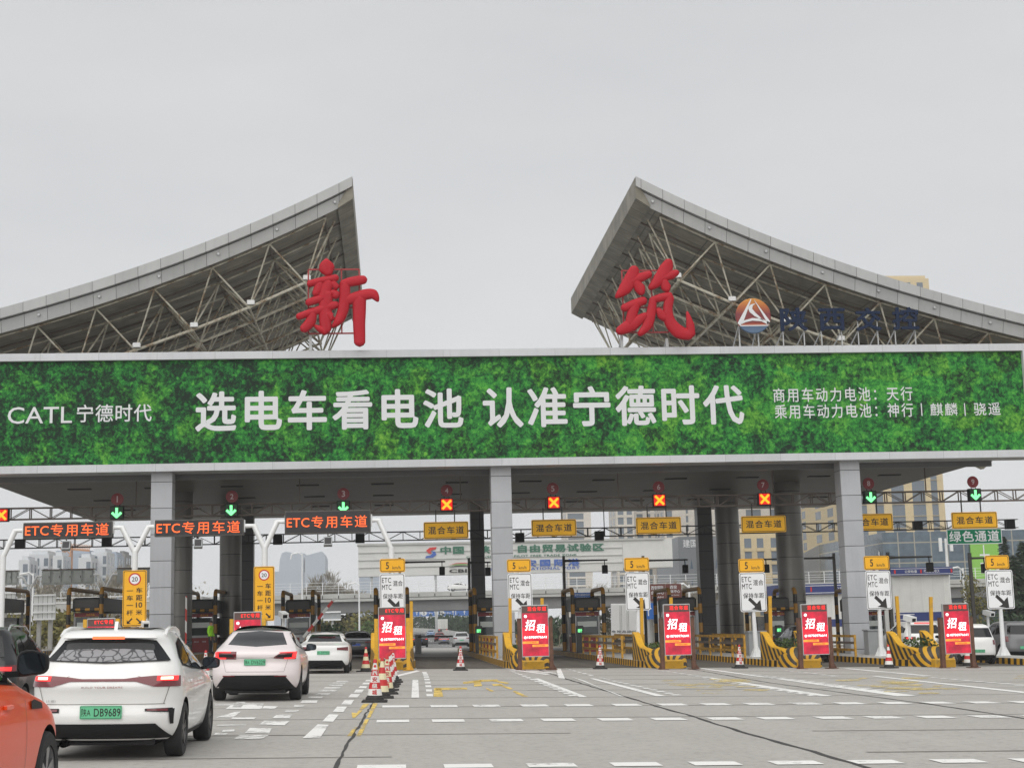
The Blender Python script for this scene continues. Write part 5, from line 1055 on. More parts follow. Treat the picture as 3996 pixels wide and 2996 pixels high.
def wheel(parent, x, y, r=.335, wd=.215, rim='rim_alloy', spokes=5, sg=1, detail=True):
    b = MB('tyre'); x0, x1 = x - sg * wd, x; rr = r * .66
    pr = [(rr, x0), (r * .93, x0), (r * .985, x0 + sg * .02), (r, x0 + sg * .05), (r, x1 - sg * .05), (r * .985, x1 - sg * .02), (r * .93, x1), (rr, x1), (rr * .97, x1 - sg * .02)]
    b.lathe([(a, c) for a, c in pr], (0, y, r), 28, axis='x'); w_ = b.build('wheel', parent, local=True)
    b = MB(rim); b.lathe([(rr, x1 - sg * .015), (rr * .93, x1 - sg * .008), (rr * .88, x1 - sg * .05), (rr * .86, x1 - sg * .1), (0, x1 - sg * .1)], (0, y, r), 28, axis='x', mats=[rim, rim, rim, 'plastic_black'])
    for k in range(spokes):
        for da in (-.13, .13):
            a = 6.28319 * k / spokes + .3; p = Vector((x1 - sg * .035, y + math.cos(a) * .05, r + math.sin(a) * .05)); q = Vector((x1 - sg * .03, y + math.cos(a + da) * rr * .92, r + math.sin(a + da) * rr * .92)); b.bar(p, q, .035, .05)
    b.lathe([(0, x1 - sg * .015), (.05, x1 - sg * .018), (.07, x1 - sg * .05)], (0, y, r), 16, axis='x'); b.build('rim', w_, local=True)
def cut_arches(o, cuts):
    """open the wheel arches of a body mesh"""
    b = MB('plastic_black')
    for x0, x1, y, z, r in cuts: b.lathe([(0, x0), (r, x0), (r, x1), (0, x1)], (0, y, z), 32, axis='x', smooth=False)
    c = b.build('cutter'); md = o.modifiers.new('cut', 'BOOLEAN'); md.object = c; md.solver = 'EXACT'; md.material_mode = 'TRANSFER'
    bpy.context.view_layer.update(); me = bpy.data.meshes.new_from_object(o.evaluated_get(bpy.context.evaluated_depsgraph_get())); o.modifiers.clear(); old = o.data; nm = old.name
    bpy.data.objects.remove(c); o.data = me; bpy.data.meshes.remove(old); me.name = nm
    me.polygons.foreach_set('use_smooth', [True] * len(me.polygons)); me.set_sharp_from_angle(angle=R(35))
def plate(parent, car, xc, z0, z1, w_, s_, col='plate_green', tcol='sign_black'):
    y = min(car.rear(xc, z0), car.rear(xc, z1)) - .02; b = MB(col); b.rrect(xc - w_ / 2, xc + w_ / 2, z0, z1, y, y + .012, .012, col, 'chrome'); h = z1 - z0
    b.rrect(xc - w_ / 2 + .008, xc + w_ / 2 - .008, z0 + .008, z1 - .008, y - .002, y - .001, .01, tcol); b.rrect(xc - w_ / 2 + .012, xc + w_ / 2 - .012, z0 + .012, z1 - .012, y - .004, y - .003, .01, col)
    if s_:
        a, c = s_; b.text(a, xc - w_ * .46, xc - w_ * .24, z0 + h * .2, z1 - h * .2, y - .006, tcol, .002); b.text(c, xc - w_ * .16, xc + w_ * .465, z0 + h * .2, z1 - h * .2, y - .006, tcol, .003, 1.05)
    b.build('licence_plate', parent, local=True)
def mirror(parent, x, y, z, sg, mat='plastic_black', w_=.24, h=.17):
    b = MB(mat); m_ = 10; rg = []
    for yy, k in ((0, .93), (.015, 1.0), (.09, .9), (.15, .45), (.165, .1)):
        rg.append([(x + sg * (w_ * .5) + (w_ * .5 * k) * math.copysign(abs(math.cos(6.2832 * j / 20)) ** .6, math.cos(6.2832 * j / 20)), y + yy, z + h * .5 * k * math.copysign(abs(math.sin(6.2832 * j / 20)) ** .6, math.sin(6.2832 * j / 20)) * (1.0 if sg * math.cos(6.2832 * j / 20) < 0 else .86)) for j in range(20)])
    b.loft(rg, True, mat, True); b.face(rg[0], mat); b.bar((x - sg * .1, y + .08, z - h * .42), (x + sg * .06, y + .08, z - h * .38), .05, .045, 'plastic_black'); o = b.build('mirror', parent, local=True)
    b = MB('mirror_glass'); b.face([(x + sg * (w_ * .5) + (a[0] - x - sg * w_ * .5) * .9, y - .004, z + (a[2] - z) * .88) for a in rg[0]]); b.build('mirror_glass', o, local=True)
def place(t, X, Y, rz=0):
    t.location = (X, Y, gz(X, Y) + .004); t.rotation_euler = (0, math.atan(KX) if Y < 150 else 0, rz)
def zs_for(rows, n=34):
    z0, z1 = rows[0][0], rows[-1][0]; out = [z0 + (z1 - z0) * k / n for k in range(n + 1)]; return sorted(set([round(v, 4) for v in out] + [round(z1 - .008, 4)]))

# --- nearest white hatchback
rows = [(.2, .78, .25, 3.9), (.27, .83, .1, 4.1), (.4, .868, .02, 4.22), (.52, .885, 0, 4.24), (.66, .89, .03, 4.23), (.78, .89, .02, 4.18), (.86, .887, .0, 4.05), (.93, .88, .02, 3.72), (1.0, .868, .07, 3.3), (1.06, .85, .11, 3.12), (1.13, .822, .17, 2.95), (1.22, .778, .25, 2.75), (1.31, .735, .33, 2.52), (1.38, .7, .36, 2.3), (1.43, .67, .34, 2.1), (1.49, .63, .4, 1.9), (1.53, .57, .62, 1.7), (1.555, .45, 1.0, 1.5)]
c = Car(rows, .5, .75); t = thing('parked_car', 'nearest white hatchback with full-width dark red tail strip and patterned rear sunshade', 'car'); t.name = 'queued_car'
o = c.body('paint_white', zs_for(rows, 44), low=.24).build('body', t, local=True); cut_arches(o, [(sg * .55, sg * 1.1, y, .33, .385) for sg in (1, -1) for y in (.76, 3.42)])
b = MB('car_glass'); c.rpatch(b, [(-.73, 1.165), (0, 1.135), (.73, 1.165)], [(-.54, 1.405), (-.3, 1.425), (.3, 1.425), (.54, 1.405)], 'car_glass', .018, 20, 14); b.build('rear_window', t, local=True)
b = MB('sunshade_print'); c.rpatch(b, [(-.6, 1.172), (0, 1.15), (.58, 1.172)], [(-.53, 1.29), (-.2, 1.305), (.2, 1.305), (.52, 1.285)], 'sunshade_print', .022, 16, 10); b.build('sunshade', t, local=True)
b = MB('paint_white'); c.rpatch(b, [(-.54, 1.43), (0, 1.44), (.54, 1.43)], [(-.5, 1.475), (0, 1.49), (.5, 1.475)], 'paint_white', .045, 18, 3); c.rpatch(b, [(-.54, 1.425), (0, 1.435), (.54, 1.425)], [(-.54, 1.43), (0, 1.441), (.54, 1.43)], 'plastic_black', .043, 12, 1); b.build('spoiler', t, local=True)
b = MB('lamp_amber'); c.rpatch(b, [(-.19, 1.42), (.19, 1.42)], [(-.19, 1.452), (.19, 1.452)], 'lamp_amber', .056, 8, 1); b.build('brake_light', t, local=True)
b = MB('lamp_red')
c.rpatch(b, [(-.87, .86), (-.6, .86), (-.38, .925), (.38, .925), (.6, .86), (.87, .86)], [(-.87, .985), (-.6, .99), (-.4, .975), (-.25, .955), (.25, .955), (.4, .975), (.6, .99), (.87, .985)], 'lamp_red', .008, 44, 4); tl = b.build('tail_light_bar', t, local=True)
for sg in (1, -1):
    b = MB('lamp_hot'); c.rpatch(b, [(sg * .66, .945), (sg * .79, .945)], [(sg * .66, .975), (sg * .79, .975)], 'lamp_hot', .014, 6, 2); b.build('brake_lamp', tl, local=True)
    b = MB('lamp_red'); c.spatch(b, [(.08, .87), (.3, .9)], [(.08, .985), (.33, .98)], 'lamp_red', sg, .008, 6, 3); b.build('lamp_side', tl, local=True)
    b = MB('lamp_lit'); c.rpatch(b, [(sg * .62, .93), (sg * .84, .93)], [(sg * .62, .985), (sg * .84, .985)], 'lamp_lit', .011, 6, 2); b.build('lamp_glow', tl, local=True)
plate(t, c, .0, .49, .645, .49, ('陕A', 'DB9689'))
b = MB('chrome'); y = c.rear(0, .855) - .014; b.text('BUILD YOUR DREAMS', -.24, .24, .845, .868, y, 'chrome', .005, 1.15); b.text('比亚迪', -.66, -.52, .68, .71, c.rear(.6, .7) - .012, 'chrome', .004); b.build('badge', t, local=True)
b = MB('plastic_black'); c.rpatch(b, [(-.8, .25), (.8, .25)], [(-.62, .43), (.62, .43)], 'plastic_black', .012, 20, 4); b.build('bumper_insert', t, local=True)
for sg in (1, -1):
    b = MB('plastic_black'); c.rpatch(b, [(sg * .5, .575), (sg * .8, .56)], [(sg * .5, .605), (sg * .8, .61)], 'plastic_black', .008, 8, 2); c.rpatch(b, [(sg * .775, .42), (sg * .81, .42)], [(sg * .76, .6), (sg * .82, .6)], 'plastic_black', .009, 3, 4); o2 = b.build('bumper_vent', t, local=True)
    b = MB('lamp_red'); c.rpatch(b, [(sg * .52, .582), (sg * .75, .575)], [(sg * .52, .6), (sg * .75, .602)], 'lamp_red', .013, 6, 1); b.build('reflector', o2, local=True)
b = MB('joint'); 
for lo, up in (([(-.72, .655), (.72, .655)], [(-.72, .662), (.72, .662)]), ([(.7, .66), (.707, .66)], [(.76, .86), (.767, .86)]), ([(-.707, .66), (-.7, .66)], [(-.767, .86), (-.76, .86)])): c.rpatch(b, lo, up, 'joint', .004, 14, 3)
b.build('tailgate_seam', t, local=True)
def sides(c, t, wins, frame=None, handles=(), hz=.9, seam=None, sill=None, mat='paint_white'):
    for sg in (1, -1):
        if frame: b = MB('plastic_black'); c.spatch(b, frame[0], frame[1], 'plastic_black', sg, .006, 22, 4); b.build('window_frame', t, local=True)
        for lo, up in wins: b = MB('car_glass'); c.spatch(b, lo, up, 'car_glass', sg, .011, 12, 4); b.build('side_window', t, local=True)
        for y in handles: b = MB(mat); xs_ = c.side(y, hz); b.bbox(min(sg * xs_, sg * (xs_ + .03)), max(sg * xs_, sg * (xs_ + .03)), y - .1, y + .1, hz - .016, hz + .016, .008); b.build('door_handle', t, local=True)
        for y in seam or (): b = MB('joint'); c.spatch(b, [(y - .003, .32), (y + .003, .32)], [(y - .003, .98), (y + .003, .98)], 'joint', sg, .003, 1, 8); b.build('door_seam', t, local=True)
        if sill: b = MB('plastic_black'); c.spatch(b, [(sill[0], .2), (sill[1], .2)], [(sill[0], sill[2]), (sill[1], sill[2])], 'plastic_black', sg, .008, 12, 2); b.build('sill_trim', t, local=True)
sides(c, t, [([(.78, 1.12), (1.42, 1.06)], [(.78, 1.26), (1.0, 1.37), (1.42, 1.42)]), ([(1.5, 1.055), (2.5, 1.02)], [(1.5, 1.425), (1.9, 1.42), (2.25, 1.3), (2.5, 1.09)])], ([(.7, 1.1), (1.4, 1.045), (2.62, 1.0)], [(.7, 1.2), (.95, 1.37), (1.4, 1.435), (1.95, 1.435), (2.3, 1.31), (2.62, 1.06)]), (1.22, 2.2), .9, (1.46, 2.6), (1.15, 3.0, .27))
for sg in (1, -1):
    mirror(t, sg * .865, 2.42, 1.09, sg)
    b = MB('paint_white'); xr = lambda y: sg * .56; pts = [(sg * .63, .62, 1.46), (sg * .62, .78, 1.515), (sg * .61, 1.05, 1.548), (sg * .6, 1.6, 1.548), (sg * .595, 1.9, 1.52), (sg * .6, 2.05, 1.46)]; b.tube(pts, [.02, .028, .028, .028, .026, .016], 10); b.build('roof_rail', t, local=True)
    for y in (.76, 3.42): wheel(t, sg * .885, y, .33, .215, 'rim_dark', 5, sg)
b = MB('roof_black'); b.raw([(x, y, z) for y, z in ((.78, 1.552), (1.1, 1.56), (1.62, 1.559), (1.72, 1.54)) for x in (-.43, 0, .43)], [(0, 1, 4, 3), (1, 2, 5, 4), (3, 4, 7, 6), (4, 5, 8, 7), (6, 7, 10, 9), (7, 8, 11, 10)], smooth=True); b.build('glass_roof', t, local=True)
b = MB('paint_white'); b.prism([(.74, 1.53), (1.0, 1.555), (.84, 1.625), (.8, 1.635)], -.02, .02, plane='yz'); b.build('antenna_fin', t, local=True)
b = MB('plastic_black'); b.box(-.6, .6, .25, 3.9, .17, .24); b.lathe([(.05, .12), (.05, .5)], (-.45, 0, .2), 10, axis='y'); b.build('underbody', t, local=True)
place(t, -3.46, 18.35)

# --- pale pink crossover
rows = [(.22, .84, .3, 4.4), (.3, .9, .12, 4.6), (.42, .94, .04, 4.72), (.56, .955, .0, 4.75), (.72, .96, .02, 4.73), (.84, .958, .05, 4.6), (.92, .95, .03, 4.3), (1.0, .93, .02, 3.9), (1.06, .905, .06, 3.6), (1.12, .875, .2, 3.4), (1.18, .84, .42, 3.25), (1.28, .785, .72, 3.0), (1.4, .72, 1.0, 2.7), (1.5, .65, 1.3, 2.4), (1.56, .58, 1.55, 2.2), (1.61, .5, 1.8, 2.0), (1.625, .4, 1.85, 1.95)]
c = Car(rows, .55, .8); t = thing('queued_car', 'pale pink crossover with dark glass roof and lit red C-shaped tail lights', 'car')
o = c.body('paint_pink', zs_for(rows, 44), low=.28, roof=1.5, roofmat='roof_black').build('body', t, local=True); cut_arches(o, [(sg * .6, sg * 1.2, y, .36, .42) for sg in (1, -1) for y in (.95, 3.84)])
b = MB('car_glass'); c.rpatch(b, [(-.64, 1.21), (0, 1.165), (.64, 1.21)], [(-.5, 1.47), (0, 1.5), (.5, 1.47)], 'car_glass', .008, 16, 8); b.build('rear_window', t, local=True)
for sg in (1, -1):
    b = MB('lamp_red'); c.rpatch(b, [(sg * .4, .915), (sg * .86, .9)], [(sg * .4, .945), (sg * .55, 1.04), (sg * .88, 1.065)], 'lamp_red', .008, 12, 3); tl = b.build('tail_light', t, local=True)
    b = MB('lamp_lit'); c.rpatch(b, [(sg * .52, 1.035), (sg * .86, 1.04)], [(sg * .52, 1.05), (sg * .86, 1.062)], 'lamp_lit', .013, 8, 1); c.rpatch(b, [(sg * .78, .93), (sg * .855, .92)], [(sg * .8, 1.045), (sg * .87, 1.05)], 'lamp_lit', .014, 3, 3); c.rpatch(b, [(sg * .62, .905), (sg * .83, .905)], [(sg * .62, .93), (sg * .83, .935)], 'lamp_lit', .013, 5, 1); b.build('lamp_ring', tl, local=True)
    b = MB('plastic_black'); c.rpatch(b, [(sg * .44, .94), (sg * .76, .945)], [(sg * .5, .99), (sg * .78, 1.01)], 'plastic_black', .011, 6, 2); b.build('lamp_core', tl, local=True)
    mirror(t, sg * .93, 3.0, 1.12, sg)
    for y in (.95, 3.84): wheel(t, sg * .955, y, .36, .25, 'rim_dark', 5, sg)
    b = MB('lamp_red'); c.rpatch(b, [(sg * .42, .53), (sg * .68, .53)], [(sg * .42, .555), (sg * .68, .555)], 'lamp_red', .016, 6, 1); b.build('reflector', t, local=True)
plate(t, c, 0, .77, .905, .46, ('陕A', 'DV6229'))
b = MB('chrome'); c.rpatch(b, [(-.44, .925), (.44, .925)], [(-.44, .937), (.44, .937)], 'chrome', .01, 12, 1); b.build('trim_strip', t, local=True)
b = MB('plastic_black'); c.rpatch(b, [(-.86, .27), (.86, .27)], [(-.66, .53), (-.5, .56), (.5, .56), (.66, .53)], 'plastic_black', .012, 22, 5); b.build('bumper_insert', t, local=True)
b = MB('joint')
for lo, up in (([(-.62, .63), (.62, .63)], [(-.62, .637), (.62, .637)]), ([(.62, .64), (.626, .64)], [(.7, .92), (.706, .92)]), ([(-.626, .64), (-.62, .64)], [(-.706, .92), (-.7, .92)])): c.rpatch(b, lo, up, 'joint', .004, 14, 3)
b.build('tailgate_seam', t, local=True)
sides(c, t, [([(1.05, 1.2), (1.3, 1.15), (1.95, 1.12)], [(1.05, 1.26), (1.4, 1.43), (1.95, 1.5)]), ([(2.02, 1.115), (3.2, 1.06)], [(2.02, 1.505), (2.4, 1.49), (2.85, 1.3), (3.2, 1.09)])], ([(.95, 1.18), (1.9, 1.1), (3.3, 1.05)], [(.95, 1.24), (1.35, 1.44), (1.9, 1.52), (2.45, 1.51), (2.9, 1.31), (3.3, 1.09)]), (1.7, 2.8), .93, (1.98, 3.2), (1.4, 3.4, .34), 'paint_pink')
b = MB('plastic_black'); b.box(-.65, .65, .3, 4.3, .17, .28); b.build('underbody', t, local=True)
place(t, -2.98, 33.0)

# --- generic car for the rest of the traffic
def plain_car(label, kind, mat, X, Y, rz=0, lights='lamp_red', plate_s=None, pcol='plate_green', sc=1.0, group=None, arches=True, rails=False, roofmat=None, lowtrim=.3, brake=None):
    if kind == 'sedan': rows = [(.2, .8, .25, 4.4), (.3, .86, .08, 4.62), (.45, .905, 0, 4.72), (.62, .915, .0, 4.74), (.78, .91, .02, 4.62), (.88, .9, .02, 4.2), (.95, .885, .03, 3.7), (1.0, .865, .1, 3.45), (1.03, .84, .42, 3.3), (1.08, .8, .78, 3.1), (1.2, .735, 1.05, 2.85), (1.32, .665, 1.35, 2.55), (1.4, .6, 1.65, 2.3), (1.45, .5, 1.95, 2.1), (1.46, .4, 2, 2.05)]; gw = ([(-.62, 1.1), (.62, 1.1)], [(-.5, 1.36), (.5, 1.36)]); lamp = (.47, .85, .8, .93); pz = (.66, .79); bump = (.27, .46); ws = [([(.95 + .15, 1.1), (1.95, 1.04)], [(1.1, 1.13), (1.45, 1.32), (1.95, 1.36)]), ([(2.02, 1.04), (3.1, 1.0)], [(2.02, 1.36), (2.3, 1.35), (2.7, 1.22), (3.1, 1.02)])]; ax = (.98, 3.8); mz = (1.03, 2.95)
    elif kind == 'van': rows = [(.22, .74, .2, 3.4), (.3, .79, .06, 3.6), (.5, .83, 0, 3.7), (.75, .84, .02, 3.68), (.95, .83, .04, 3.5), (1.08, .81, .08, 3.2), (1.2, .78, .14, 2.9), (1.4, .73, .22, 2.6), (1.55, .68, .28, 2.4), (1.65, .61, .34, 2.2), (1.69, .52, .5, 2.0), (1.7, .4, .6, 1.9)]; gw = ([(-.66, 1.14), (.66, 1.14)], [(-.58, 1.53), (.58, 1.53)]); lamp = (.64, .8, .82, 1.05); pz = (.5, .63); bump = (.26, .4); ws = [([(.45, 1.16), (1.2, 1.13)], [(.5, 1.48), (1.2, 1.54)]), ([(1.28, 1.13), (2.5, 1.1)], [(1.28, 1.54), (1.9, 1.53), (2.5, 1.25)])]; ax = (.62, 3.05); mz = (1.15, 2.45)
    else: rows = [(.24, .82, .3, 4.3), (.34, .9, .08, 4.55), (.5, .93, .0, 4.64), (.75, .94, .0, 4.62), (.9, .935, .02, 4.5), (1.0, .92, .05, 4.1), (1.08, .9, .08, 3.6), (1.14, .87, .14, 3.4), (1.25, .82, .24, 3.1), (1.4, .76, .36, 2.8), (1.52, .7, .42, 2.5), (1.6, .64, .42, 2.2), (1.65, .57, .6, 2.0), (1.67, .45, .9, 1.8)]; gw = ([(-.7, 1.17), (.7, 1.17)], [(-.58, 1.52), (.58, 1.52)]); lamp = (.5, .9, .9, 1.04); pz = (.68, .81); bump = (.3, .52); ws = [([(.55, 1.2), (1.15, 1.17)], [(.6, 1.38), (1.15, 1.5)]), ([(1.22, 1.17), (2.05, 1.14)], [(1.22, 1.51), (2.05, 1.54)]), ([(2.12, 1.14), (3.25, 1.1)], [(2.12, 1.54), (2.4, 1.52), (2.85, 1.34), (3.25, 1.12)])]; ax = (.9, 3.7); mz = (1.15, 3.0)
    rows = [(z * sc, w * sc, a * sc, f * sc) for z, w, a, f in rows]; S = lambda pl: [(u * sc, v * sc) for u, v in pl]
    c = Car(rows, .45 * sc, .75 * sc); t = thing('queued_car' if Y < 110 else 'passing_car', label, 'car', group=group); zt = rows[-1][0]
    o = c.body(mat, zs_for(rows, 26), low=lowtrim * sc, roof=(zt * .93) if roofmat else None, roofmat=roofmat).build('body', t, local=True); W = max(q[1] for q in rows); r = .335 * sc
    if arches: cut_arches(o, [(sg * W * .65, sg * W * 1.3, y * sc, r, r * 1.16) for sg in (1, -1) for y in ax])
    b = MB('car_glass'); c.rpatch(b, S(gw[0]), S(gw[1]), 'car_glass', .008, 12, 6); b.build('rear_window', t, local=True)
    for sg in (1, -1):
        b = MB(lights); lm = 'lamp_red' if lights == 'lamp_lit' else lights; b = MB(lm); c.rpatch(b, S([(sg * lamp[0], lamp[2] + .02), (sg * lamp[1], lamp[2])]), S([(sg * lamp[0], lamp[3] - .03), (sg * lamp[1], lamp[3])]), lm, .009, 8, 3); tl = b.build('tail_light', t, local=True)
        if lights == 'lamp_lit': a_ = lamp[1] - lamp[0]; h_ = lamp[3] - lamp[2]; b = MB('lamp_lit'); c.rpatch(b, S([(sg * (lamp[0] + a_ * .35), lamp[2] + h_ * .35), (sg * (lamp[0] + a_ * .85), lamp[2] + h_ * .3)]), S([(sg * (lamp[0] + a_ * .35), lamp[3] - h_ * .3), (sg * (lamp[0] + a_ * .85), lamp[3] - h_ * .25)]), 'lamp_lit', .014, 6, 2); b.build('brake_lamp', tl, local=True)
        for y in ax: wheel(t, sg * W * .985, y * sc, r, .2, 'rim_alloy', 5, sg)
        mirror(t, sg * W * .95, mz[1] * sc, mz[0] * sc, sg, mat if mat != 'paint_white' else 'plastic_black', .2, .14)
        for lo, up in ws: b = MB('car_glass'); c.spatch(b, S(lo), S(up), 'car_glass', sg, .009, 10, 3); b.build('side_window', t, local=True)
        if rails: b = MB('chrome'); b.tube([(sg * .62 * sc, .75 * sc, zt - .1), (sg * .61 * sc, 1.0 * sc, zt + .02), (sg * .6 * sc, 2.0 * sc, zt + .02), (sg * .6 * sc, 2.3 * sc, zt - .08)], .02, 8); b.build('roof_rail', t, local=True)
    plate(t, c, 0, pz[0] * sc, pz[1] * sc, .44, plate_s, pcol, 'sign_black' if pcol == 'plate_green' else 'letter_white')
    b = MB('plastic_black'); c.rpatch(b, S([(-.78, bump[0]), (.78, bump[0])]), S([(-.66, bump[1]), (.66, bump[1])]), 'plastic_black', .01, 14, 3); b.build('bumper_insert', t, local=True)
    if brake: b = MB('lamp_lit'); c.rpatch(b, S([(-brake[0], brake[1]), (brake[0], brake[1])]), S([(-brake[0], brake[1] + .035), (brake[0], brake[1] + .035)]), 'lamp_lit', .016, 8, 1); b.build('brake_light', t, local=True)
    b = MB('plastic_black'); b.box(-W * .7, W * .7, .3, rows[0][3] - .1, .16, .3 * sc); b.build('underbody', t, local=True)
    place(t, X, Y, rz); return t
G_ = 'cars queued at the gate'; F_ = 'cars on the highway beyond the gate'
plain_car('white sedan with dark red tail lights and green plate ahead of the pale pink crossover', 'sedan', 'paint_white', -2.43, 53.6, 0, 'lamp_red', ('陕A', 'DF7932'))
plain_car('dark sedan ahead of the white sedan, left of the cone row', 'sedan', 'paint_slate', -1.95, 82.5, 0, 'lamp_red', None, 'plate_blue')
plain_car('dark grey SUV with lit tail lamps behind the orange car', 'suv', 'paint_black', -6.86, 24.4, 0, 'lamp_lit', None, sc=.95, rails=True)
plain_car('white hatchback partly hidden behind the nearest white hatchback', 'suv', 'paint_white', -8.15, 51.5, 0, 'lamp_red', None, sc=.95)
plain_car('small white van-like car with round yellow sticker right of the rightmost screen', 'van', 'paint_white', 24.85, 62.3, 0, 'lamp_red', ('陕A', 'BD1057'), sc=1.0)
plain_car('white roofed SUV with black tailgate glass and lit lamps behind the rightmost striped nose', 'suv', 'paint_white', 24.55, 67.6, 0, 'lamp_lit', None, sc=1.1, brake=(.4, 1.58))
plain_car('grey van at the right edge beside the last sign pole', 'van', 'paint_grey', 29.7, 69.0, 0, 'lamp_red', None, sc=1.08)
plain_car('dark car with one lit lamp left of the right square column', 'suv', 'paint_black', 19.02, 67, 0, 'lamp_lit', None)
plain_car('black sedan with lit lamps past the gate in lane 4', 'sedan', 'paint_black', 3.0, 163, 0, 'lamp_lit', None, 'plate_blue', group=F_, arches=False)
plain_car('grey hatchback with red light bar past the gate in lane 4', 'suv', 'paint_grey', 8.4, 243, .0, 'lamp_lit', None, 'plate_blue', group=F_, arches=False, sc=.9, brake=(.6, .98))
plain_car('pale silver SUV with full-width dark rear glass past the gate', 'suv', 'paint_silver', 7.75, 168, 0, 'lamp_red', None, group=F_, arches=False)
plain_car('dark red SUV far on the highway below the lorry', 'suv', 'paint_red', 8.6, 272, .0, 'lamp_lit', None, 'plate_blue', group=F_, arches=False)
plain_car('pale blue taxi with roof light far on the highway', 'sedan', 'paint_blue', 8.4, 325, .0, 'lamp_red', None, 'plate_blue', group=F_, arches=False)
plain_car('silver sedan with glaring lamps left of the cone row, far beyond the gate', 'sedan', 'paint_grey', -5.9, 200, math.pi, 'headlamp', None, 'plate_blue', group=F_, arches=False)
# --- orange car cut by the lower left corner
rows = [(.2, .8, .25, 4.15), (.3, .87, .08, 4.4), (.45, .905, 0, 4.5), (.62, .915, .0, 4.5), (.74, .91, .02, 4.42), (.84, .9, .03, 4.2), (.92, .885, .03, 3.75), (.98, .865, .05, 3.4), (1.03, .84, .1, 3.2), (1.12, .79, .2, 2.95), (1.3, .72, .36, 2.6), (1.42, .65, .42, 2.3), (1.48, .57, .6, 2.0), (1.5, .4, .9, 1.8)]
rows = [(z if z < .6 else .6 + (z - .6) * 1.25, w_, a_, f_) for z, w_, a_, f_ in rows]
c = Car(rows, .45, .8, 2.4); t = thing('queued_car', 'glossy orange car cut off by the lower left corner', 'car')
o = c.body('paint_orange', zs_for(rows, 46), low=.26).build('body', t, local=True); cut_arches(o, [(sg * .5, sg * 1.2, y, .35, .395) for sg in (1, -1) for y in (.85, 3.6)])
Q = lambda pl: [(u, .6 + (v - .6) * 1.25) for u, v in pl]
sides(c, t, [(Q([(.55, 1.1), (1.6, 1.05)]), Q([(.7, 1.3), (1.6, 1.4)])), (Q([(1.66, 1.05), (2.85, 1.01)]), Q([(1.66, 1.4), (2.1, 1.37), (2.6, 1.18), (2.85, 1.03)]))], (Q([(.5, 1.08), (2.95, .99)]), Q([(.6, 1.28), (1.5, 1.42), (2.1, 1.39), (2.65, 1.18), (2.95, 1.01)])), (1.4, 2.3), .95, (1.63, 2.85), (1.1, 3.1, .28), 'paint_orange')
b = MB('plastic_black'); c.spatch(b, [(3.0, .9), (3.34, .89)], [(3.0, .96), (3.1, .975), (3.34, .935)], 'plastic_black', 1, .014, 8, 2); b.build('fender_badge', t, local=True)
b = MB('car_glass'); c.rpatch(b, Q([(-.65, 1.1), (.65, 1.1)]), Q([(-.55, 1.36), (.55, 1.36)]), 'car_glass', .008, 10, 4); b.build('rear_window', t, local=True)
for sg in (1, -1):
    mirror(t, sg * .86, 2.62, 1.27, sg, 'plastic_black', .25, .21)
    for y in (.85, 3.6): wheel(t, sg * .91, y, .345, .225, 'rim_alloy', 5, sg)
b = MB('plastic_black'); b.box(-.6, .6, .3, 4.1, .17, .26); b.build('underbody', t, local=True)
place(t, -3.9, 9.55, R(-1.5))

# --- lorries
def lorry(lab, X, Y, rz, w_, L, H, mat, doors=True, group=None):
    t = thing('box_lorry', lab, 'lorry', group=group); b = MB(mat); b.bbox(-w_ / 2, w_ / 2, 0, L, 1.1, H, .03)
    b.build('cargo_box', t, local=True)
    for sg in (-1, 1): b = MB(mat); b.box(min(0, sg * (w_ / 2 - .06)) + (.015 if sg > 0 else 0), max(0, sg * (w_ / 2 - .06)) - (.015 if sg < 0 else 0), -.03, -.002, 1.2, H - .08); [b.tube([(sg * f * w_ / 2, -.05, 1.25), (sg * f * w_ / 2, -.05, H - .15)], .015, 6, 'galvanised') for f in (.2, .32)]; b.build('rear_door', t, local=True)
    b = MB('dark_steel'); b.box(-w_ / 2 + .05, w_ / 2 - .05, .05, L - .1, .85, 1.1); b.box(-w_ / 2 + .1, w_ / 2 - .1, .0, .12, .5, .75); b.build('chassis', t, local=True)
    for sg in (-1, 1):
        for y in (1.4, L + .3): wheel(t, sg * w_ * .46, y, .45, .3, 'rim_dark', 6, sg)
        b = MB('lamp_lit'); b.box(sg * w_ * .38 - .12, sg * w_ * .38 + .12, -.03, .0, .86, .98); b.build('tail_light', t, local=True)
    b = MB('paint_white'); b.bbox(-w_ / 2 + .1, w_ / 2 - .1, L + .15, L + 1.9, .6, 2.5, .1); b.build('cab', t, local=True); place(t, X, Y, rz); return t
p = gnd(1722, 2484); lorry('pale box lorry far on the highway beneath the blue gantry signs', at(1729, 2470, 368).x, 368, .0, 2.4, 7, 3.5, 'hoarding', group='lorries')
X = at(2437, 2500, 122).x; t = lorry('cream box lorry with closed rear doors seen between the lane 6 booth and sign', X, 122, R(-14), 2.2, 8, 3.65, 'white_enamel', group='lorries')
b = MB('sign_red'); b.text('危险品运输', -1.25 + .2, 1.0, 1.3, 1.5, -.04, 'letter_navy', .01, 1.3); b.build('lettering', t, local=True)
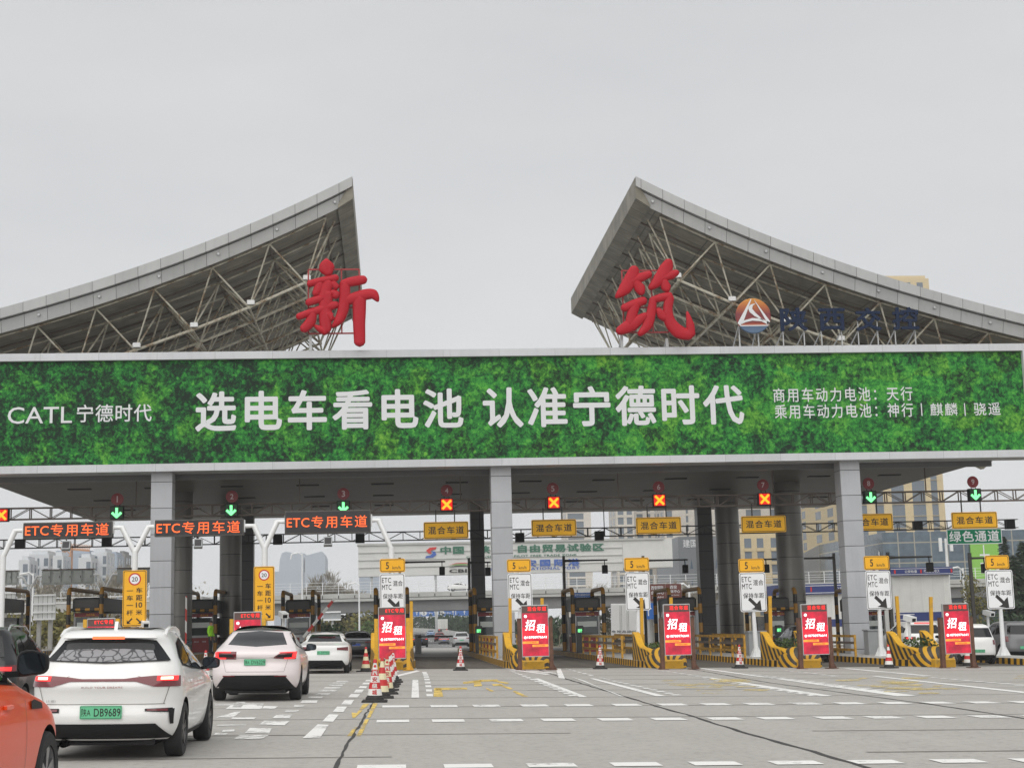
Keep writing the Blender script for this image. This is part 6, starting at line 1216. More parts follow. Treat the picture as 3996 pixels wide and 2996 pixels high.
# ---------------------------------------------------------------- traffic officer
def person(X, Y):
    t = thing('person', 'person in a neon yellow jacket and dark trousers standing beside a toll booth', 'person', (X, Y, gz(X, Y) + .28))
    J = {'pel': (0, 0, .93), 'waist': (0, 0, 1.08), 'chest': (0, .01, 1.3), 'neck': (.0, 0, 1.48), 'head0': (.015, -.01, 1.56), 'head1': (.02, -.01, 1.66), 'top': (.01, 0, 1.74)}
    V, E, Rr = [], [], []
    def add(p, r, par=None):
        V.append(p); Rr.append(r)
        if par is not None: E.append((par, len(V) - 1))
        return len(V) - 1
    a = add(J['pel'], (.155, .11)); bq = add(J['waist'], (.14, .1), a); cq = add(J['chest'], (.17, .12), bq); n = add(J['neck'], (.06, .06), cq); h0 = add(J['head0'], (.07, .08), n); h1 = add(J['head1'], (.082, .095), h0); add(J['top'], (.05, .06), h1)
    for sg in (-1, 1):
        k = add((sg * .1, 0, .85), (.09, .09), a); k = add((sg * .11, -.01, .48), (.062, .065), k); k = add((sg * .115, .02, .1), (.045, .048), k); add((sg * .13, -.13, .04), (.04, .035), k)
        k = add((sg * .2, .0, 1.41), (.07, .07), cq); k = add((sg * .26, .03, 1.14), (.05, .05), k); k = add((sg * .25, -.08, .9), (.036, .036), k); k = add((sg * .245, -.1, .82), (.035, .022), k)
    me = bpy.data.meshes.new('body'); me.from_pydata(V, E, []); o = bpy.data.objects.new('body', me); COL.objects.link(o); o.modifiers.new('s', 'SKIN'); sv = me.skin_vertices[0].data
    for i, r in enumerate(Rr): sv[i].radius = r
    sv[0].use_root = True; o.modifiers.new('d', 'SUBSURF').levels = 2; bpy.context.view_layer.update()
    me2 = bpy.data.meshes.new_from_object(o.evaluated_get(bpy.context.evaluated_depsgraph_get())); o.modifiers.clear(); o.data = me2; bpy.data.meshes.remove(me)
    for m_ in ('skin', 'cloth_black'): me2.materials.append(MATS[m_])
    for p in me2.polygons: p.material_index = 0 if p.center.z > 1.47 or (p.center.z < .9 and abs(p.center.x) > .2) else 1; p.use_smooth = True
    o.parent = t
    def shell(zlo, zhi, off, mat, name, cond=lambda c_: True):
        b = MB(mat); me2.calc_loop_triangles() if False else None
        for p in me2.polygons:
            if zlo < p.center.z < zhi and cond(p.center): b.face([me2.vertices[i].co + me2.vertices[i].normal * off for i in p.vertices], mat, True)
        return b.build(name, t, local=True)
    shell(.93, 1.47, .022, 'neon', 'jacket'); shell(1.64, 1.9, .012, 'hair', 'hair')
    b = MB('skin')
    for sg in (-1, 1):
        for k, (dx, L) in enumerate(((-.02, .07), (-.007, .08), (.007, .078), (.02, .065))): b.tube([(sg * .245 + .0, -.1 + dx, .8), (sg * .243, -.108 + dx, .8 - L * .6), (sg * .236, -.115 + dx, .8 - L)], [.009, .008, .006], 6)
        b.tube([(sg * .24, -.13, .85), (sg * .228, -.15, .815), (sg * .225, -.152, .79)], [.01, .009, .007], 6)
    b.tube([(.02, -.1, 1.635), (.021, -.125, 1.612)], [.01, .014], 8)
    for sg in (-1, 1): b.lathe([(0, -.03), (.02, -.02), (.024, .01), (0, .03)], (.02 + sg * .09, .0, 1.63), 8); 
    b.build('hands_and_face', t, local=True)
    t.rotation_euler = (0, 0, R(75)); return t
p = at(822, 2500, 80); person(p.x, 80)
# ---------------------------------------------------------------- far side: overpass, hoarding, buildings, trees
def pbox(b, x0, x1, y0, y1, Y, D, mat=None, ground=False):
    """box whose front face fills the given photo pixels on the plane y = Y"""
    p = at(x0, (y0 + y1) / 2, Y); q = at(x1, (y0 + y1) / 2, Y); xm = (x0 + x1) / 2; za = gz(p.x, Y) - .5 if ground else at(xm, y1, Y).z; zb = at(xm, y0, Y).z
    b.box(p.x, q.x, Y, Y + D, za, zb, mat); return p.x, q.x, za, zb
YO = 250.0
t = thing('overpass', 'grey concrete overpass with white railing crossing behind the toll gate', 'bridge', (0, YO, gz(0, YO)))
zf = at(1500, 2312, YO).z; zg = at(1500, 2342, YO).z; zl = at(1500, 2386, YO).z
b = MB('concrete_grey'); xa, xb = -120, 160
b.box(xa, xb, YO, YO + 12, zg, zf); b.box(xa, xb, YO - .25, YO, zg + .5, zf - .1); b.box(xa, xb, YO - .35, YO - .25, zg - .05, zg + .35); b.build('deck', t)
b = MB('girder_dark'); b.box(xa, xb, YO + .6, YO + 11.4, zl, zg); b.build('girder', t)
b = MB('white_metal'); x = xa
while x < xb: b.box(x - .05, x + .05, YO - .12, YO - .02, zf - .3, zf + 1.85); b.box(x - .08, x + .08, YO - .3, YO - .24, zf - .75, zf - .3, 'dark_steel'); x += 2.65
for h in (.5, .9, 1.3, 1.85): b.box(xa, xb, YO - .09, YO - .05, zf + h - .025, zf + h + .025)
b.build('railing', t)['kind'] = 'stuff'
for x in (-60, -36, 44, 75): b = MB('concrete_grey'); b.lathe([(.8, gz(x, YO + 6) - .3), (.8, zl)], (x, YO + 6, 0), 20); b.build('pier', t)
plain_car('white car crossing the overpass', 'sedan', 'paint_white', at(1745, 2305, YO + 4).x, YO + 3, R(-90), group='cars on the overpass', arches=False); bpy.context.view_layer.update()
bpy.data.objects['passing_car'].location  # keep
for o in COL.objects:
    if o.get('label') == 'white car crossing the overpass': o.location.z = zf + .05; o.rotation_euler = (0, 0, R(-90))
# hoarding with the zone names
YH = 300.0
t = thing('hoarding', 'long pale hoarding with green and blue characters behind the overpass', 'hoarding', (at(2000, 2200, YH).x, YH, 0))
b = MB('hoarding'); p0 = pbox(b, 1398, 2430, 2118, 2238, YH, 3); b.v += []
b2 = MB('hoarding'); pbox(b2, 2430, 2624, 2104, 2214, YH, 3); b.raw(b2.v, b2.f)
for f in (.28, .52, .76): z = p0[2] + (p0[3] - p0[2]) * f; b.box(p0[0], p0[1], YH - .16, YH - .02, z - .07, z + .07, 'concrete_grey')
b.box(p0[0] - .2, p0[1] + 8.5, YH - .3, YH + 3.2, p0[3] - .05, p0[3] + .35, 'concrete_grey'); b.build('panel', t)
b = MB('letter_green'); Yt = YH - .2
b.ptext('中国（陕西）自由贸易试验区', 1718, 2124, 2357, 2156, Yt, 'letter_green', .05, 1.12); b.ptext('CHINA (SHAANXI) PILOT FREE TRADE ZONE', 1820, 2164, 2250, 2175, Yt, 'letter_green', .03, 1.1)
b.ptext('西安国际港', 1994, 2181, 2262, 2209, Yt, 'letter_blue', .05, 1.45); b.ptext("XI'AN INTERNATIONAL PORT", 1895, 2212, 2263, 2223, Yt, 'letter_blue', .03, 1.15); b.ptext('CBIE', 1753, 2219, 1848, 2233, Yt, 'sign_black', .05, 1.05)
c = at(1682, 2155, Yt); q = lambda px, py: at(px, py, Yt)
for pts, m_ in (([(1704, 2133), (1676, 2136), (1663, 2147), (1672, 2158), (1684, 2160), (1680, 2150), (1690, 2144), (1700, 2143)], 'sign_red'), ([(1659, 2177), (1690, 2174), (1703, 2163), (1698, 2151), (1685, 2149), (1688, 2158), (1680, 2166), (1664, 2168)], 'letter_blue')): b.prism([(q(*p_).x, q(*p_).z) for p_ in pts], Yt, Yt + .1, m_)
for k, m_ in enumerate(('cone_red', 'banner_green', 'sign_black')): b.prism([(q(*p_).x, q(*p_).z) for p_ in ((1753, 2204 + k * 5), (1780, 2196 + k * 5), (1815, 2195 + k * 5), (1850, 2201 + k * 5), (1815, 2198 + k * 5), (1780, 2199 + k * 5))], Yt - .02 * k, Yt + .1, m_)
b.build('lettering', t)
for px in (1450, 1700, 1950, 2200, 2400): x = at(px, 2240, YH).x; b = MB('galvanised'); b.box(x - .25, x + .25, YH + .5, YH + 1, gz(x, YH) - .3, p0[2]); b.build('support_post', t)
# blue gantry signs
YG = 430.0
for i, (x0, x1, s_) in enumerate(((1580, 1638, ''), (1641, 1707, '5'), (1710, 1778, '4'), (1779, 1846, ''))):
    y0, y1 = 2379 - i * .8, 2405 - i * 1.0; p = at(x0, (y0 + y1) / 2, YG); q = at(x1, (y0 + y1) / 2, YG); za, zb = at((x0 + x1) / 2, y1, YG).z, at((x0 + x1) / 2, y0, YG).z; w_, h_ = q.x - p.x, zb - za
    lab = ['blue road sign with arrow at the left end of the far gantry', 'blue road sign with circled 5 and arrow on the far gantry', 'blue road sign with circled 4 and arrow on the far gantry', 'blue road sign with a single central arrow on the far gantry'][i]
    b = MB('sign_blue'); b.box(p.x, q.x, YG, YG + .15, za, zb, 'letter_white'); b.box(p.x + .06, q.x - .06, YG - .01, YG, za + .06, zb - .06)
    ax = p.x + w_ * (.85 if s_ else .5 if i else .8); b.fb((ax, YG - .02, za + h_ * .22), (ax, YG - .02, zb - h_ * .35), .22, .02, 'letter_white'); b.face([(ax - .4, YG - .03, zb - h_ * .42), (ax + .4, YG - .03, zb - h_ * .42), (ax, YG - .03, zb - h_ * .14)], 'letter_white')
    if s_: b.disc((p.x + w_ * .2, YG - .02, za + h_ * .5), h_ * .36, 'letter_white', 20, sx=1.3); b.text(s_, p.x + w_ * .15, p.x + w_ * .25, za + h_ * .3, zb - h_ * .3, YG - .03, 'sign_black', .02); b.text('7.4km' if s_ == '5' else '5.4km', p.x + w_ * .4, p.x + w_ * .72, za + h_ * .36, zb - h_ * .36, YG - .02, 'letter_white', .01)
    single(b, 'gantry_sign', lab, 'road sign', (p.x, YG, za), 'blue signs on the far gantry')
p = at(1570, 2380, YG); q = at(1880, 2374, YG); b = MB('galvanised'); b.bar((p.x, YG + .5, p.z + .3), (q.x, YG + .5, p.z + .3), .35); b.bar((q.x, YG + .5, gz(q.x, YG)), (q.x, YG + .5, p.z + .4), .4); b.bar((p.x, YG + .5, gz(p.x, YG)), (p.x, YG + .5, p.z + .4), .4); single(b, 'sign_gantry', 'grey steel gantry carrying the far blue road signs', 'gantry', (p.x, YG, 0))
# brown and blue signs right of lane 6
for i, (x0, x1, y0, y1, m_, tx, lab) in enumerate(((2535, 2596, 2278, 2344, 'sign_brown', ('西安国际', '会展中心'), 'brown tourist sign left of its twin, beside the lane 6 white sign'), (2598, 2659, 2277, 2334, 'sign_brown', ('西安', '奥体中心'), 'brown tourist sign right of its twin, above a striped hoop'), (2508, 2552, 2352, 2415, 'sign_blue', ('', ''), 'blue direction sign between the lane 6 post and a striped hoop'))):
    Y = 135; b = MB(m_); p, q, za, zb = pbox(b, x0, x1, y0, y1, Y, .1, m_); h = zb - za
    if tx[0]: b.text(tx[0], p + .15 if i == 0 else p + .4, q - .15 if i == 0 else q - .4, zb - h * .34, zb - h * .1, Y - .02, 'letter_white', .02); b.text(tx[1], p + .12, q - .12, zb - h * .62, zb - h * .4, Y - .02, 'letter_white', .02); b.text("XI'AN" if i == 0 else 'Sports Center', p + .2, q - .2, zb - h * .82, zb - h * .72, Y - .02, 'letter_white', .01)
    else: b.fb(((p + q) / 2, Y - .02, za + .3), ((p + q) / 2, Y - .02, zb - .4), .1, .02, 'letter_white'); b.fb((p + .2, Y - .024, zb - .5), (q - .2, Y - .024, zb - .5), .08, .02, 'letter_white')
    b.bar(((p + q) / 2, Y + .2, gz(p, Y)), ((p + q) / 2, Y + .2, zb), .16, mat='galvanised'); single(b, 'direction_sign', lab, 'road sign', (p, Y, gz(p, Y)), 'direction signs beyond the gate')
b = MB('sign_blue'); Y = 112; p, q, za, zb = pbox(b, 2233, 2317, 2311, 2341, Y, .1, 'sign_blue'); b.text('西安市交通事故快处快赔', p + .05, q - .05, za + (zb - za) * .54, zb - .06, Y - .02, 'letter_white', .01); b.text('保险服务中心', p + .3, q - .3, za + .06, za + (zb - za) * .44, Y - .02, 'letter_white', .01); b.bar(((p + q) / 2, Y + .1, gz(p, Y)), ((p + q) / 2, Y + .1, zb), .14, mat='galvanised'); single(b, 'service_sign', 'small blue sign with two lines of white characters above the lane 5 booth', 'sign', (p, Y, gz(p, Y)))
# exit-side displays seen from behind
for i, (x0, x1, y0, y1) in enumerate(((-40, 70, 2228, 2282), (163, 367, 2222, 2279), (456, 640, 2216, 2272))):
    Y = 108; t = None; b = MB('display_grey'); p, q, za, zb = pbox(b, x0, x1, y0, y1, Y, .4, 'display_grey'); t = thing('exit_display', 'grey back of an exit-side display ' + ['at the left edge of the photo', 'with five cabinet doors', 'behind the first yellow 20 sign'][i], 'led display', (p, Y, za), 'backs of exit-side displays'); b.build('case', t)
    n = 5; w_ = (q - p) / n
    for k in range(n): b = MB('display_grey'); b.bbox(p + w_ * (k + .12), p + w_ * (k + .84), Y - .09, Y - .01, za + .14, zb - .1, .02); b.box(p + w_ * (k + .7), p + w_ * (k + .76), Y - .11, Y - .09, za + .45, za + .6, 'dark_steel'); b.build('door', t)
    b = MB('rust_steel'); b.box(p - .02, q + .02, Y - .1, Y + .45, zb + .001, zb + .05); b.build('lid', t)
for i, (sx_, fy, al, ar) in enumerate(((117, 2302, 2252, 2248), (413, 2292, 2242, 2240))):
    Y = 107.7; f = at(sx_, fy, Y); t = thing('exit_mast', 'white branching mast of the exit-side displays, ' + ['nearer the left photo edge', 'nearer the first yellow 20 sign'][i], 'mast', (f.x, Y, gz(f.x, Y)), 'exit-side masts')
    b = MB('white_metal'); b.tube([(f.x, Y, gz(f.x, Y)), f], .11, 12); b.build('stem', t)
    for d, ay, e in ((-1, al, -48), (1, ar, 45)): b = MB('white_metal'); p = at(sx_ + d * 28, ay, Y); b.tube([f, p, (at(sx_ + e, ay, Y).x, Y, p.z)], .075, 10); b.build('arm', t)
b = MB('corrugated'); Y = 118; p, q, za, zb = pbox(b, 130, 216, 2318, 2418, Y, .2, 'corrugated')
for f in (.03, .3, .62, .97): b.box(p, q, Y - .1, Y - .001, za + (zb - za) * f - .06, za + (zb - za) * f + .06, 'white_metal')
b.bar((q - .4, Y + .3, gz(q, Y)), (q - .4, Y + .3, za), .3, mat='kerb_deck'); b.bar((p + .4, Y + .3, gz(q, Y)), (p + .4, Y + .3, za), .3, mat='kerb_deck'); single(b, 'panel_board', 'ribbed pale board on posts between the two exit-side masts', 'board', (p, Y, gz(p, Y)))
b = MB('corrugated'); p, q, za, zb = pbox(b, -30, 62, 2285, 2380, Y, .2, 'corrugated')
for f in (.03, .33, .7, .97): b.box(p, q, Y - .1, Y - .001, za + (zb - za) * f - .06, za + (zb - za) * f + .06, 'white_metal')
b.bar(((p + q) / 2, Y + .3, gz(q, Y)), ((p + q) / 2, Y + .3, za), .3, mat='kerb_deck'); single(b, 'panel_board', 'ribbed pale board on a post at the left edge of the photo', 'board', (p, Y, gz(p, Y)))
# left ramp wall
b = MB('concrete_grey'); Y = 210
for k in range(12): x0, x1 = -110 + k * 7, -103 + k * 7; z = 5.4 + k * .12; b.box(x0, x1 - .03, Y, Y + 9, gz(x0, Y) - .5 if k % 3 == 0 else z - 1.5, z)
b.box(-110, -26, Y - .1, Y - .01, 6.2, 6.3, 'white_metal'); b.box(-110, -26, Y - .1, Y - .01, 6.9, 7.0, 'white_metal')
for k in range(20): b.box(-110 + k * 4.4, -109.85 + k * 4.4, Y - .12, Y - .02, 5.3, 7.0, 'white_metal')
single(b, 'ramp_viaduct', 'low concrete ramp with pale rail behind the left exit lanes', 'ramp', (-60, Y, 0))
# apartments left
def flats(lab, x0, x1, y0, Y, D, wins, mat='apartment_white', group='white apartment blocks at the left', bands=9, name='apartment_block', cat='building', wm='window_grey', storey=3.1, fill=.72):
    t = thing(name, lab, cat, (at((x0 + x1) / 2, 2300, Y).x, Y, 0), group); b = MB(mat); p, q, za, zb = pbox(b, x0, x1, y0, 2440, Y, D, mat, True); b.box(p + .6, q - .6, Y + 1, Y + D - 1, zb, zb + 1.0, mat); b.build('wall', t)
    n = int((zb - za - 1) / storey); w_ = q - p
    for u0, u1 in wins:
        b = MB(wm)
        for k in range(n):
            z = zb - 1.2 - storey * k
            if z - storey * .7 < 1: break
            b.box(p + w_ * u0, p + w_ * u1, Y - .03, Y - .005, z - storey * fill, z, wm); b.box(p + w_ * u0 - .1, p + w_ * u1 + .1, Y - .3, Y - .005, z - storey * .97, z - storey * (fill + .02), mat)
        b.build('window_column', t)
    # side windows
    b = MB(wm)
    for k in range(n):
        z = zb - 1.2 - storey * k
        for sx_ in (p - .02, q + .02):
            for v in (.2, .6): b.box(sx_ - .02, sx_ + .02, Y + D * v, Y + D * (v + .18), z - storey * .7, z, wm)
    b.build('side_windows', t)
    return t
YA = 420
flats('pale apartment block farthest left, lower roof', 70, 112, 2183, YA, 10, [(.4, .85)]); flats('pale apartment block second from left with three window stacks', 110, 188, 2161, YA + 14, 12, [(.05, .3), (.42, .52), (.75, .97)])
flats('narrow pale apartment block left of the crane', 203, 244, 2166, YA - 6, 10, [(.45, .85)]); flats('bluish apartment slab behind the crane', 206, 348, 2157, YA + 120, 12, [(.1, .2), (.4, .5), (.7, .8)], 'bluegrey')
flats('low pale apartment block right of the crane', 303, 354, 2174, YA - 4, 10, [(.62, .95)]); flats('tall pale apartment block right of the crane', 353, 414, 2152, YA + 4, 12, [(.06, .4), (.76, .98)]); flats('grey apartment block right of the tall pale one', 416, 456, 2164, YA + 60, 12, [(.3, .6)], 'bluegrey'); flats('brownish tower half behind bare trees left of the first column', 456, 486, 2160, YA + 90, 12, [(.3, .6)], 'girder_dark')
# crane
t = thing('tower_crane', 'orange tower crane among the apartment blocks', 'crane', at(264, 2250, 440)); b = MB('crane_orange'); p = at(264, 2134, 440)
for dx in (-1.1, 1.1):
    for dy in (-1.1, 1.1): b.bar((p.x + dx, 440 + dy, 0), (p.x + dx, 440 + dy, p.z), .35)
for k in range(14): z = p.z - 2.2 * k; b.bar((p.x - 1.1, 438.9, z), (p.x + 1.1, 438.9, z - 2.2), .25); b.bar((p.x + 1.1, 438.9, z), (p.x - 1.1, 438.9, z - 2.2), .25)
b.build('mast', t); b = MB('crane_orange'); a = at(236, 2139, 440); e = at(350, 2148, 440); top = at(264, 2122, 440)
b.bar(a, e, .5); b.bar((a.x, 440, a.z + 1.6), (e.x - 4, 440, e.z + 1), .35)
for k in range(18): f = k / 18; x = a.x + (e.x - a.x) * f; z = a.z + (e.z - a.z) * f; b.bar((x, 440, z), (x + .9, 440, z + 1.5), .2)
b.build('jib', t); b = MB('crane_orange'); b.bar((top.x, 440, p.z), top, .4); b.build('mast_head', t)
# curved glass halls far away
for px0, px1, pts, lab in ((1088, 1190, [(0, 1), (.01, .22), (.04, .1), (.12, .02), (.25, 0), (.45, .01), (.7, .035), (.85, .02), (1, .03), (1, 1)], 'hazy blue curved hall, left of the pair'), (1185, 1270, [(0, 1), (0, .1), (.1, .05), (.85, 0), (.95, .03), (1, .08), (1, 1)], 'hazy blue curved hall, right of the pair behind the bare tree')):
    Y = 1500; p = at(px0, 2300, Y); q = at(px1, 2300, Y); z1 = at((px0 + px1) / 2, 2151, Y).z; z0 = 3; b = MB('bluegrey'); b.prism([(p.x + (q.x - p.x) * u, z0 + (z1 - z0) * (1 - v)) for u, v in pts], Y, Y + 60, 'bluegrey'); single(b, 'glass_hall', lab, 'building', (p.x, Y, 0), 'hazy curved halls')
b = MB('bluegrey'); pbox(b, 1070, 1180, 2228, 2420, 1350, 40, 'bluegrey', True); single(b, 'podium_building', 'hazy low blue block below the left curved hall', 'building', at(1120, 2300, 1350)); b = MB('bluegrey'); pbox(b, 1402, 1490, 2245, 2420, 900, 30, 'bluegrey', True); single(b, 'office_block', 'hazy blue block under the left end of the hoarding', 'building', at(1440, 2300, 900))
# towers right
flats('grey blue tower with white floor bands left of the lane 6 board', 2215, 2312, 1960, 620, 20, [(.06, .7)], 'stone_pale', 'towers right of centre', wm='window_grey', storey=3.4); flats('pale tower with balcony stacks between lane boards 5 and 6', 2410, 2480, 1930, 480, 16, [(.1, .42), (.6, .9)], 'stone_pale', 'towers right of centre')
flats('pale tower with dark window stacks directly behind the lane 6 board', 2486, 2580, 1920, 500, 18, [(.05, .3), (.5, .62), (.8, .95)], 'stone_pale', 'towers right of centre'); flats('pale tower left of the dark round column', 2600, 2655, 1940, 470, 16, [(.1, .55)], 'stone_pale', 'towers right of centre'); flats('pale beige tower beside the dark round column', 2655, 2800, 1930, 520, 18, [(.2, .26), (.5, .62), (.8, .86)], 'stone_pale', 'towers right of centre')
flats('yellow beige block with square windows between the two round columns', 2884, 3066, 2078, 330, 20, [(.15, .3), (.42, .56), (.72, .92)], 'stone_beige', 'towers right of centre', wm='window_grey', storey=3.0); flats('pale upper tower above the lane 7 board', 2880, 3075, 1900, 480, 18, [(.2, .5), (.7, .95)], 'stone_pale', 'towers right of centre')
flats('tall beige tower with blue glass strips rising above the right wing roof', 3262, 3672, 1087, 400, 30, [(.02, .1), (.16, .26), (.34, .42), (.5, .62), (.7, .82), (.88, .94)], 'stone_beige', 'towers right of centre', wm='window_grey', storey=3.3, fill=.93); flats('beige tower strip left of the right square column', 3165, 3255, 1850, 430, 20, [(.3, .5)], 'stone_beige', 'towers right of centre')
# grey facade with slanted sign
b = MB('mall_dark'); p, q, za, zb = pbox(b, 2652, 2812, 2092, 2440, 300, 25, 'mall_dark', True); b.text('建国饭店', p + 1, q - 1.5, zb - 2.2, zb - .6, 299.9, 'letter_white', .01)
for k in range(6):
    for r_ in range(2): x = p + 1 + k * 1.3; b.face([(x, 299.95, zb - 6.5 - r_ * 4), (x + .6, 299.95, zb - 6.5 - r_ * 4), (x + .3, 299.95, zb - 4.5 - r_ * 4)], 'window_dark')
single(b, 'facade_building', 'grey building with white rooftop characters left of the dark round column', 'building', (p, 300, 0))
# glass mall
t = thing('glass_mall', 'glass curtain wall mall behind the police kiosk', 'building', (at(3450, 2300, 260).x, 260, 0)); zr = at(3450, 2077, 260).z; xc = at(3450, 2200, 260).x; xr = at(4200, 2200, 260).x
b = MB('curtain_glass'); b.box(xc, xr, 260, 300, -2, zr); b.build('glass_front', t); b = MB('mall_dark'); xl = at(3170, 2200, 335).x
b.raw([(xc, 260, -2), (xl, 335, -2), (xl, 335, zr), (xc, 260, zr), (xc, 300, -2), (xl, 345, -2), (xl, 345, zr), (xc, 300, zr)], [(0, 1, 2, 3), (4, 7, 6, 5), (3, 2, 6, 7), (1, 5, 6, 2)]); b.build('dark_flank', t)
b = MB('letter_white'); n = Vector((xl - xc, 75, 0)).normalized(); o3 = Vector((xc, 260, 0)) + n * 1.2 + Vector((-n.y, n.x, 0)) * .3
T = lambda v: o3 + n * (14 - v.x) + Vector((-n.y, n.x, 0)) * -v.y * 3 + Vector((0, 0, v.z)); b.text('生活馆', 1.5, 13.5, zr - 7.2, zr - 2.8, 0, 'letter_white', .03, 1.15, T=T); b.build('lettering', t)
b = MB('letter_white'); T2 = lambda u, z: o3 + n * u + Vector((0, 0, z)); b.face([T2(28, 1.5), T2(42, 1.5), T2(42, 12.5), T2(28, 12.5)], 'letter_white'); b.face([T2(27.8, 1.2) - n.cross(Vector((0, 0, 1))) * .02, T2(42.2, 1.2), T2(42.2, 1.5), T2(27.8, 1.5)], 'crane_orange'); b.build('poster', t)
b = MB('banner_green'); p, q, za, zb = pbox(b, 3792, 3902, 2116, 2290, 259.5, .3, 'banner_green')
for k in range(5): b.fb(((p + q) / 2 - 1, 259.45, zb - 2.2 - 1.5 * k), ((p + q) / 2 + .8, 259.45, zb - 2.2 - 1.5 * k), .3, .02, 'letter_white')
b.fb(((p + q) / 2 - .2, 259.44, za), ((p + q) / 2 - .2, 259.44, zb - .4), .2, .02, 'letter_white'); b.build('banner', t)
# police kiosks
def kiosk(x0, x1, y0, y1, Y, lab, tx):
    b = MB('kiosk_blue'); p, q, za, zb = pbox(b, x0, x1, y0, y1, Y, 5, 'kiosk_blue'); t = thing('police_kiosk', lab, 'kiosk', ((p + q) / 2, Y, gz(p, Y)), 'police check kiosks'); w_ = q - p; h = zb - za
    b.box(p, q, Y - .02, Y - .005, zb - h * .2, zb - h * .14, 'letter_white'); b.box(p, q, Y - .02, Y - .005, za + h * .1, za + h * .16, 'letter_white')
    for s_, u0, u1 in tx: b.text(s_, p + w_ * u0, p + w_ * u1, za + h * .3, zb - h * .32, Y - .03, 'letter_white', .015)
    for u in (.05, .47, .96): b.box(p + w_ * u, p + w_ * u + .15, Y - .03, Y - .005, za + h * .25, zb - h * .3, 'sign_red')
    b.build('roof_sign', t); b = MB('kiosk_white'); b.box(p + .25, q - .25, Y + .4, Y + 4.8, gz(p, Y), za); b.build('wall', t); b = MB('kiosk_blue'); z = gz(p, Y) + (za - gz(p, Y)) * .36; b.box(p + .23, q - .23, Y + .375, Y + .39, z, z + .75); b.box(p + .23, p + 2, Y + .36, Y + .374, z + .55, z + .62, 'letter_white'); b.box(p + .23, p + 2, Y + .36, Y + .374, z + .12, z + .18, 'letter_white'); b.build('blue_band', t)
    return t
kiosk(3476, 3719, 2212, 2243, 128, 'white police check kiosk with long blue roof sign under the glass mall', (('公安检查', .22, .42), ('POLICE CHECK', .53, .78)))
kiosk(3040, 3300, 2278, 2318, 150, 'blue signed police kiosk half hidden behind the right round column', (('公安', .84, .97),))
# telecom pole and lamp posts
p = at(3700, 2250, 165); b = MB('white_metal'); b.tube([(p.x, 165, gz(p.x, 165)), (p.x, 165, at(3700, 2100, 165).z)], [.2, .14], 10)
for dx in (-.9, .35): b.bbox(p.x + dx, p.x + dx + .35, 164.6, 164.9, at(3700, 2150, 165).z, at(3700, 2098, 165).z, .05)
single(b, 'antenna_mast', 'white telecom mast with panel antennas behind the police kiosk', 'mast', (p.x, 165, 0))
def lamp(px, ytop, Y, lab, arms=1, h2=0):
    p = at(px, ytop, Y); t = thing('street_lamp', lab, 'street lamp', (p.x, Y, gz(p.x, Y)), 'street lamps beyond the gate'); b = MB('white_metal'); b.tube([(p.x, Y, gz(p.x, Y)), (p.x, Y, p.z)], [.16, .09], 10); b.build('pole', t)
    for s_ in ((-1,), (-1, 1))[arms - 1]: b = MB('white_metal'); b.tube([(p.x, Y, p.z - .3), (p.x + s_ * .5, Y, p.z + .1), (p.x + s_ * 1.6, Y, p.z - .1), (p.x + s_ * 1.75, Y, p.z - .9)], [.07, .08, .12, .14], 8); b.build('lamp_arm', t)
lamp(1179, 2158, 235, 'white street lamp with hooked head right of the second yellow 20 sign'); lamp(1401, 2275, 230, 'thin white street lamp under the left end of the hoarding'); lamp(130, 2236, 190, 'white street lamp among bare trees left of the exit displays'); lamp(2688, 2280, 140, 'pale lamp post right of the brown signs'); lamp(3757, 2215, 150, 'white lamp post with dome camera right of the police kiosk')
# guard rail along the slip road, hedge bed
b = MB('galvanised')
pts = [at(1300, 2442, 180), at(1345, 2443, 170), at(1400, 2450, 160), at(1460, 2462, 150), at(1500, 2476, 140)]
pts = [Vector((p.x, p.y, gz(p.x, p.y) + .75)) for p in pts]; b.tube(pts, .16, 8)
for p in pts: b.box(p.x - .07, p.x + .07, p.y - .07, p.y + .07, p.z - .75, p.z)
single(b, 'crash_barrier', 'curved steel crash barrier left of the cone row screen', 'crash barrier', (pts[2].x, pts[2].y, 0))
b = MB('corrugated'); p, q, za, zb = pbox(b, 1262, 1330, 2384, 2420, 200, .3, 'cabinet'); b.box(p, q, 199.8, 199.98, zb - .2, zb, 'white_metal'); b.box(p, q, 199.8, 199.98, za, za + .2, 'white_metal'); b.bar(((p + q) / 2, 200.5, 0), ((p + q) / 2, 200.5, za), .3); single(b, 'direction_sign', 'grey back of a road sign right of the raised barrier arm', 'road sign', (p, 200, 0))
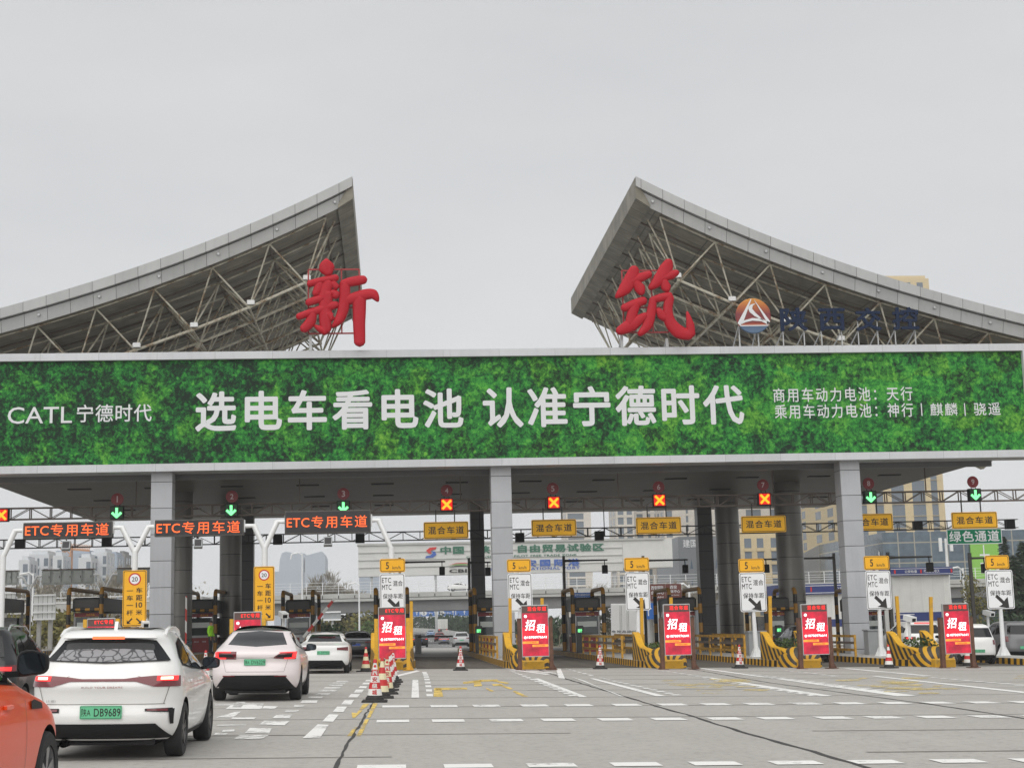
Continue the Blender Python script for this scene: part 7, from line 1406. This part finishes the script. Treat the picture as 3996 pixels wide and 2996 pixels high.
# ---------------------------------------------------------------- vegetation
def bare_tree(x, y, h, lab, spread=.5, seed=0, group='bare trees beyond the gate', dens=1.0, up=.55):
    rnd = random.Random(seed); z = gz(x, y); rmin = .00011 * y; t = thing('bare_tree', lab, 'tree', (x, y, z), group); tr = MB('bark'); tw = MB('bare_twig')
    def br(p, d, L, r, lev):
        q = p + d * L
        m_ = p.lerp(q, .5) + Vector((rnd.uniform(-1, 1), rnd.uniform(-1, 1), 0)) * L * .05
        (tr if lev < 2 else tw).tube([p, m_, q], [r, r * .8, r * .6], 6 if lev < 2 else 3, caps=False)
        if lev >= 5: return
        n = int((3 if lev < 1 else 4) * dens + rnd.random())
        for k in range(n):
            f = rnd.uniform(.45, 1.0) if lev else rnd.uniform(.6, 1.0); a = Vector((rnd.gauss(0, 1), rnd.gauss(0, 1), rnd.gauss(0, .5))).normalized(); nd = (d + a * spread + Vector((0, 0, up * .35))).normalized()
            br(p.lerp(q, f), nd, L * rnd.uniform(.55, .8), max(rmin, r * .5), lev + 1)
    br(Vector((x, y, z)), Vector((0, 0, 1)), h * .32, h * .018, 0); tr.build('trunk', t); tw.build('crown', t); return t
def tpx(px, ytop, Y, lab, **k): p = at(px, ytop, Y); return bare_tree(p.x, Y, (p.z - gz(p.x, Y)) * 1.02, lab, **k)
tpx(1300, 2190, 290, 'broad pale bare tree left of the hoarding', seed=3, spread=.55, dens=1.25); tpx(1225, 2215, 300, 'bare tree in front of the curved halls', seed=5, dens=1.2); tpx(1360, 2245, 280, 'low bare tree below the hoarding end', seed=9, dens=1.1)
for i, (px, yt, Y) in enumerate(((85, 2230, 230), (150, 2215, 240), (200, 2232, 225), (300, 2225, 250), (345, 2232, 235), (400, 2222, 245), (450, 2165, 255), (490, 2140, 260), (530, 2150, 250), (570, 2160, 240), (640, 2150, 260))):
    tpx(px, yt, Y, ['leftmost bare tree by the photo edge', 'bare tree under the second apartment block', 'bare tree left of the five-door display back', 'bare tree below the crane', 'bare tree above the five-door display back, right end', 'bare tree behind the second exit mast', 'bare tree below the brownish tower', 'tall bare tree beside the first yellow 20 sign', 'tall bare tree just left of the left square column', 'bare tree right behind the left square column', 'bare tree between the left columns'][i], seed=20 + i, dens=1.05, spread=.35, up=1.0)
for i, (px, yt, Y, l_) in enumerate(((2330, 2238, 275, 'bare tree left of the lane 6 white sign'), (2400, 2245, 270, 'bare tree just left of the lane 6 speed plate'), (2560, 2215, 240, 'bare tree above the brown signs, left'), (2620, 2222, 245, 'bare tree above the brown signs, right'), (2680, 2228, 238, 'bare tree right of the brown signs'), (2750, 2235, 240, 'bare tree left of the rear right column'), (3000, 2262, 200, 'bare tree right of the lane 7 white sign'), (3060, 2275, 205, 'low bare tree before the right round column'), (2180, 2400, 160, 'small reddish bare tree right of the lane 5 screen'))): tpx(px, yt, Y, l_, seed=50 + i, dens=1.0, spread=.45)
def spruce(px, ytop, Y, lab, R0, seed, mat='leaf_dark', n=1500):
    rnd = random.Random(seed); p = at(px, ytop, Y); x, z0 = p.x, gz(p.x, Y); H = p.z - z0; t = thing('evergreen_tree', lab, 'tree', (x, Y, z0), 'dark evergreens at the right'); b = MB('bark'); b.tube([(x, Y, z0), (x, Y, p.z - .3)], [.22, .04], 8); b.build('trunk', t); c = MB(mat)
    for k in range(n):
        u = rnd.random() ** .75; z = z0 + H * (.08 + .92 * (1 - u)); lay = .75 + .25 * math.sin(z * 5.2); r = R0 * u * (rnd.random() ** .45) * lay; a = rnd.uniform(0, 6.283); q = Vector((x + r * math.cos(a), Y + r * math.sin(a), z - r * .25)); d = Vector((math.cos(a), math.sin(a), -.35 + rnd.uniform(-.2, .3))) * rnd.uniform(.3, .62); s_ = Vector((-math.sin(a), math.cos(a), rnd.uniform(-.3, .3))) * rnd.uniform(.1, .22)
        c.face([q - s_, q + s_, q + d + s_ * .3, q + d - s_ * .3], mat)
    c.build('crown', t); return t
spruce(3915, 2092, 150, 'dark spruce with pointed top right of the green banner', 2.6, 1); spruce(3985, 2110, 145, 'dark spruce cut by the right edge of the photo', 3.0, 2, n=1900); spruce(3955, 2165, 140, 'lower dark spruce between the two taller ones', 2.4, 3); spruce(235, 2196, 330, 'small pointed conifer above the five-door display back', 2.5, 4, n=500)
def bush(px, ytop, Y, lab, R0, seed, mat, n=900, group='shrubs beyond the gate', name='shrub'):
    rnd = random.Random(seed); p = at(px, ytop, Y); x, z0 = p.x, gz(p.x, Y); H = p.z - z0; c = MB(mat); cl = [(rnd.uniform(-.7, .7) * R0, rnd.uniform(-.5, .5) * R0, rnd.uniform(.25, .8) * H, rnd.uniform(.3, .55)) for _ in range(9)]
    for k in range(n):
        cx, cy, cz, cr_ = rnd.choice(cl); v = Vector((rnd.gauss(0, 1), rnd.gauss(0, 1), rnd.gauss(0, 1))).normalized(); q = Vector((x + cx, Y + cy, z0 + cz)) + Vector((v.x * R0 * cr_, v.y * R0 * cr_, v.z * H * .28)) * rnd.random() ** .3; q.z = max(z0 + .05, q.z); a, d = [Vector((rnd.uniform(-1, 1), rnd.uniform(-1, 1), rnd.uniform(-1, 1))) * R0 * .09 for _ in range(2)]
        c.face([q, q + a, q + a + d, q + d], mat)
    return single(c, name, lab, 'shrub', (x, Y, z0), group)
bush(3825, 2235, 140, 'tall yellow green shrub below the green banner', 1.9, 1, 'leaf_olive', 1500); bush(2410, 2300, 262, 'olive green shrub behind the overpass rail left of the lane 6 sign', 4.5, 8, 'leaf_olive', 900)
for i, (px, yt, Y, r_, m_, l_) in enumerate(((260, 2385, 150, 4, 'leaf_olive', 'olive shrub right of the ribbed board'), (330, 2370, 155, 4.5, 'leaf_olive', 'olive shrub left of the red screen top'), (420, 2378, 152, 4.5, 'leaf_brown', 'brown shrub behind the first yellow 20 sign'), (1350, 2395, 260, 5, 'leaf_brown', 'rusty shrub on the bank right of the sign back'), (1420, 2385, 250, 5, 'leaf_olive', 'rounded olive tree on the bank right of the sign back'), (1455, 2400, 240, 4, 'leaf_mid', 'green shrub left of the cone row screen'), (1310, 2405, 270, 5, 'leaf_olive', 'olive shrub left on the bank beyond the barrier arm'), (1270, 2425, 120, 1.6, 'leaf_dark', 'dark shrub behind the booth of lane 3'), (3680, 2430, 160, 3, 'leaf_dark', 'dark shrub behind the rightmost screen'), (3900, 2400, 135, 4, 'leaf_dark', 'dark green shrub behind the small white van'))): bush(px, yt, Y, l_, r_, 30 + i, m_)
# dense planted banks that read as one mass
def mass(name, segs, mat, n, sz, seed):
    rnd = random.Random(seed); c = MB(mat)
    for (xa, ya, ha), (xb, yb, hb) in zip(segs[:-1], segs[1:]):
        for k in range(n):
            f = rnd.random(); x, y = xa + (xb - xa) * f, ya + (yb - ya) * f; H = (ha + (hb - ha) * f) * (.8 + .3 * math.sin(x * .9 + y * .4) * rnd.random()); q = Vector((x + rnd.uniform(-2, 2), y + rnd.uniform(-3, 3), gz(x, y) + H * rnd.random() ** .8)); a, d = [Vector((rnd.uniform(-.6, .6), rnd.uniform(-.6, .6), rnd.uniform(-.4, 1))) * sz for _ in range(2)]
            c.face([q, q + a, q + a + d, q + d], mat)
    return tag(c.build(name), 'dense dark planting along the right bank of the far highway' if seed == 1 else 'brownish thicket on the bank behind the left exit lanes', 'planting', kind='stuff')
mass('bank_planting', [(19, 175, 3.2), (18.5, 260, 3.6), (18.5, 340, 4.2), (12, 420, 4.6), (-8, 520, 5.6)], 'leaf_dark', 3600, .6, 1)
mass('thicket', [(-95, 226, 9), (-60, 228, 10), (-30, 230, 10)], 'bare_twig', 4200, .45, 2)
mass('undergrowth', [(-60, 150, 3.0), (-40, 150, 3.6), (-28, 152, 3)], 'leaf_olive', 2400, .33, 3)
for o in COL.objects:
    if o.name == 'undergrowth': o['label'] = 'olive undergrowth behind the left toll islands'
# ---------------------------------------------------------------- haze
hb = MB('white_metal'); hb.box(-1450, 1450, -60, 1700, -12, 130)
mt = bpy.data.materials.new('air'); mt.use_nodes = True; t_ = mt.node_tree; t_.nodes.clear(); pv = nn(t_, 'ShaderNodeVolumePrincipled'); om = nn(t_, 'ShaderNodeOutputMaterial'); t_.links.new(pv.outputs[0], om.inputs['Volume'])
pv.inputs['Color'].default_value = (.9, .93, .97, 1); pv.inputs['Density'].default_value = .0003; MATS['air'] = mt; hb.m = ['air'] * len(hb.m)
HZ = True
if HZ: tag(hb.build('haze'), kind='stuff')
